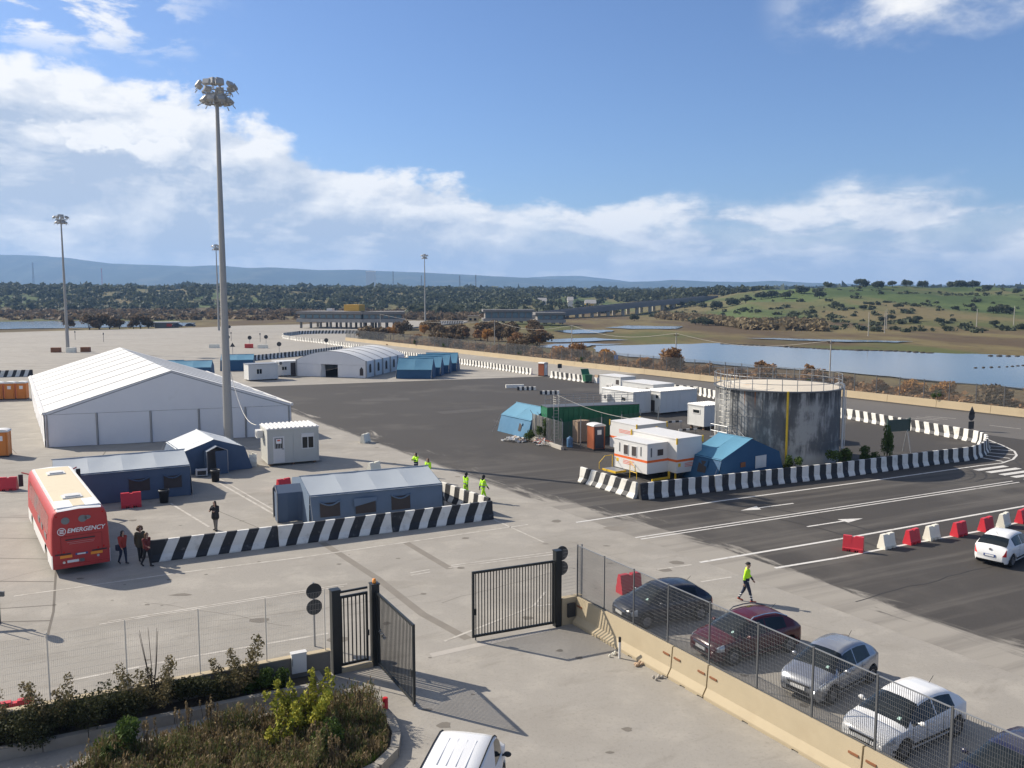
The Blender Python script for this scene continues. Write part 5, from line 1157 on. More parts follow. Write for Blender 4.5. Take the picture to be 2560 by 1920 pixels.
# ================================================================== BUS
def bus():
    hd = Vector((-.558,.830)); rear = Vector((-20.62,40.12)); t = thing('coach', 'red and white coach with EMERGENCY lettering on its back', 'bus', (rear.x, rear.y, .004), atan2(hd.y, hd.x))
    L, W2, Hb = 12.3, 1.28, 3.22
    prof = [(1.28,.34),(1.28,1.0),(1.25,2.0),(1.19,2.75),(1.11,3.0),(.97,3.12),(.0,3.18)]
    sec = prof + [(-y, z) for y, z in prof[:-1][::-1]]; n = len(sec)
    def hull(x0, x1, lo, hi, mat, name, scl0=1., scl1=1.): pass
    xs = [(0,.965,-.02),(.12,1.0,0),(L-.8,1.0,0),(L-.25,.97,-.03),(L,.88,-.10)]
    wheels = (2.45, 9.35); R = .56
    # side skin with wheel arches: stations every 0.15 m
    st = [0,.06,.12] + [.12+.145*i for i in range(1, int((L-.9)/.145))] + [L-.7,L-.45,L-.25,L-.1,L]
    def shape(x):
        s_, dz = 1., 0.
        if x < .12: s_ = .965+.035*x/.12; dz = -.04*(1-x/.12)
        if x > L-.8: k = (x-(L-.8))/.8; s_ = 1-.10*k*k; dz = -.14*k*k
        return s_, dz
    V, F_, tagf = [], {}, {}
    for x in st:
        s_, dz = shape(x); zb = .34
        for wx in wheels:
            d = abs(x-wx)
            if d < R+.05: zb = max(zb, .45+sqrt(max(0,(R+.05)**2-d*d)))
        for y, z in sec:
            zz_ = max(z, zb) if z < .9 else z
            if z > 1.5: zz_ = z + dz*(z-1.5)/1.6
            V.append((x, y*s_, zz_))
    parts = {'side_skirt': [], 'body_side': [], 'roof_edge': []}
    for i in range(len(st)-1):
        for j in range(n-1):
            f = (i*n+j, (i+1)*n+j, (i+1)*n+j+1, i*n+j+1); zz_ = (sec[j][1]+sec[j+1][1])/2
            if zz_ < .8: parts['side_skirt'].append(f)
            elif zz_ < 3.08: parts['body_side'].append(f)
            else: parts['roof_edge'].append(f)
    def sub(fs, name, mat, par=t, smooth=True):
        ids = sorted({i for f in fs for i in f}); mp = {k: q for q, k in enumerate(ids)}; mb = MB(); mb.add([V[i] for i in ids], [tuple(mp[i] for i in f) for f in fs]); return mb.build(name, mat, par, fix=False, smooth=smooth)
    sub(parts['side_skirt'], 'side_skirt', 'bus_white'); body = sub(parts['body_side'], 'body_side', 'bus_red'); sub(parts['roof_edge'], 'roof_shell', 'bus_white')
    rear_p = MB().sheet([V[j] for j in range(n)]).build('rear_panel', 'bus_red', t, fix=False)
    MB().sheet([V[(len(st)-1)*n+j] for j in range(n)]).build('front_panel', 'bus_red', t, fix=False)
    MB().box(.25,L-.4,-1.15,1.15,.25,.36).build('underbody', 'dark_metal', t)
    # white lower sweep on the left flank, windows and roof fittings
    for sg in (1,-1):
        y = sg*1.247
        MB().add([(.3,y*1.004,.36),(6.8,y*1.004,.36),(6.8,y*1.004,.55),(5.2,y*1.004,1.25),(.3,y*1.004,1.05)], [(0,1,2,3,4)]).build('white_sweep', 'bus_white', body, fix=False) if False else None
        mb = MB()
        for k in range(7): MB().add([(1.3+1.35*k,sg*1.268,1.75),(2.60+1.35*k,sg*1.268,1.75),(2.60+1.35*k,sg*1.206,2.68),(1.3+1.35*k,sg*1.206,2.68)], [(0,1,2,3)]).build('side_window', 'bus_window', body, fix=False)
        for k, (x, w_, z_) in enumerate(((1.9,.9,1.35),(3.6,.7,1.45),(5.0,.8,1.5))): MB().box(x,x+w_,sg*1.272-.004,sg*1.272+.016,z_,z_+.28).build('grey_print', 'bus_grey', body)
    rf = MB().box(.55,L-1.0,-.86,.86,3.10,3.19).build('roof_covering', 'bus_roof_tan', t)
    MB().box(.35,1.9,-.92,.92,3.09,3.205).build('rear_roof_panel', 'bus_white', t); MB().box(.4,1.85,-.30,.22,3.206,3.218).build('roof_covering', 'bus_roof_tan', t)
    for x in (2.2, 8.9):
        h_ = MB().box(x,x+.85,-.45,.45,3.18,3.25).build('roof_hatch', 'white_paint', t); MB().box(x+.12,x+.73,-.33,.33,3.25,3.31).build('hatch_lid', 'cabin_wall', h_)
    for y in (-.98,.98): MB().box(.4,L-1.0,y-.03,y+.03,3.11,3.16).build('gutter', 'white_paint', t)
    # rear details (x = 0 plane faces the viewer)
    o = -.012
    def rp(name, mat, y0, y1, z0, z1, par=rear_p, dx=0.): return MB().box(o-.01-dx, o-dx, y0, y1, z0, z1).build(name, mat, par)
    def disc(name, mat, y, z, ry, rz_, dx=0.): return MB().prism_x([(y+ry*cos(2*pi*i/20), z+rz_*sin(2*pi*i/20)) for i in range(20)], o-.008-dx, o-dx).build(name, mat, rear_p)
    # looking forward from behind, +y is on the left
    disc('grey_patch', 'bus_grey', .62, 2.62, .18, .17); disc('grey_patch', 'bus_grey', -.12, 2.64, .19, .17); disc('grey_patch', 'bus_grey', -.33, 2.68, .15, .10)
    rp('grille_slot', 'dark_metal', -.62, .66, 1.66, 1.72); rp('fine_print', 'print_pale', -.60,.60,1.55,1.57); rp('fine_print', 'print_pale', -.55,.50,1.47,1.49)
    for y0, y1, z0, z1 in ((-.92,.86,1.86,1.87),(-.92,-.91,1.0,1.86),(.85,.86,1.0,1.86)): rp('hatch_seam', 'cloth_maroon', y0, y1, z0, z1)
    rp('bumper_slot', 'dark_metal', .45,1.12,.99,1.05); rp('bumper_slot', 'dark_metal', -1.12,-.45,.99,1.05)
    rp('indicator', 'amber', .40,.92,.83,.96, dx=.01); rp('indicator', 'amber', -.92,-.40,.83,.96, dx=.01)
    pl = rp('number_plate', 'plate_blue', -.28,.26,.90,1.0); rp('plate_print', 'plate', -.18,.18,.915,.985, par=rear_p, dx=.012)
    rp('bumper_plate', 'plate', .12,.62,.58,.70); rp('tow_cover', 'galv_dark', -.12,.08,.55,.72); disc('reflector', 'lamp_clear', .76,.62,.06,.06); disc('reflector', 'lamp_clear', -.72,.74,.06,.06)
    for y in (1.0,-1.0): disc('tail_lamp', 'lamp_red', y, 2.86, .05, .04); disc('tail_lamp', 'lamp_red', y*.98, 1.16, .05, .05); disc('tail_lamp', 'lamp_red', y*.74, 1.12, .05, .05)
    MB().box(-.03,.2,-1.2,1.2,.34,.5).build('rear_bumper', 'bus_red', t)
    # lettering
    cu = bpy.data.curves.new('lettering', 'FONT'); cu.body = 'EMERGENCY'; cu.size = .29; cu.shear = .22; cu.offset = .005; cu.space_character = .98; cu.extrude = .002; cu.materials.append(M['print_white'])
    tmp = bpy.data.objects.new('tmp', cu); COL.objects.link(tmp); dg = bpy.context.evaluated_depsgraph_get(); lme = bpy.data.meshes.new_from_object(tmp.evaluated_get(dg)); bpy.data.objects.remove(tmp)
    tx_ = link('lettering', lme, rear_p, (o-.016, .58, 2.03)); tx_.rotation_euler = (pi/2, 0, -pi/2)
    ring = MB()
    for i in range(28):
        a, b_ = 2*pi*i/28, 2*pi*(i+1)/28; ring.add([(o-.012,.80+.185*cos(a),2.12+.185*sin(a)),(o-.012,.80+.185*cos(b_),2.12+.185*sin(b_)),(o-.012,.80+.155*cos(b_),2.12+.155*sin(b_)),(o-.012,.80+.155*cos(a),2.12+.155*sin(a))], [(0,1,2,3)])
    for k, (z_, a, b_) in enumerate(((.07,-.09,.10),(0,-.07,.09),(-.07,-.09,.10))): ring.add([(o-.012,.80+b_,2.12+z_-.022),(o-.012,.80+a,2.12+z_-.022),(o-.012,.80+a-.02,2.12+z_+.022),(o-.012,.80+b_-.02,2.12+z_+.022)], [(0,1,2,3)])
    ring.build('emblem', 'print_white', rear_p, fix=False)
    for wx in wheels:
        for sg in (1,-1):
            y = sg*1.06; w_ = MB().lathe([(.28,-.14),(.48,-.14),(.50,-.08),(.50,.08),(.48,.14),(.28,.14)], 24).build('wheel', 'rubber', t, (wx, y, .5), smooth=True); w_.rotation_euler = (pi/2,0,0)
            r_ = MB().lathe([(.28,-.13),(.28,.10),(.12,.12),(0,.12)], 20).build('rim', 'alloy', w_, smooth=True)
            if sg > 0: r_.rotation_euler = (pi,0,0)
    for sg in (1,-1):
        m_ = MB(); m_.tube((L-.1,sg*1.05,2.75),(L+.25,sg*1.45,2.85),.04,8); m_.build('mirror_arm', 'bus_red', t); MB().box(L+.12,L+.30,sg*1.52-.12,sg*1.52+.12,2.05,2.75).build('mirror', 'dark_metal', t)
    return t
pm('bus_window', (.34,.06,.055), .25, .12, .8, stain=((.16,.12,.12), .7), st=(.5,.62), stscale=.7)
pm('print_pale', (.55,.24,.22), .5, .1, 3)
bus()

# ================================================================== CARS
CARDEF = {
 'hatch': dict(ztop=[(0,.60),(.012,.76),(.03,.94),(.06,1.06),(.12,1.23),(.18,1.37),(.24,1.44),(.34,1.49),(.45,1.50),(.55,1.46),(.62,1.37),(.70,1.19),(.78,1.00),(.82,.955),(.88,.91),(.95,.82),(.985,.70),(1,.55)],
      belt=[(0,.58),(.03,.90),(.12,1.0),(.25,1.0),(.45,.95),(.70,.90),(.76,.90),(.80,.87),(.88,.83),(.95,.74),(.985,.62),(1,.50)], win=(.215,.715), pil=((.435,.448),), rearw=(.05,.18), front=(.59,.785)),
 'van': dict(ztop=[(0,.80),(.01,1.3),(.025,1.62),(.06,1.76),(.15,1.80),(.45,1.82),(.60,1.80),(.66,1.72),(.72,1.55),(.82,1.15),(.85,1.08),(.92,1.0),(.97,.88),(1,.60)],
      belt=[(0,.8),(.02,1.05),(.5,1.05),(.80,1.02),(.85,1.0),(.92,.92),(.97,.8),(1,.55)], win=(.56,.76), pil=(), rearw=(.0,.001), front=(.68,.83)) }
def car(label, loc, head, paint, L=4.0, Wd=1.70, sc=1.0, kind='hatch', rails=False, name='parked_car', cat='car', plates=True, hz=1.0, seats=False):
    D = CARDEF[kind]; t = thing(name, label, cat, (*loc, .008), atan2(head[1], head[0]))
    N = 92; sts = [i/N for i in range(N+1)]; wr = .31; wxs = (.175, .80); hw = Wd/2
    plan = [(0,.70),(.015,.82),(.05,.92),(.12,.97),(.25,1.0),(.75,1.0),(.88,.97),(.95,.90),(.985,.80),(1,.66)]
    V = []; K = 9
    for s_ in sts:
        x = (s_-.5)*L; w_ = lerp_tab(plan, s_)*hw; zt = lerp_tab(D['ztop'], s_)*hz; zb_ = min(lerp_tab(D['belt'], s_)*(1 if kind == 'van' else hz**.5), zt-.03)
        zl = .22 + (.10 if s_ < .02 or s_ > .985 else 0)
        for q in wxs:
            d = abs(x-(q-.5)*L)
            if d < wr+.05: zl = max(zl, wr+sqrt(max(0,(wr+.05)**2-d*d)))
        cab = sm(.86,.70,s_) if kind != 'van' else 1.
        wt = w_*(.93-.23*cab*sm(zb_+.05, zb_+.5, zt)) if kind != 'van' else w_*.90
        zm = max(zl+.05, .56)
        sec = [(w_*.94,zl),(w_*1.0,max(zl+.02,.40)),(w_*1.0,max(zm,.58)),(w_*.985,zb_),(w_*.96,zb_+.02),(wt,max(zt-.075,zb_+.025)),(wt*.94,max(zt-.02,zb_+.028)),(wt*.55,zt+.012),(0,zt+.022)]
        V += [(x, y, z) for y, z in sec]
    half = len(V); V2 = V + [(x,-y,z) for x,y,z in V]
    F_ = {}
    def put(k, f): F_.setdefault(k, []).append(f)
    for i in range(N):
        sm_ = (sts[i]+sts[i+1])/2
        for j in range(K-1):
            k = 'body'
            pill = any(a < sm_ < b_ for a, b_ in D['pil'])
            if j == 4 and D['win'][0] < sm_ < D['win'][1] and not pill: k = 'side_window'
            if j >= 5 and D['front'][0] < sm_ < D['front'][1]: k = 'windscreen'
            if j >= 6 and D['rearw'][0] < sm_ < D['rearw'][1]: k = 'rear_window'
            if j in (2,3) and (sm_ < .035): k = 'tail_light'
            if j in (2,3,4) and .905 < sm_ < .965: k = 'headlight'
            f = (i*K+j, (i+1)*K+j, (i+1)*K+j+1, i*K+j+1)
            put(k+'L' if k in ('side_window','tail_light','headlight') else k, f); g = tuple(q+half for q in f[::-1]); put(k+'R' if k in ('side_window','tail_light','headlight') else k, g)
    put('body', tuple(range(K)) + tuple(range(half+K-2, half-1, -1))); put('body', tuple(range(N*K, N*K+K))[::-1] + tuple(range(half+N*K, half+N*K+K-1)))
    mats = {'body':paint,'windscreen':'glass_dark','rear_window':'glass_dark','side_window':'glass_dark','tail_light':'lamp_red','headlight':'lamp_clear'}
    body = None
    for k in sorted(F_, key=lambda q: q != 'body'):
        ids = sorted({i for f in F_[k] for i in f}); mp = {a: q for q, a in enumerate(ids)}; mb = MB(); mb.add([V2[i] for i in ids], [tuple(mp[i] for i in f) for f in F_[k]])
        nm = k[:-1] if k[-1] in 'LR' else k; ob = mb.build(nm, mats[nm], t, fix=True, smooth=True)
        if k == 'body': body = ob
    MB().box(-L*.46,L*.46,-hw*.80,hw*.80,.20,.62).build('underbody', 'rubber', t)
    for q in ((.36,.555,.725) if kind == 'hatch' else (.52,.78)):      # shut lines of the doors
        i = int(q*N)
        for side_ in (0, half):
            sd_ = 1 if side_ == 0 else -1; pr = [Vector(V2[i*K+j+side_]) for j in (1,2,3)]; mb = MB()
            for a, b_ in zip(pr, pr[1:]): o_ = Vector((0,.004*sd_,0)); e_ = Vector((.016,0,0)); mb.add([a+o_, a+o_+e_, b_+o_+e_, b_+o_], [(0,1,2,3)])
            mb.build('door_seam', 'rubber', body, fix=False)
    for side_ in (0, half):
        sd_ = 1 if side_ == 0 else -1; mb = MB(); i0, i1 = int(.07*N), int(.93*N)
        for i in range(i0, i1):
            a, b_ = Vector(V2[i*K+1+side_]), Vector(V2[(i+1)*K+1+side_]); o_ = Vector((0,.005*sd_,0))
            if min(a.z,b_.z) > .45: continue
            mb.add([a+o_+Vector((0,0,.02)), b_+o_+Vector((0,0,.02)), b_+o_-Vector((0,0,.06)), a+o_-Vector((0,0,.06))], [(0,1,2,3)])
        tag(mb.build('sill_trim', 'rubber', body, fix=False), kind='stuff')
    for q in wxs:
        for sg in (1,-1):
            w_ = MB().lathe([(.19,-.09),(.29,-.095),(wr,-.07),(wr,.07),(.29,.095),(.19,.09)], 24).build('wheel', 'rubber', t, ((q-.5)*L, sg*(hw-.105), wr), smooth=True); w_.rotation_euler = (pi/2,0,0)
            r_ = MB(); r_.lathe([(.20,-.06),(.20,.085),(.17,.09),(.16,.05),(0,.055)], 20)
            for i in range(5): a = 2*pi*i/5; r_.para((0-.025*sin(a),.025*cos(a)-.05*cos(a),.05), (.17*cos(a),.17*sin(a),0), (.05*-sin(a),.05*cos(a),0), (0,0,.035))
            r_ = r_.build('rim', 'alloy', w_, smooth=False)
            if sg > 0: r_.rotation_euler = (pi,0,0)
    for sg in (1,-1):
        mx = (.665-.5)*L if kind != 'van' else (.76-.5)*L
        m_ = MB(); m_.ball((mx,sg*(hw+.13),1.0),.07,.11,.075,10,6); m_.bar((mx,sg*(hw-.06),.96),(mx,sg*(hw+.08),.98),.05); m_.build('mirror', paint if kind != 'van' else 'dark_metal', t, smooth=True)
        for q in (.33,.50): MB().box((q-.5)*L-.09,(q-.5)*L+.09,sg*hw*.995-.02,sg*hw*.995+.02,.80,.835).build('door_handle', paint, body)
    fx = L/2
    MB().box(fx-.06,fx+.012,-hw*.50,hw*.50,.36,.47).build('lower_grille', 'rubber', body); MB().box(fx-.10,fx+.002,-hw*.46,hw*.46,.60,.66).build('grille', 'rubber', body)
    MB().box(fx-.10,fx+.012,-hw*.5,hw*.5,.665,.68).build('grille_trim', 'chrome', body)
    if plates:
        MB().box(fx,fx+.02,-.26,.26,.49,.60).build('number_plate', 'plate', body)
        p_ = MB().box(-fx-.025,-fx+.02,-.27,.27,.50,.62).build('number_plate', 'plate_blue', body); MB().box(-fx-.028,-fx-.024,-.20,.20,.52,.60).build('plate_print', 'plate', p_)
        MB().prism_x([(.055*cos(2*pi*i/16), .86+.055*sin(2*pi*i/16)) for i in range(16)], -L*.5*.975-.03, -L*.5*.975+.02).build('badge', 'chrome', body)
    if kind == 'hatch':
        zr = lerp_tab(D['ztop'], .2)*hz; MB().tube((-.27*L,0,zr+.02),(-.33*L,0,zr+.22),.008,5).build('antenna', 'rubber', t)
    if kind == 'hatch':      # papers on the dashboard seen through the windscreen
        i = int(.765*N); p_ = Vector(V2[i*K+7]); q_ = Vector(V2[(i-2)*K+7]); e_ = Vector((0,.10,0)); u_ = Vector((0,0,.006)); MB().add([p_+u_, p_+u_+e_, q_+u_+e_, q_+u_], [(0,1,2,3)]).build('windscreen_note', 'note_green', t, fix=False)
    if rails:
        for sg in (1,-1):
            pts = [((s_-.5)*L, sg*hw*.66, lerp_tab(D['ztop'], s_)*hz+(.07 if .2 < s_ < .55 else .0)) for s_ in (.16,.2,.3,.42,.54,.58)]; MB().path(pts, .022, 6).build('roof_rail', 'chrome' if sg > 0 else 'galv_dark', t)
    if kind == 'van':
        for y in (-.36,-.12,.12,.36): MB().box(-.30*L,.02*L,y-.012,y+.012,1.828,1.838).build('roof_bead', paint, body)
        for sg in (1,-1): MB().path([((s_-.5)*L, sg*hw*.835, lerp_tab(D['ztop'], s_)-.005) for s_ in (.03,.06,.15,.45,.60,.66,.72)], .018, 6).build('roof_gutter', 'rubber', body)
    return t
car('silver hatchback parked behind the grating fence', (10.85,28.15), (-.78,-.63), 'car_silver', 3.9, 1.70)
car('white hatchback parked behind the fence, nearest the lower right', (11.85,24.75), (-.85,-.53), 'car_white', 4.15, 1.76, hz=.97)
car('black hatchback parked behind the fence nearest the gate', (6.2,34.3), (-.93,-.37), 'car_dark', 4.05, 1.74)
car('burgundy hatchback with roof rails parked behind the fence', (8.75,31.0), (-.90,-.43), 'car_burgundy', 4.2, 1.75, rails=True)
car('dark blue car cut off at the lower right corner behind the fence', (13.35,21.6), (-.86,-.51), 'car_navy', 4.1, 1.75)
car('white hatchback seen from behind beside the red and white barriers', (24.95,42.35), (.77,.64), 'car_white', 3.97, 1.69)
car('white van seen from above at the bottom edge, heading for the gate', (-1.28,21.1), (.19,.98), 'car_white', 4.0, 1.70, kind='van', name='white_van', cat='van', plates=False)

# ================================================================== BINS
for x, y, lab in ((-21.15,60.3,'black waste bin with liner beside the tent porch'), (-22.3,54.05,'black waste bin with liner in front of the tent beside the bus')):
    t = thing('waste_bin', lab, 'bin', (x, y, .004), 0, 'black waste bins'); MB().lathe([(0,.0),(.25,0),(.30,.75),(.33,.78),(.33,.82),(.29,.82),(.28,.7),(0,.68)], 18).build('barrel', 'cloth_black', t, smooth=True); MB().lathe([(.30,.70),(.345,.72),(.35,.80),(.31,.86),(.28,.80)], 18).build('liner', 'dark_metal', t, smooth=True)
t = thing('water_sack', 'large cream water canister leaning on the container office corner', 'canister', (-20.15,65.9,.004), .3)
MB().prism_x([(-.3,0),(.3,0),(.34,.35),(.24,.75),(.10,.92),(-.10,.92),(-.24,.75),(-.34,.35)], -.28, .28).build('body', 'plastic_white', t); MB().tube((0,0,.9),(0,0,1.02),.09,10).build('cap', 'plastic_white', t)
t = thing('generator', 'small grey heater unit beside the tent porch', 'heater', (-22.75,62.0,.004), .4); MB().box(-.4,.4,-.25,.25,.08,.55).build('case', 'cabin_wall', t); MB().box(-.3,.3,-.26,-.25,.15,.45).build('grille', 'dark_metal', t); MB().tube((-.3,0,.6),(.3,0,.6),.02,6).build('handle', 'dark_metal', t)
# ================================================================== PEOPLE
def capsule(mb, p, q, r1, r2, sy=1.0):
    p, q = Vector(p), Vector(q); n = 14
    for c, r_ in ((p, r1), (q, r2)): mb.ball(c, r_, r_*sy, r_, n, 8)
    mb.tube(p, q, r1, n, r2)
def person(label, x, y, face, hgt, outfit, pose, hair='short', hairm='hair_dark', group='people on the apron', flare=0.0, extra=None):
    t = thing('person', label, 'person', (x, y, .004), face, group); S = hgt/1.75; seg = []
    def sg_(p, q, r1, r2, reg, sy=1.): seg.append((Vector(p), Vector(q), r1, r2, reg, sy))
    dirv = lambda a: Vector((sin(a), 0, -cos(a)))
    feet = []
    for sd_, k in ((1,'L'),(-1,'R')):
        hip = Vector((0, .092*sd_, .93)); a, b_ = pose.get('hip'+k, 0), pose.get('knee'+k, .08)
        kn = hip + dirv(a)*.44; an = kn + dirv(a-b_)*.41
        sg_(hip, kn, .088, .062, 'trousers'); sg_(kn, an, .060, .042, 'shin'); fa = pose.get('foot'+k, a-b_ if a-b_ < -.25 else 0)
        toe = an + Vector((.17*cos(fa), .015*sd_, .17*sin(fa)*.9-.035)); heel = an + Vector((-.035,0,-.045)); sg_(heel, toe, .043, .036, 'shoe'); sg_(an, heel, .043, .043, 'shoe'); feet += [toe.z-.036, heel.z-.043]
        sh = Vector((0, .185*sd_, 1.425)); sw, ab, el_ = pose.get('arm'+k, 0), pose.get('out'+k, .12), pose.get('elbow'+k, .25)
        d1 = Vector((sin(sw)*cos(ab), sd_*sin(ab), -cos(sw)*cos(ab))); elb = sh + d1*.29; d2 = Vector((sin(sw+el_), -sd_*pose.get('in'+k, 0.), -cos(sw+el_))).normalized(); wr_ = elb + d2*.25
        sg_(sh, elb, .066, .052, 'jacket'); sg_(elb, wr_, .050, .038, 'cuff'); palm = wr_ + d2*.075; sg_(wr_+d2*.02, palm, .030, .034, 'skin', .6)
        side = Vector((0, 0, 1)).cross(d2); side = side.normalized() if side.length > .1 else Vector((1,0,0)); side = Vector((d2.z, 0, -d2.x)).normalized()
        for i, ln in enumerate((.062,.075,.07,.055)):
            st_ = palm + side*(.030-.020*i) + d2*.015; mid = st_ + d2*ln*.55 + Vector((0,-sd_*.006,0)); sg_(st_, mid, .012, .011, 'skin'); sg_(mid, mid + d2*ln*.4 + Vector((0,-sd_*.018,0)), .011, .009, 'skin')
        th0 = wr_ + d2*.04 + side*.025; sg_(th0, th0 + side*.03 + d2*.045, .013, .010, 'skin')
    lean = pose.get('lean', .03)
    L_ = lambda z: Vector((sin(lean)*(z-.93), 0, 0))
    jb = 'jacket'
    for sd_ in (1,-1):
        sg_(Vector((0,.055*sd_,.95)), Vector((0,.06*sd_,1.12))+L_(1.12), .112+flare, .108+flare*.3, 'hips')
        sg_(Vector((0,.06*sd_,1.12))+L_(1.12), Vector((.01,.085*sd_,1.34))+L_(1.34), .112, .112, jb); sg_(Vector((.0,.08*sd_,1.36))+L_(1.36), Vector((0,.155*sd_,1.425)), .10, .075, jb)
        if flare: sg_(Vector((0,.07*sd_,.80)), Vector((0,.06*sd_,.98)), .12+flare, .115+flare, 'hips')
    nk = Vector((.005,0,1.44))+L_(1.44); hd = Vector((.03,0,1.635))+L_(1.6); sg_(nk, nk+Vector((.015,0,.1)), .055, .05, 'skin')
    hr = pose.get('turn', 0.)
    f_ = Vector((cos(hr), sin(hr), 0))
    sg_(hd+Vector((0,0,.03)), hd+Vector((0,0,.045)), .092, .088, 'skin', .86); sg_(hd+f_*.02+Vector((0,0,-.05)), hd+f_*.028+Vector((0,0,-.065)), .066, .055, 'skin', .9); sg_(hd+f_*.092+Vector((0,0,.01)), hd+f_*.106+Vector((0,0,-.018)), .012, .015, 'skin')
    for sd_ in (1,-1):
        e_ = Vector((-f_.y, f_.x, 0))*sd_; sg_(hd+e_*.082+Vector((0,0,.015)), hd+e_*.084+Vector((0,0,-.02)), .016, .012, 'skin')
    seg = [(p, q, r1*1.12 if reg in ('jacket','hips','cuff','trousers','shin') else r1, r2*1.12 if reg in ('jacket','hips','cuff','trousers','shin') else r2, reg, sy) for p, q, r1, r2, reg, sy in seg]
    dz = -min(feet); mb = MB()
    for p, q, r1, r2, reg, sy in seg: capsule(mb, p, q, r1, r2, sy)
    ob = mb.build('tmp', [], None, fix=False); md = ob.modifiers.new('r', 'REMESH'); md.mode = 'VOXEL'; md.voxel_size = .0125
    m2_ = ob.modifiers.new('s', 'SMOOTH'); m2_.factor = .5; m2_.iterations = 3
    dg = bpy.context.evaluated_depsgraph_get(); me = bpy.data.meshes.new_from_object(ob.evaluated_get(dg)); bpy.data.objects.remove(ob)
    names = []; idx = []
    me.materials.clear()
    def slot(nm):
        if nm not in names: names.append(nm); me.materials.append(M[nm])
        return names.index(nm)
    A = [(p, q-p, max((q-p).length_squared, 1e-9), r1, r2, reg) for p, q, r1, r2, reg, sy in seg]
    for pl in me.polygons:
        c = pl.center; best, br, bt = 9, None, 0
        for p, d, l2, r1, r2, reg in A:
            tt = max(0., min(1., (c-p).dot(d)/l2)); v = (c-p-d*tt).length - (r1+(r2-r1)*tt)
            if v < best: best, br, bt = v, reg, tt
        idx.append(slot(outfit(br, c.z, bt, c)))
    me.polygons.foreach_set('material_index', idx); me.polygons.foreach_set('use_smooth', [True]*len(me.polygons))
    body = link('body', me, t, (0,0,dz*S)); body.scale = (S,S,S)
    hb = MB()
    if hair == 'hood': hb.ball(hd+Vector((-.012,0,.04)), .118, .108, .128, 14, 9); hb.ball(nk+Vector((-.05,0,.06)), .10, .12, .075, 12, 7)
    elif hair == 'cap':
        hb.ball(hd+Vector((0,0,.075)), .102, .092, .072, 14, 8); hb.prism([( (.09+.0)*cos(hr+a)+ (.07 if abs(a) < .9 else 0)*cos(hr), .085*sin(hr+a)+(.07 if abs(a) < .9 else 0)*sin(hr)) for a in [2*pi*i/16 for i in range(16)]], hd.z+.052, hd.z+.064); hb.v = hb.v[:]
    elif hair == 'long':
        hb.ball(hd-f_*.022+Vector((0,0,.035)), .105, .102, .115, 14, 9); hb.ball(hd-f_*.065+Vector((0,0,-.10)), .062, .098, .17, 12, 8); hb.ball(hd-f_*.05+Vector((0,.06,-.12)), .05, .05, .14, 10, 7); hb.ball(hd-f_*.05+Vector((0,-.06,-.12)), .05, .05, .14, 10, 7)
    elif hair == 'curly':
        random.seed(3)
        for i in range(40):
            a, b2 = random.uniform(0,6.28), random.uniform(-.7,1.3); p = hd + Vector((.115*cos(a)*cos(b2)-.03, .125*sin(a)*cos(b2), .13*sin(b2)+.015))
            if (p-hd).dot(f_) > .06 and p.z < hd.z+.07: continue
            hb.ball(p, .052, .052, .05, 8, 5)
    else: hb.ball(hd-f_*.018+Vector((0,0,.05)), .103, .096, .098, 14, 9)
    h_ = hb.build('hair' if hair not in ('hood','cap') else hair, hairm, t, (0,0,dz*S), fix=False, smooth=True); h_.scale = (S,S,S)
    ey = MB()
    for sd_ in (1,-1): e_ = Vector((-f_.y, f_.x, 0))*sd_*.032; ey.ball(hd+f_*.086+e_+Vector((0,0,.02)), .010, .012, .007, 8, 5)
    e2 = ey.build('eyes', 'cloth_black', t, (0,0,dz*S), fix=False); e2.scale = (S,S,S)
    if extra: extra(t, dz, S)
    return t
def wear(jacket, trousers, shoe='cloth_black', cuff=None, hips=None, shin=None):
    def f(reg, z, tt, c):
        return {'jacket':jacket,'cuff':(cuff or jacket) if tt > .0 else jacket,'hips':hips or jacket,'trousers':trousers,'shin':shin or trousers,'shoe':shoe,'skin':'skin'}[reg]
    return f
def hivis(full):
    def f(reg, z, tt, c):
        if reg == 'skin': return 'skin'
        if reg == 'shoe': return 'shoe_red' if not full else 'cloth_olive'
        if reg == 'cuff': return 'cloth_navy' if tt > .45 else 'hivis'
        if reg == 'hips':
            if full: return 'cloth_navy' if .99 < z < 1.10 and not (1.03 < z < 1.055) else ('reflective' if 1.03 <= z <= 1.055 else 'hivis')
            return 'reflective' if .93 < z < .97 else 'cloth_navy'
        if reg == 'jacket': return ('hivis' if z > 1.10 else 'cloth_navy') if not full else ('reflective' if 1.22 < z < 1.245 else 'hivis')
        if reg in ('trousers','shin'):
            if full: return 'hivis' if z > .34 else ('reflective' if .26 < z < .30 else 'cloth_navy')
            return 'reflective' if (.20 < z < .24 or .30 < z < .34) else 'cloth_navy'
        return 'cloth_navy'
    return f
walk = dict(hipL=.42,kneeL=.12,hipR=-.30,kneeR=.35,armL=-.35,armR=.35,elbowL=.25,elbowR=.3)
walk2 = dict(hipL=-.25,kneeL=.25,hipR=.34,kneeR=.1,armL=.3,armR=-.25,elbowL=.35,elbowR=.25)
stand = dict(hipL=.06,hipR=-.06,armL=.1,armR=.05,elbowL=.3,elbowR=.3)
def pouch(t, dz, S): MB().box(-.16,.06,.13,.24,.84*S,1.02*S).build('belt_pouch', 'cloth_black', t)
def bag(t, dz, S): MB().box(-.05,.16,-.36,-.20,.80*S,1.08*S).build('bag', 'cloth_navy', t)
person('guard in yellow and navy uniform with cap, walking on the apron edge', 10.16,36.15, -.35, 1.76, hivis(False), walk2, 'cap', 'cloth_black', extra=pouch)
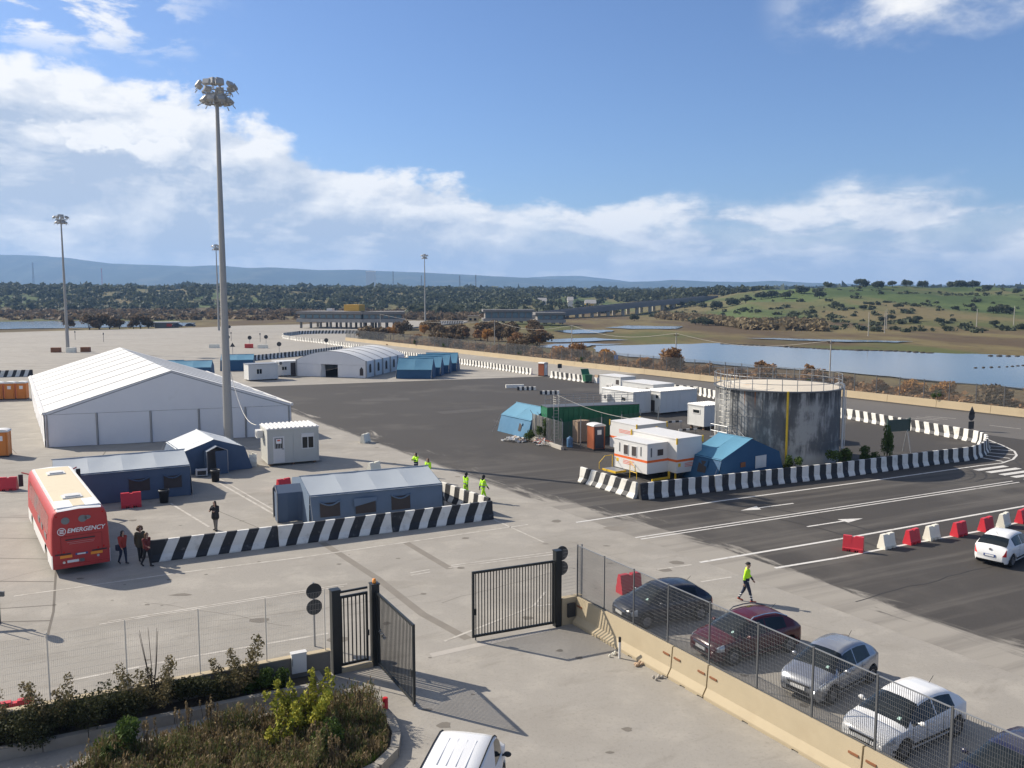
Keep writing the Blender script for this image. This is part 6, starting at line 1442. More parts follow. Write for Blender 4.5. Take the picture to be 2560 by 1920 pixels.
person('worker in full yellow suit with hood, right of the walking pair', -1.86,54.25, .55, 1.74, hivis(True), walk, 'hood', 'cloth_black')
person('worker in full yellow suit with hood, left of the walking pair', -3.0,54.9, .75, 1.74, hivis(True), dict(walk2, hipL=-.12, hipR=.16), 'hood', 'cloth_black')
person('worker with long hair in yellow jacket behind the pale tent roof', -7.05,62.2, -2.1, 1.70, hivis(False), dict(stand, armL=.6, armR=.7, elbowL=1.3, elbowR=1.3, inL=.5, inR=.5), 'long', 'hair_dark')
person('dark-haired person showing only head above the pale tent roof', -5.97,60.2, -1.9, 1.66, wear('hivis','cloth_navy'), stand, 'long', 'hair_brown')
person('woman in dark hooded coat and grey trousers standing alone holding something', -16.75,47.5, -1.75, 1.68, wear('cloth_black','cloth_grey','cloth_black',hips='cloth_black'), dict(hipL=.10,hipR=-.10,kneeL=.05,kneeR=.05,armL=.45,armR=.5,elbowL=1.35,elbowR=1.35,inL=.45,inR=.45,outL=.3,outR=.3), 'long', 'hair_dark', flare=.03)
person('person in red jacket and dark trousers beside the coach', -19.25,41.45, -.6, 1.66, wear('cloth_red','cloth_navy','cloth_black'), dict(walk, hipL=.2, hipR=-.15), 'long', 'hair_dark', extra=bag)
person('person with curly hair and dark coat between two others by the coach', -18.6,41.95, -.9, 1.74, wear('cloth_olive','cloth_black','cloth_black'), dict(walk2, hipL=-.15, hipR=.2), 'curly', 'hair_brown', flare=.02)
person('person in maroon jacket nearest the end of the front barrier', -17.9,41.05, -.5, 1.68, wear('cloth_maroon','cloth_black','cloth_black'), dict(walk, hipL=.25, hipR=-.2, armR=.5, elbowR=.9), 'long', 'hair_brown')
# ================================================================== FAR BUILDINGS, BRIDGE, POLES
def far_building(label, corner, rz, L, Wd, zf, zr, legs, windows, name='office_building', extra=None):
    t = thing(name, label, 'building', (*corner, 0), rz)
    MB().box(-.8,L+.8,-.8,Wd+.8,zf-.7,zf+.6).build('floor_slab', 'grey_conc_far2', t); MB().box(-.8,L+.8,-.8,Wd+.8,zr-1.0,zr).build('roof_slab', 'grey_conc_far', t)
    MB().box(.3,L-.3,.3,Wd-.3,zf+.6,zr-1.0).build('core_wall', 'grey_conc_far', t)
    n = windows
    for i in range(n):
        f_ = MB().box(L*i/n+.25,L*(i+1)/n-.25,.18,.3,zf+.75,zr-1.1).build('window', 'grey_conc_far', t); MB().box(L*i/n+.4,L*(i+1)/n-.4,.12,.18,zf+.9,zr-1.25).build('pane', 'glass_blue', f_)
    m = max(2, int(Wd/4))
    for i in range(m):
        f_ = MB().box(L-.3,L-.18,Wd*i/m+.25,Wd*(i+1)/m-.25,zf+.75,zr-1.1).build('window', 'grey_conc_far', t); MB().box(L-.18,L-.12,Wd*i/m+.4,Wd*(i+1)/m-.4,zf+.9,zr-1.25).build('pane', 'glass_blue', f_)
    for i in range(legs):
        for y in (.6, Wd-.6): x = .5+(L-1)*i/(legs-1); MB().box(x-.35,x+.35,y-.35,y+.35,0,zf-.7).build('pillar', 'grey_conc_far', t)
    if extra: extra(t)
    return t
def pent(t):
    MB().box(17,23.5,5,10,6.7,9.2).build('roof_house', 'yellow_house', t); MB().box(10,12.3,4,6,6.7,7.7).build('roof_hut', 'white_paint', t)
far_building('low grey office building on pillars with yellow roof house', (-83.5,338), -.30, 27, 14, 3.1, 6.6, 7, 9, extra=pent)
far_building('grey wing of the pillared office building behind the thicket', (-57.2,330.0), .10, 15, 12, 3.1, 6.6, 6, 6)
far_building('grey checkpoint building far behind the reddish thicket', (-12.5,395), .10, 22, 9, 1.6, 6.2, 6, 7, name='checkpoint_building')
far_building('dark low building right of the checkpoint among trees', (11,380), .10, 12, 8, 1.4, 5.2, 4, 4, name='service_building')
t = thing('gatehouse', 'small cream gatehouse beside the far checkpoint', 'building', (-20.5,398,0), 0); MB().box(0,5,0,4,0,3.1).build('wall', 'yellow_house' if False else 'far_wall', t); MB().box(-.2,5.2,-.2,4.2,3.1,3.3).build('roof', 'grey_conc_far', t)
for x in (.7,2.9): MB().box(x,x+1.2,-.05,0,1.1,2.2).build('window', 'glass_dark', t)
t = thing('field_shelter', 'dark shelter with white roof beyond the left shore', 'shelter', (-146,352,0), .3); MB().box(0,9,0,4,-.6,1.6).build('frame', 'galv_dark', t); MB().box(-.3,9.3,-.3,4.3,1.6,1.9).build('roof', 'white_paint', t); MB().box(4.5,6.5,-.05,0,0,1.2).build('door', 'sign_red', t)
for k, (x, y, lab) in enumerate(((-136,350,'dark blue car beside the shelter, left one'),(-131,351,'dark green car beside the shelter, right one'))):
    car(lab, (x, y), (.95,.3), 'car_dark' if k else 'car_navy', 4.0, 1.7, plates=False)
# distant white houses
for k, (px, py, d, w_, h_) in enumerate(((965,716,1500,24,6),(1080,716,1600,22,5),(1270,713,1700,18,6),(1340,712,1700,14,5),(1490,718,1900,40,6),(1560,720,1900,18,5),(930,690,3600,40,110),(1355,743,760,7,3.5),(1475,747,700,8,4),(1425,750,720,4,6))):
    X_ = (px-1280)/2150*d; z0 = terrain(X_, d)
    t = thing('distant_house', ['long white building on the far left plain','pale building left of middle on the far plain','white building at the far plain middle','second white building at the far plain middle','wide white shed roof beside the distant mast','small white shed right of the distant mast','tall pale tower block before the mountains','small white house beyond the bridge','reddish house beyond the bridge','slim white tower beyond the bridge'][k], 'building', (X_, d, z0), 0, 'distant buildings')
    MB().box(-w_/2,w_/2,-5,5,-3,h_ if k != 6 else 75).build('wall', 'white_paint' if k != 8 else 'yellow_house', t); MB().prism_x([(-5.5,h_ if k != 6 else 75),(5.5,h_ if k != 6 else 75),(0,(h_+3) if k != 6 else 77)], -w_/2-.5, w_/2+.5).build('roof', 'grey_conc_far2', t)
for k, (px, d, h_) in enumerate(((92,3000,90),(262,3600,90),(985,2600,60),(1055,2600,52),(1150,2400,46),(1190,2500,46))):
    X_ = (px-1280)/2150*d; z0 = terrain(X_, d); t = thing('lattice_tower', 'thin lattice mast before the mountains, %s from the left' % ORD[k], 'tower', (X_, d, z0), .3, 'distant lattice masts')
    w_ = 3.2 if k < 2 else 2.0
    for a in range(4): c_, s_ = cos(pi/4+pi/2*a), sin(pi/4+pi/2*a); MB().bar((w_*c_,w_*s_,0),(w_*.5*c_,w_*.5*s_,h_),.7 if k != 1 else .9).build('leg', 'galv_dark' if k != 1 else 'sign_red', t)
    for j in range(6): z_ = h_*(j+.5)/6; MB().box(-w_*.8,w_*.8,-w_*.8,w_*.8,z_,z_+1.0).build('brace', 'galv_dark' if k != 1 or j % 2 else 'white_paint', t)
# bridge
t = thing('road_bridge', 'long concrete viaduct on square piers rising to the right hill', 'bridge', (0,0,0))
Bp = [(12,470,2.2),(40,515,4.0),(75,570,6.2),(110,625,8.0),(140,672,9.6),(165,712,11.2)]
for a, b_ in zip(Bp, Bp[1:]):
    a, b_ = Vector(a), Vector(b_); d = (b_-a); n_ = Vector((-d.y,d.x,0)).normalized()
    MB().para(a-n_*5-Vector((0,0,2.2)), d, n_*10, (0,0,2.0)).build('deck', 'grey_conc_far', t)
    for sg in (-5,4.7): MB().para(a+n_*sg-Vector((0,0,.2)), d, n_*.3, (0,0,1.1)).build('parapet', 'grey_conc_far', t)
    for q in range(3):
        p = a.lerp(b_, (q+.5)/3)
        for sg in (-3.2,3.2): c_ = p + n_*sg; MB().box(c_.x-1.0,c_.x+1.0,c_.y-1.0,c_.y+1.0,-2,c_.z-1.6).build('pier', 'far_pier', t)
# utility poles with one wire
UP = [(-42,275,7.5),(-4.5,222,7),(13.2,190,7),(29,152,7),(47.5,128,7)]
for k, (x, y, h_) in enumerate(UP):
    t = thing('utility_pole', 'wooden utility pole on the marsh bank, %s from the left' % ORD[k], 'pole', (x, y, -.5), 0, 'utility poles'); MB().tube((0,0,0),(0,0,h_),.12,8,.08).build('shaft', 'concrete', t); MB().box(-.5,.5,-.05,.05,h_-.5,h_-.38).build('crossarm', 'brown_wood', t)
mb = MB()
for (x0,y0,h0),(x1,y1,h1) in zip(UP, UP[1:]):
    pts = [Vector((x0,y0,h0-.6)).lerp(Vector((x1,y1,h1-.6)), i/10) - Vector((0,0,1.5*sin(pi*i/10))) for i in range(11)]; mb.path(pts, .03, 4)
tag(mb.build('overhead_wire', 'concrete'), 'overhead wire strung between the marsh bank poles', 'wire')
for k, (x, y) in enumerate(((118,285),(178,330),(205,352),(150,345),(230,372),(132,305))):
    z_ = terrain(x, y); t = thing('hill_pole', 'thin pale pole standing on the right green hill, %s' % ORD[k], 'pole', (x, y, z_), 0, 'poles on the hill'); MB().tube((0,0,0),(0,0,8),.16,6,.1).build('shaft', 'concrete', t)
# small road signs far on the apron
for k, (x, y, kind, lab) in enumerate(((-73,221,'disc','round sign back on the far apron, leftmost'),(-66.5,218,'disc','round sign back on the far apron beside a red box'),(-60.5,186,'tri','dark triangular sign near the far striped barriers'),(-51.5,190,'disc','round sign in front of the far striped barriers'),(-44.5,206,'disc','round sign nearest the arched tent roof'),(-63.5,222,'disc','round sign on the far apron, right of the red box'),(-98,292,'tri','dark triangular sign in front of the pillared building'),(-95.5,291,'disc','round sign right of the far triangular sign'))):
    disc_sign(lab, x, y, .2, ((2.3,kind),), 2.6, .5, .05)
for k, (x, y) in enumerate(((-172,245),(-158,245),(-150,240),(-128,252),(-114,240),(-80,245),(-70,239))):
    t = thing('apron_post', 'thin marker post on the empty far apron, %s from the left' % ORD[k], 'post', (x, y, 0), 0, 'thin posts on the apron'); MB().tube((0,0,0),(0,0,2.6),.06,6).build('shaft', 'galv_dark', t); MB().box(-.15,.15,-.05,.05,2.0,2.5).build('head', 'galv_dark', t)
tag(MB().box(-1,1,-.5,.5,0,1.0).build('sand_box', 'sign_red', None, (-65.2,213,0), .2), 'small red box among the far apron signs', 'box')
for x, y, lab in ((-74,213.5,'white plastic block under the far left sign'),(-61.5,212,'white plastic block right of the far red box')): tag(MB().prism_x([(-.5,0),(.5,0),(.3,.9),(-.3,.9)], -1.2,1.2).build('plastic_block', 'plastic_white', None, (x,y,0), .1), lab, 'block')
for k, (x, y, rz) in enumerate(((15.6,82.2,.4),(16.0,77.4,.4))):
    t = thing('barrier_trestle', ['striped trestle barrier before the sanitary cabin, farther one','striped trestle barrier before the sanitary cabin, nearer one'][k], 'trestle', (x,y,.005), rz); 
    for i in range(5): MB().box(-1.0+.4*i,-.6+.4*i,-.03,.03,.95,1.12).build('board', 'white_paint' if i % 2 == 0 else 'black_paint', t)
    for s_ in (-.85,.85): MB().bar((s_,0,0),(s_,0,.95),.05).build('leg', 'galv_dark', t)

# ================================================================== VEGETATION
def leafcloud(n, clumps, size, flat=0., elong=1.6):
    """clumps: (x, y, z, rx, ry, rz, weight)"""
    mb = MB(); tot = sum(c[6] for c in clumps); acc = []
    for c in clumps: acc += [c]*max(1, int(n*c[6]/tot))
    for cx, cy, cz, rx, ry, rz_, w_ in acc:
        while True:
            p = Vector((random.gauss(0,1), random.gauss(0,1), random.gauss(0,1)))
            if p.length > .01: break
        p = p.normalized()*random.random()**.4; c = Vector((cx+p.x*rx, cy+p.y*ry, cz+p.z*rz_))
        a = Vector((random.uniform(-1,1), random.uniform(-1,1), random.uniform(-1,1)+flat)).normalized(); b_ = a.orthogonal(); b_ = (Matrix.Rotation(random.uniform(0,6.28), 3, a) @ b_).normalized(); d = a.cross(b_)
        s_ = size*random.uniform(.6,1.4); u, v = b_*s_*elong*.5, d*s_*.5
        mb.add([c-u, c-v*.9, c+u, c+v*.9], [(0,1,2,3)])
    return mb
def crown_clumps(rx, ry, rz_, zc, k, cr=.45):
    out = []
    for i in range(k):
        a, b_ = random.uniform(0,2*pi), random.uniform(-.5,1.0); q = random.uniform(.45,.8)
        s_ = cr*random.uniform(.7,1.25); out.append((rx*q*cos(a)*cos(b_), ry*q*sin(a)*cos(b_), zc+rz_*q*sin(b_), rx*s_, ry*s_, rz_*s_, s_**2))
    return out
random.seed(21)
def plant_proto(kind, mat, n, size, rx, rz_, zc, k, stems, sh, bark='bark', cr=.45):
    cm_ = leafcloud(n, crown_clumps(rx, rx, rz_, zc, k, cr), size).mesh('crown', mat, fix=False)
    tb = MB()
    for i in range(stems):
        a = 2*pi*i/stems+random.uniform(-.3,.3); q = rx*.45*random.uniform(.3,1) if stems > 1 else 0
        tb.tube((0,0,-.3),(q*.4*cos(a),q*.4*sin(a),zc*.5),sh,6,sh*.7); tb.tube((q*.4*cos(a),q*.4*sin(a),zc*.5),(q*cos(a),q*sin(a),zc+rz_*.4),sh*.7,5,sh*.25)
        for j in range(2): e_ = random.uniform(0,6.28); tb.tube((q*.6*cos(a),q*.6*sin(a),zc*.7),(q*.6*cos(a)+rx*.5*cos(e_),q*.6*sin(a)+rx*.5*sin(e_),zc+rz_*.2),sh*.35,4,sh*.15)
    return cm_, tb.mesh('trunk', bark)
PROTO = {}
for q in range(3):
    PROTO['orange%d'%q] = plant_proto('s', 'leaf_orange', 1400, .26, 1.9, 1.5, 1.9, 9, 4, .07)
    PROTO['russet%d'%q] = plant_proto('s', 'leaf_russet', 1300, .28, 2.0, 1.5, 1.8, 9, 5, .07)
    PROTO['thicket%d'%q] = plant_proto('s', 'leaf_thicket', 1000, .45, 3.0, 2.2, 2.2, 10, 4, .10)
    PROTO['tree%d'%q] = plant_proto('s', 'tree_dark', 1300, .58, 4.2, 2.8, 2.3, 14, 1, .30)
    PROTO['olive%d'%q] = plant_proto('s', 'tree_olive', 900, .55, 3.6, 2.4, 2.3, 10, 1, .25)
    PROTO['green%d'%q] = plant_proto('s', 'leaf_green', 1500, .10, .9, .85, .9, 9, 4, .03)
cnt = {}
def plant(proto, x, y, s_, label, group, name='shrub', cat='shrub', z_=None, rz=None, sz=None):
    q = cnt.get(proto, 0); cnt[proto] = q+1; c_, b_ = PROTO['%s%d' % (proto, q % 3)]
    if z_ is None: z_ = terrain(x, y) if y > 60 and x > wall_x(y) or y > 300 else 0.
    t = thing(name, label, cat, (x, y, z_), random.uniform(0,6.28) if rz is None else rz, group); t.scale = (s_, s_, (sz or s_)); link('trunk', b_, t); link('crown', c_, t); return t
# shrubs along the marsh fence
SH = [(65.5,87,1.15,'orange'),(61.5,93.5,1.5,'orange'),(59.8,97.5,1.25,'orange'),(56.5,101,.75,'thicket'),(53.3,107.5,.95,'orange'),(51.0,111,.9,'orange'),(48.2,114,.8,'russet'),(45.6,119,.8,'russet'),(43,124,1.1,'russet'),(38.4,131.5,1.15,'russet'),(35.5,136,.7,'russet'),(31.0,141.5,.8,'russet'),(26.4,150,1.45,'russet'),(23.2,154.5,.8,'orange'),(17.2,163.5,1.1,'orange'),(12.4,169.5,1.35,'russet'),(8.8,174,1.1,'orange'),(4.3,182,.9,'russet'),(.5,188,1.0,'thicket'),(-3.5,194,.9,'russet'),(-8.3,200,.8,'russet'),(69,82,.9,'russet'),(73.5,78,1.1,'thicket'),(-14,207,.9,'russet'),(-18,213,1.,'thicket')]
for k, (x, y, s_, kd) in enumerate(SH): plant(kd, x+.8, y, s_, {'orange':'orange autumn shrub behind the marsh fence, %s from the right','russet':'russet brown shrub behind the marsh fence, %s from the right','thicket':'dull olive shrub behind the marsh fence, %s from the right'}[kd] % ORD[sum(1 for z in SH[:k] if z[3] == kd)], 'shrubs behind the marsh fence')
# creepers hanging on the wall side
for k, (y, s_) in enumerate(((101,.7),(116,.55),(157,.6),(174,.6),(200,.6),(212,.7))): plant('green', wall_x(y)+.15, y, s_, 'green creeper growing over the cream wall, %s from the right' % ORD[k], 'creepers on the wall', z_=.9)
# thicket between the far bend and the checkpoint
random.seed(5); TH_ = []
for i in range(46):
    y = random.uniform(225, 330); a = random.uniform(-.20, .035); x = a*y
    if x < wall_x(min(y,248))+2.5 + (0 if y < 248 else (y-248)*.10): continue
    TH_.append((x, y, random.choice(['thicket','russet','thicket','orange']), random.uniform(.8,1.5), random.uniform(.8,1.25)))
TH_.sort(key=lambda q: q[0]/q[1])
for k, (x, y, kd, s_, sz_) in enumerate(TH_): plant(kd, x, y, s_, 'bush in the brown thicket beyond the wall end, %s from the left' % ORD[k], 'brown thicket bushes', sz=sz_)
# trees on the right hill
random.seed(9)
HT = [(1755,590,1.0),(1790,560,1.2),(1830,560,1.3),(1862,545,1.15),(1900,600,1.2),(1925,600,1.2),(1960,580,1.3),(2000,600,1.3),(2045,560,1.15),(2065,640,1.2),(2150,650,1.5),(2190,630,1.3),(2225,640,1.2),(2260,640,1.2),(2300,640,1.1),(2370,650,1.4),(2395,640,1.35),(2425,640,1.3),(2085,480,.75),(2100,470,.7),(2155,455,.75),(2240,450,.7),(2305,470,.6),(2480,420,1.05),(2500,425,1.1),(2520,425,.8),(2485,350,.7),(2275,375,.75),(2290,385,.8),(2205,390,.75),(2225,395,.7),(2345,370,.75),(2380,380,.5),(1755,385,1.05),(1770,380,.95),(1738,390,.8),(1585,450,.9),(1398,480,1.0),(1405,485,.85),(2140,560,.5),(2420,520,.5),(2535,560,.8),(2550,330,.6),(2460,600,.9),(1700,640,.9),(1680,655,.9),(1725,620,1.0)]
for k, (px, d, s_) in enumerate(HT):
    x = (px-1280)/2150*d; plant('tree' if k % 3 else 'olive', x, d, s_*((.85 if d >= 540 else .65) if k % 3 else .85), ('dark tree on the skyline of the right hill, %s from the left' if d >= 540 else 'dark tree on the slope of the right hill, %s from the left') % ORD[sum(1 for h_ in HT if (h_[1] >= 540) == (d >= 540) and h_[0] < px)], 'trees on the right hill', 'hill_tree', 'tree')
# far wood: hundreds of trees read as one mass
def wood(n, name, label, mat, gen, size, seed):
    random.seed(seed); mb = MB()
    for i in range(n):
        x, y, r_, h_ = gen(); z_ = terrain(x, y); m = 26 if y < 1300 else 12
        for j in range(m):
            p = Vector((random.gauss(0,.5), random.gauss(0,.5), random.random()**.8)); c = Vector((x+p.x*r_, y+p.y*r_, z_+h_*(.15+.85*p.z*(1-.25*(p.x**2+p.y**2)))))
            a = Vector((random.uniform(-1,1), random.uniform(-1,1), random.uniform(.0,1.2))).normalized(); b_ = a.orthogonal(); b_ = (Matrix.Rotation(random.uniform(0,6.28), 3, a) @ b_).normalized(); d = a.cross(b_); s_ = size*random.uniform(.4,1.0)*r_/4
            mb.add([c-b_*s_, c-d*s_, c+b_*s_*1.2, c+d*s_], [(0,1,2,3)])
    o = mb.build(name, mat, None, fix=False); tag(o, label, 'wood', None, 'stuff'); return o
def g_left():
    while True:
        y = random.uniform(700, 1300); a = random.uniform(-.75, .02)
        if fb(a*y, y, 130) > -.22 or random.random() < .25: break
    return a*y, y, random.uniform(2.2,5.0), random.uniform(3,6.5)
def g_mid():
    while True:
        y = random.uniform(560, 1350); a = random.uniform(-.12, .30)
        if fb(a*y+99, y, 140) > -.05 or random.random() < .15:
            if a > .12 and y < 700: continue
            break
    return a*y, y, random.uniform(2.2,5.0), random.uniform(3,6.5)
def g_far():
    y = random.uniform(1300, 4200); a = random.uniform(-.75, .75); return a*y, y, random.uniform(8,20), random.uniform(4,8)
def g_shrub():
    while True:
        y = random.uniform(300, 640); a = random.uniform(.16,.75); ft = lerp_tab(FOOT, a)
        if y > ft-20 and (fb(a*y, y, 60) > .12 or random.random() < .12): break
    return a*y, y, random.uniform(.6,2.4)*random.uniform(.6,1.2), random.uniform(.5,1.9)
def g_bank():
    y = random.uniform(455, 700); a = random.uniform(-.75,-.02); return a*y, y, random.uniform(1.5,4), random.uniform(.8,2.5)
wood(1900, 'far_wood', 'dark scrub wood covering the low slope on the left', 'tree_olive', g_left, 2.4, 1)
wood(1300, 'middle_wood', 'scrub wood on the rise behind the far buildings', 'tree_olive', g_mid, 2.4, 2)
wood(2200, 'plain_wood', 'woods on the distant plain before the mountains', 'tree_dark', g_far, 2.6, 3)
wood(380, 'hill_scrub', 'low dark scrub scattered over the right hill', 'tree_olive', g_shrub, 2.2, 4)
wood(700, 'marsh_scrub', 'brown marsh bushes beyond the left pond', 'leaf_thicket', g_bank, 2.2, 6)
def g_reed():
    a = random.uniform(.17,.36); y = lerp_tab(FOOT, a)+random.uniform(-25,35); return a*y, y, random.uniform(1.5,3), random.uniform(1.5,3)
wood(800, 'reed_bed', 'pale dry reeds at the foot of the right hill', 'reed', g_reed, 2.0, 7)
def g_shore():
    while True:
        q = random.random(); y = 90+150*q; x = wall_x(y)+random.uniform(1.5,13+8*q)
        return x, y, random.uniform(.5,1.5), random.uniform(.3,1.5)
wood(2300, 'bank_scrub', 'low dry scrub along the marsh bank behind the fence', 'leaf_russet', g_shore, 1.3, 8)
random.seed(12)
for k, (px, d, s_) in enumerate(((172,338,1.0),(225,336,1.3),(250,338,1.4),(275,338,1.1),(300,342,.9),(335,344,.8),(352,346,1.2),(372,348,.8))): plant('thicket', (px-1280)/2150*d, d, s_, 'grey-brown bush on the left shore of the apron, %s from the left' % ORD[k], 'bushes on the left shore', z_=-.4)

# ---- planting beds in the foreground
def shrub(label, x, y, n, size, clumps, mat, stems, name='shrub', z_=.2, sr=.018, hgt=None, group=None, extra=None):
    t = thing(name, label, 'shrub', (x, y, z_), 0, group); leafcloud(n, clumps, size).build('crown', mat, t, fix=False)
    st = MB()
    for (a, b_) in stems: st.tube((a[0],a[1],0), ((a[0]+b_[0])/2+.05,(a[1]+b_[1])/2,b_[2]*.55), sr, 5, sr*.7); st.tube(((a[0]+b_[0])/2+.05,(a[1]+b_[1])/2,b_[2]*.55), b_, sr*.7, 5, sr*.3)
    st.build('stem', 'bark', t); return t
random.seed(33)
def upright(k, h0, h1, sp, r):
    out, st = [], []
    for i in range(k):
        a = 2*pi*i/k+random.uniform(-.4,.4); q = sp*random.uniform(.3,1); h_ = random.uniform(h0,h1); x, y = q*cos(a), q*sin(a)
        for j in range(4): z_ = h_*(.35+.65*j/3); out.append((x*(.5+.5*j/3)+random.uniform(-.06,.06), y*(.5+.5*j/3), z_, r*(1.1-.2*j), r*(1.1-.2*j), h_*.14, 1.1-.18*j))
        st.append(((random.uniform(-.08,.08),random.uniform(-.08,.08),0),(x,y,h_)))
    return out, st
c_, s_ = upright(13, .75, 1.6, 1.15, .25); shrub('bright yellow-green leafy shrub in the planting island', -6.3,24.8, 3000, .075, c_, 'leaf_yellow', s_)
c_, s_ = upright(3, .5, .8, .35, .18); shrub('small yellow-green shrub before the bright yellow one', -6.7,23.6, 330, .09, c_, 'leaf_yellow', s_)
c_, s_ = upright(6, .8, 1.75, .85, .34); shrub('reddish-brown leafy bush by the garden wall, near the meter box', -9.0,27.0, 2300, .058, c_, 'leaf_redbrown', s_, group='bushes under the garden wall')
c_, s_ = upright(7, .8, 1.75, 1.05, .34); shrub('reddish bush with bare twigs under the garden wall, middle one', -11.4,26.0, 2500, .058, c_, 'leaf_redbrown', s_+[((0,0,0),(.3*cos(i),.3*sin(i),2.6)) for i in range(5)], group='bushes under the garden wall')
c_, s_ = upright(7, .8, 1.6, 1.05, .34); shrub('reddish bush under the garden wall at the left edge', -14.0,24.75, 2500, .058, c_, 'leaf_redbrown', s_, group='bushes under the garden wall')
c_, s_ = upright(7, .7, 1.4, 1.0, .34); shrub('reddish bush at the far left corner of the picture', -15.4,23.9, 1700, .058, c_, 'leaf_redbrown', s_, group='bushes under the garden wall')
for k, (x, y, s2, mt, lab) in enumerate(((-10.2,26.4,.95,'leaf_dark','dark leafy mass under the garden wall, rightmost'),(-14.9,23.9,1.2,'leaf_dark','dark leafy mass under the garden wall, leftmost'),(-12.2,25.4,1.1,'leaf_dark','dark leafy mass under the garden wall, middle'),(-13.6,24.65,1.25,'leaf_dark','dark leafy mass under the garden wall, left'),(-8.2,27.3,.6,'leaf_green','green low plants under the meter box'))):
    shrub(lab, x, y, 3400, .055, [(random.uniform(-.9,.9)*s2*1.1,random.uniform(-.35,.35),.3*s2+random.uniform(0,.45),.42*s2,.30*s2,.34*s2,1) for _ in range(12)], mt, [((0,0,0),(.2,.1,.5)),((.3,0,0),(.5,.1,.5))], group='low growth under the garden wall')
# brown heath filling the island: uncountable stems and leaves
random.seed(44)
def inside(x, y, poly):
    c = False; j = len(poly)-1
    for i in range(len(poly)):
        if (poly[i][1] > y) != (poly[j][1] > y) and x < (poly[j][0]-poly[i][0])*(y-poly[i][1])/(poly[j][1]-poly[i][1])+poly[i][0]: c = not c
        j = i
    return c
PIN = [(x+(-7.5-x)*.06, y+(23-y)*.06) for x, y in PL]
def cover(name, label, n, gen, mat):
    mb = MB()
    for i in range(n):
        while True:
            x, y = random.uniform(-13.5,-3.5), random.uniform(19.5,26.8)
            if inside(x, y, PIN): break
        gen(mb, x, y)
    o = mb.build(name, mat, None, fix=False); tag(o, label, 'ground cover', None, 'stuff'); return o
def heath(mb, x, y):
    d_ = fb(x, y, 1.1); h_ = (.66+.50*max(-.5, d_)+.22*sm(-5.8,-4.6,x))*random.uniform(.7,1.15)
    if x > -5.2 and y < 24.6: h_ *= .45
    for j in range(6):
        z_ = .2+h_*random.uniform(.2,1.); p = Vector((x+random.uniform(-.07,.07), y+random.uniform(-.07,.07), z_)); a = random.uniform(0,6.28); u = Vector((.035*cos(a), .035*sin(a), random.uniform(.02,.09)))*random.uniform(.7,1.3); v = Vector((-.018*sin(a), .018*cos(a), .006)); mb.add([p-u, p-v, p+u, p+v], [(0,1,2,3)])
    a = random.uniform(0,6.28); q = Vector((x+.08*cos(a), y+.08*sin(a), .2+h_)); n_ = Vector((-.006*sin(a), .006*cos(a), 0)); b0 = Vector((x, y, .19)); mb.add([b0-n_, b0+n_, q+n_*.4, q-n_*.4], [(0,1,2,3)])
cover('brown_heath', 'brown flowering heath filling the planting island', 5200, heath, 'leaf_brown')
cover('green_heath', 'olive-green low shrubs mixed into the brown heath', 7000, lambda mb, x, y: heath(mb, x, y) if fb(x+5, y, .9) > -.12 else None, 'leaf_olive')
def turf(mb, x, y):
    for j in range(3):
        a = random.uniform(0,6.28); h_ = random.uniform(.08,.24)*(1 if x < -5.2 else 1.25); p = Vector((x+random.uniform(-.06,.06), y+random.uniform(-.06,.06), .19)); n_ = Vector((-.012*sin(a), .012*cos(a), 0)); mb.add([p-n_, p+n_, p+Vector((.06*cos(a),.06*sin(a),h_))], [(0,1,2)])
cover('green_turf', 'green grass growing between the heath in the planting island', 6500, turf, 'grass_green')
random.seed(50)
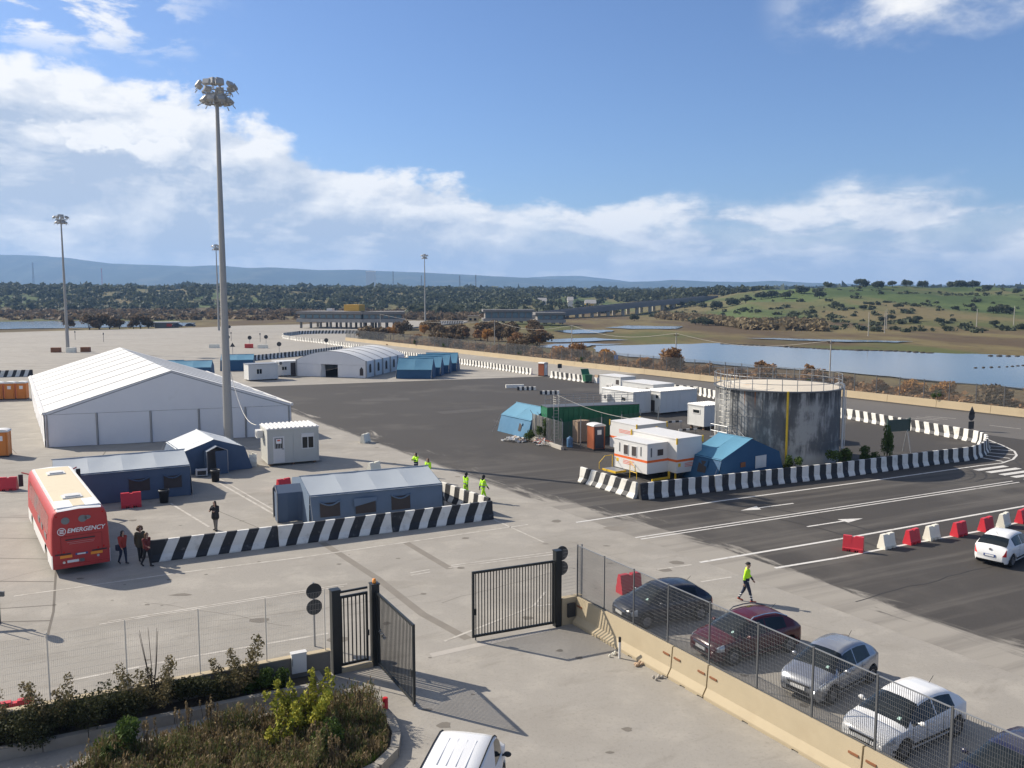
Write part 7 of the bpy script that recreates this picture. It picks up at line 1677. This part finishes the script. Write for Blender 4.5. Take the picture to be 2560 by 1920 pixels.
for k in range(9):
    x, y = [(-9.6,24.0),(-9.0,24.5),(-8.6,23.9),(-5.5,23.2),(-5.0,22.6),(-5.9,22.4),(-4.7,25.2),(-7.6,22.6),(-10.4,23.2)][k]
    t = thing('dry_flower_spike', 'tuft of dry brown flower spikes in the planting island, %s from the left' % ORD[[2,3,4,6,7,5,8,4,1][k]-1+(1 if k == 2 else 0)] if False else 'tuft of dry brown flower spikes in the planting island, %s from the left' % ORD[sorted(range(9), key=lambda i: [-9.6/24,-9.0/24.5,-8.6/23.9,-5.5/23.2,-5.0/22.6,-5.9/22.4,-4.7/25.2,-7.6/22.6,-10.4/23.2][i]).index(k)], 'plant', (x, y, .2), 0, 'dry flower spikes'); mb = MB(); hb = []
    for i in range(9):
        a, q = random.uniform(0,6.28), random.uniform(.05,.35); h_ = random.uniform(.6,1.05); mb.tube((q*.5*cos(a),q*.5*sin(a),0),(q*cos(a),q*sin(a),h_),.008,4); hb.append((q*cos(a),q*sin(a),h_,.035,.035,.16,1))
    mb.build('stem', 'bark', t); tag(leafcloud(260, hb, .045).build('flower_head', 'leaf_brown', t, fix=False), kind='stuff')
plant('green', -11.0, 22.9, .75, 'dark green shrub at the left end of the planting island', 'green shrubs in the planting island', z_=.2); plant('green', -5.3, 23.4, .55, 'green weedy shrub at the right of the planting island', 'green shrubs in the planting island', z_=.2)
plant('green', 24.6, 63.6, 1.1, 'green bush at the tank foot behind the barrier, left of the pipe', 'bushes at the tank foot', z_=0); plant('green', 28.0, 66.6, .85, 'dark bush right of the tank behind the barrier', 'bushes at the tank foot', z_=0); plant('green', 29.9, 67.6, .6, 'upright bush beside the information board', 'bushes at the tank foot', z_=0, sz=1.7); plant('green', 21.0, 63.2, .8, 'small green bush under the yellow tank pipe', 'bushes at the tank foot', z_=0)
plant('green', 2.95, 76.2, .8, 'green climber on the enclosure wire fence', 'bushes at the enclosure', z_=0, sz=1.4); plant('green', 1.55, 77.0, .6, 'low green bush beside the debris heap', 'bushes at the enclosure', z_=0)

# ================================================================== HAZE
hz_m = bpy.data.materials.new('haze_air'); hz_m.use_nodes = True; t = NT(hz_m.node_tree); t.n.remove(t.n['Principled BSDF'])
pv = t.node('ShaderNodeVolumePrincipled'); pv.inputs['Color'].default_value = (.36,.60,1.0,1); pv.inputs['Density'].default_value = 1.25e-4; pv.inputs['Anisotropy'].default_value = .1
t.l.new(pv.outputs[0], t.n['Material Output'].inputs['Volume']); M['haze'] = hz_m
tag(MB().box(-9800,9800,-400,9300,-8,350).build('haze', 'haze'), 'thin blue haze of air over the plain and mountains', 'haze', None, 'stuff')
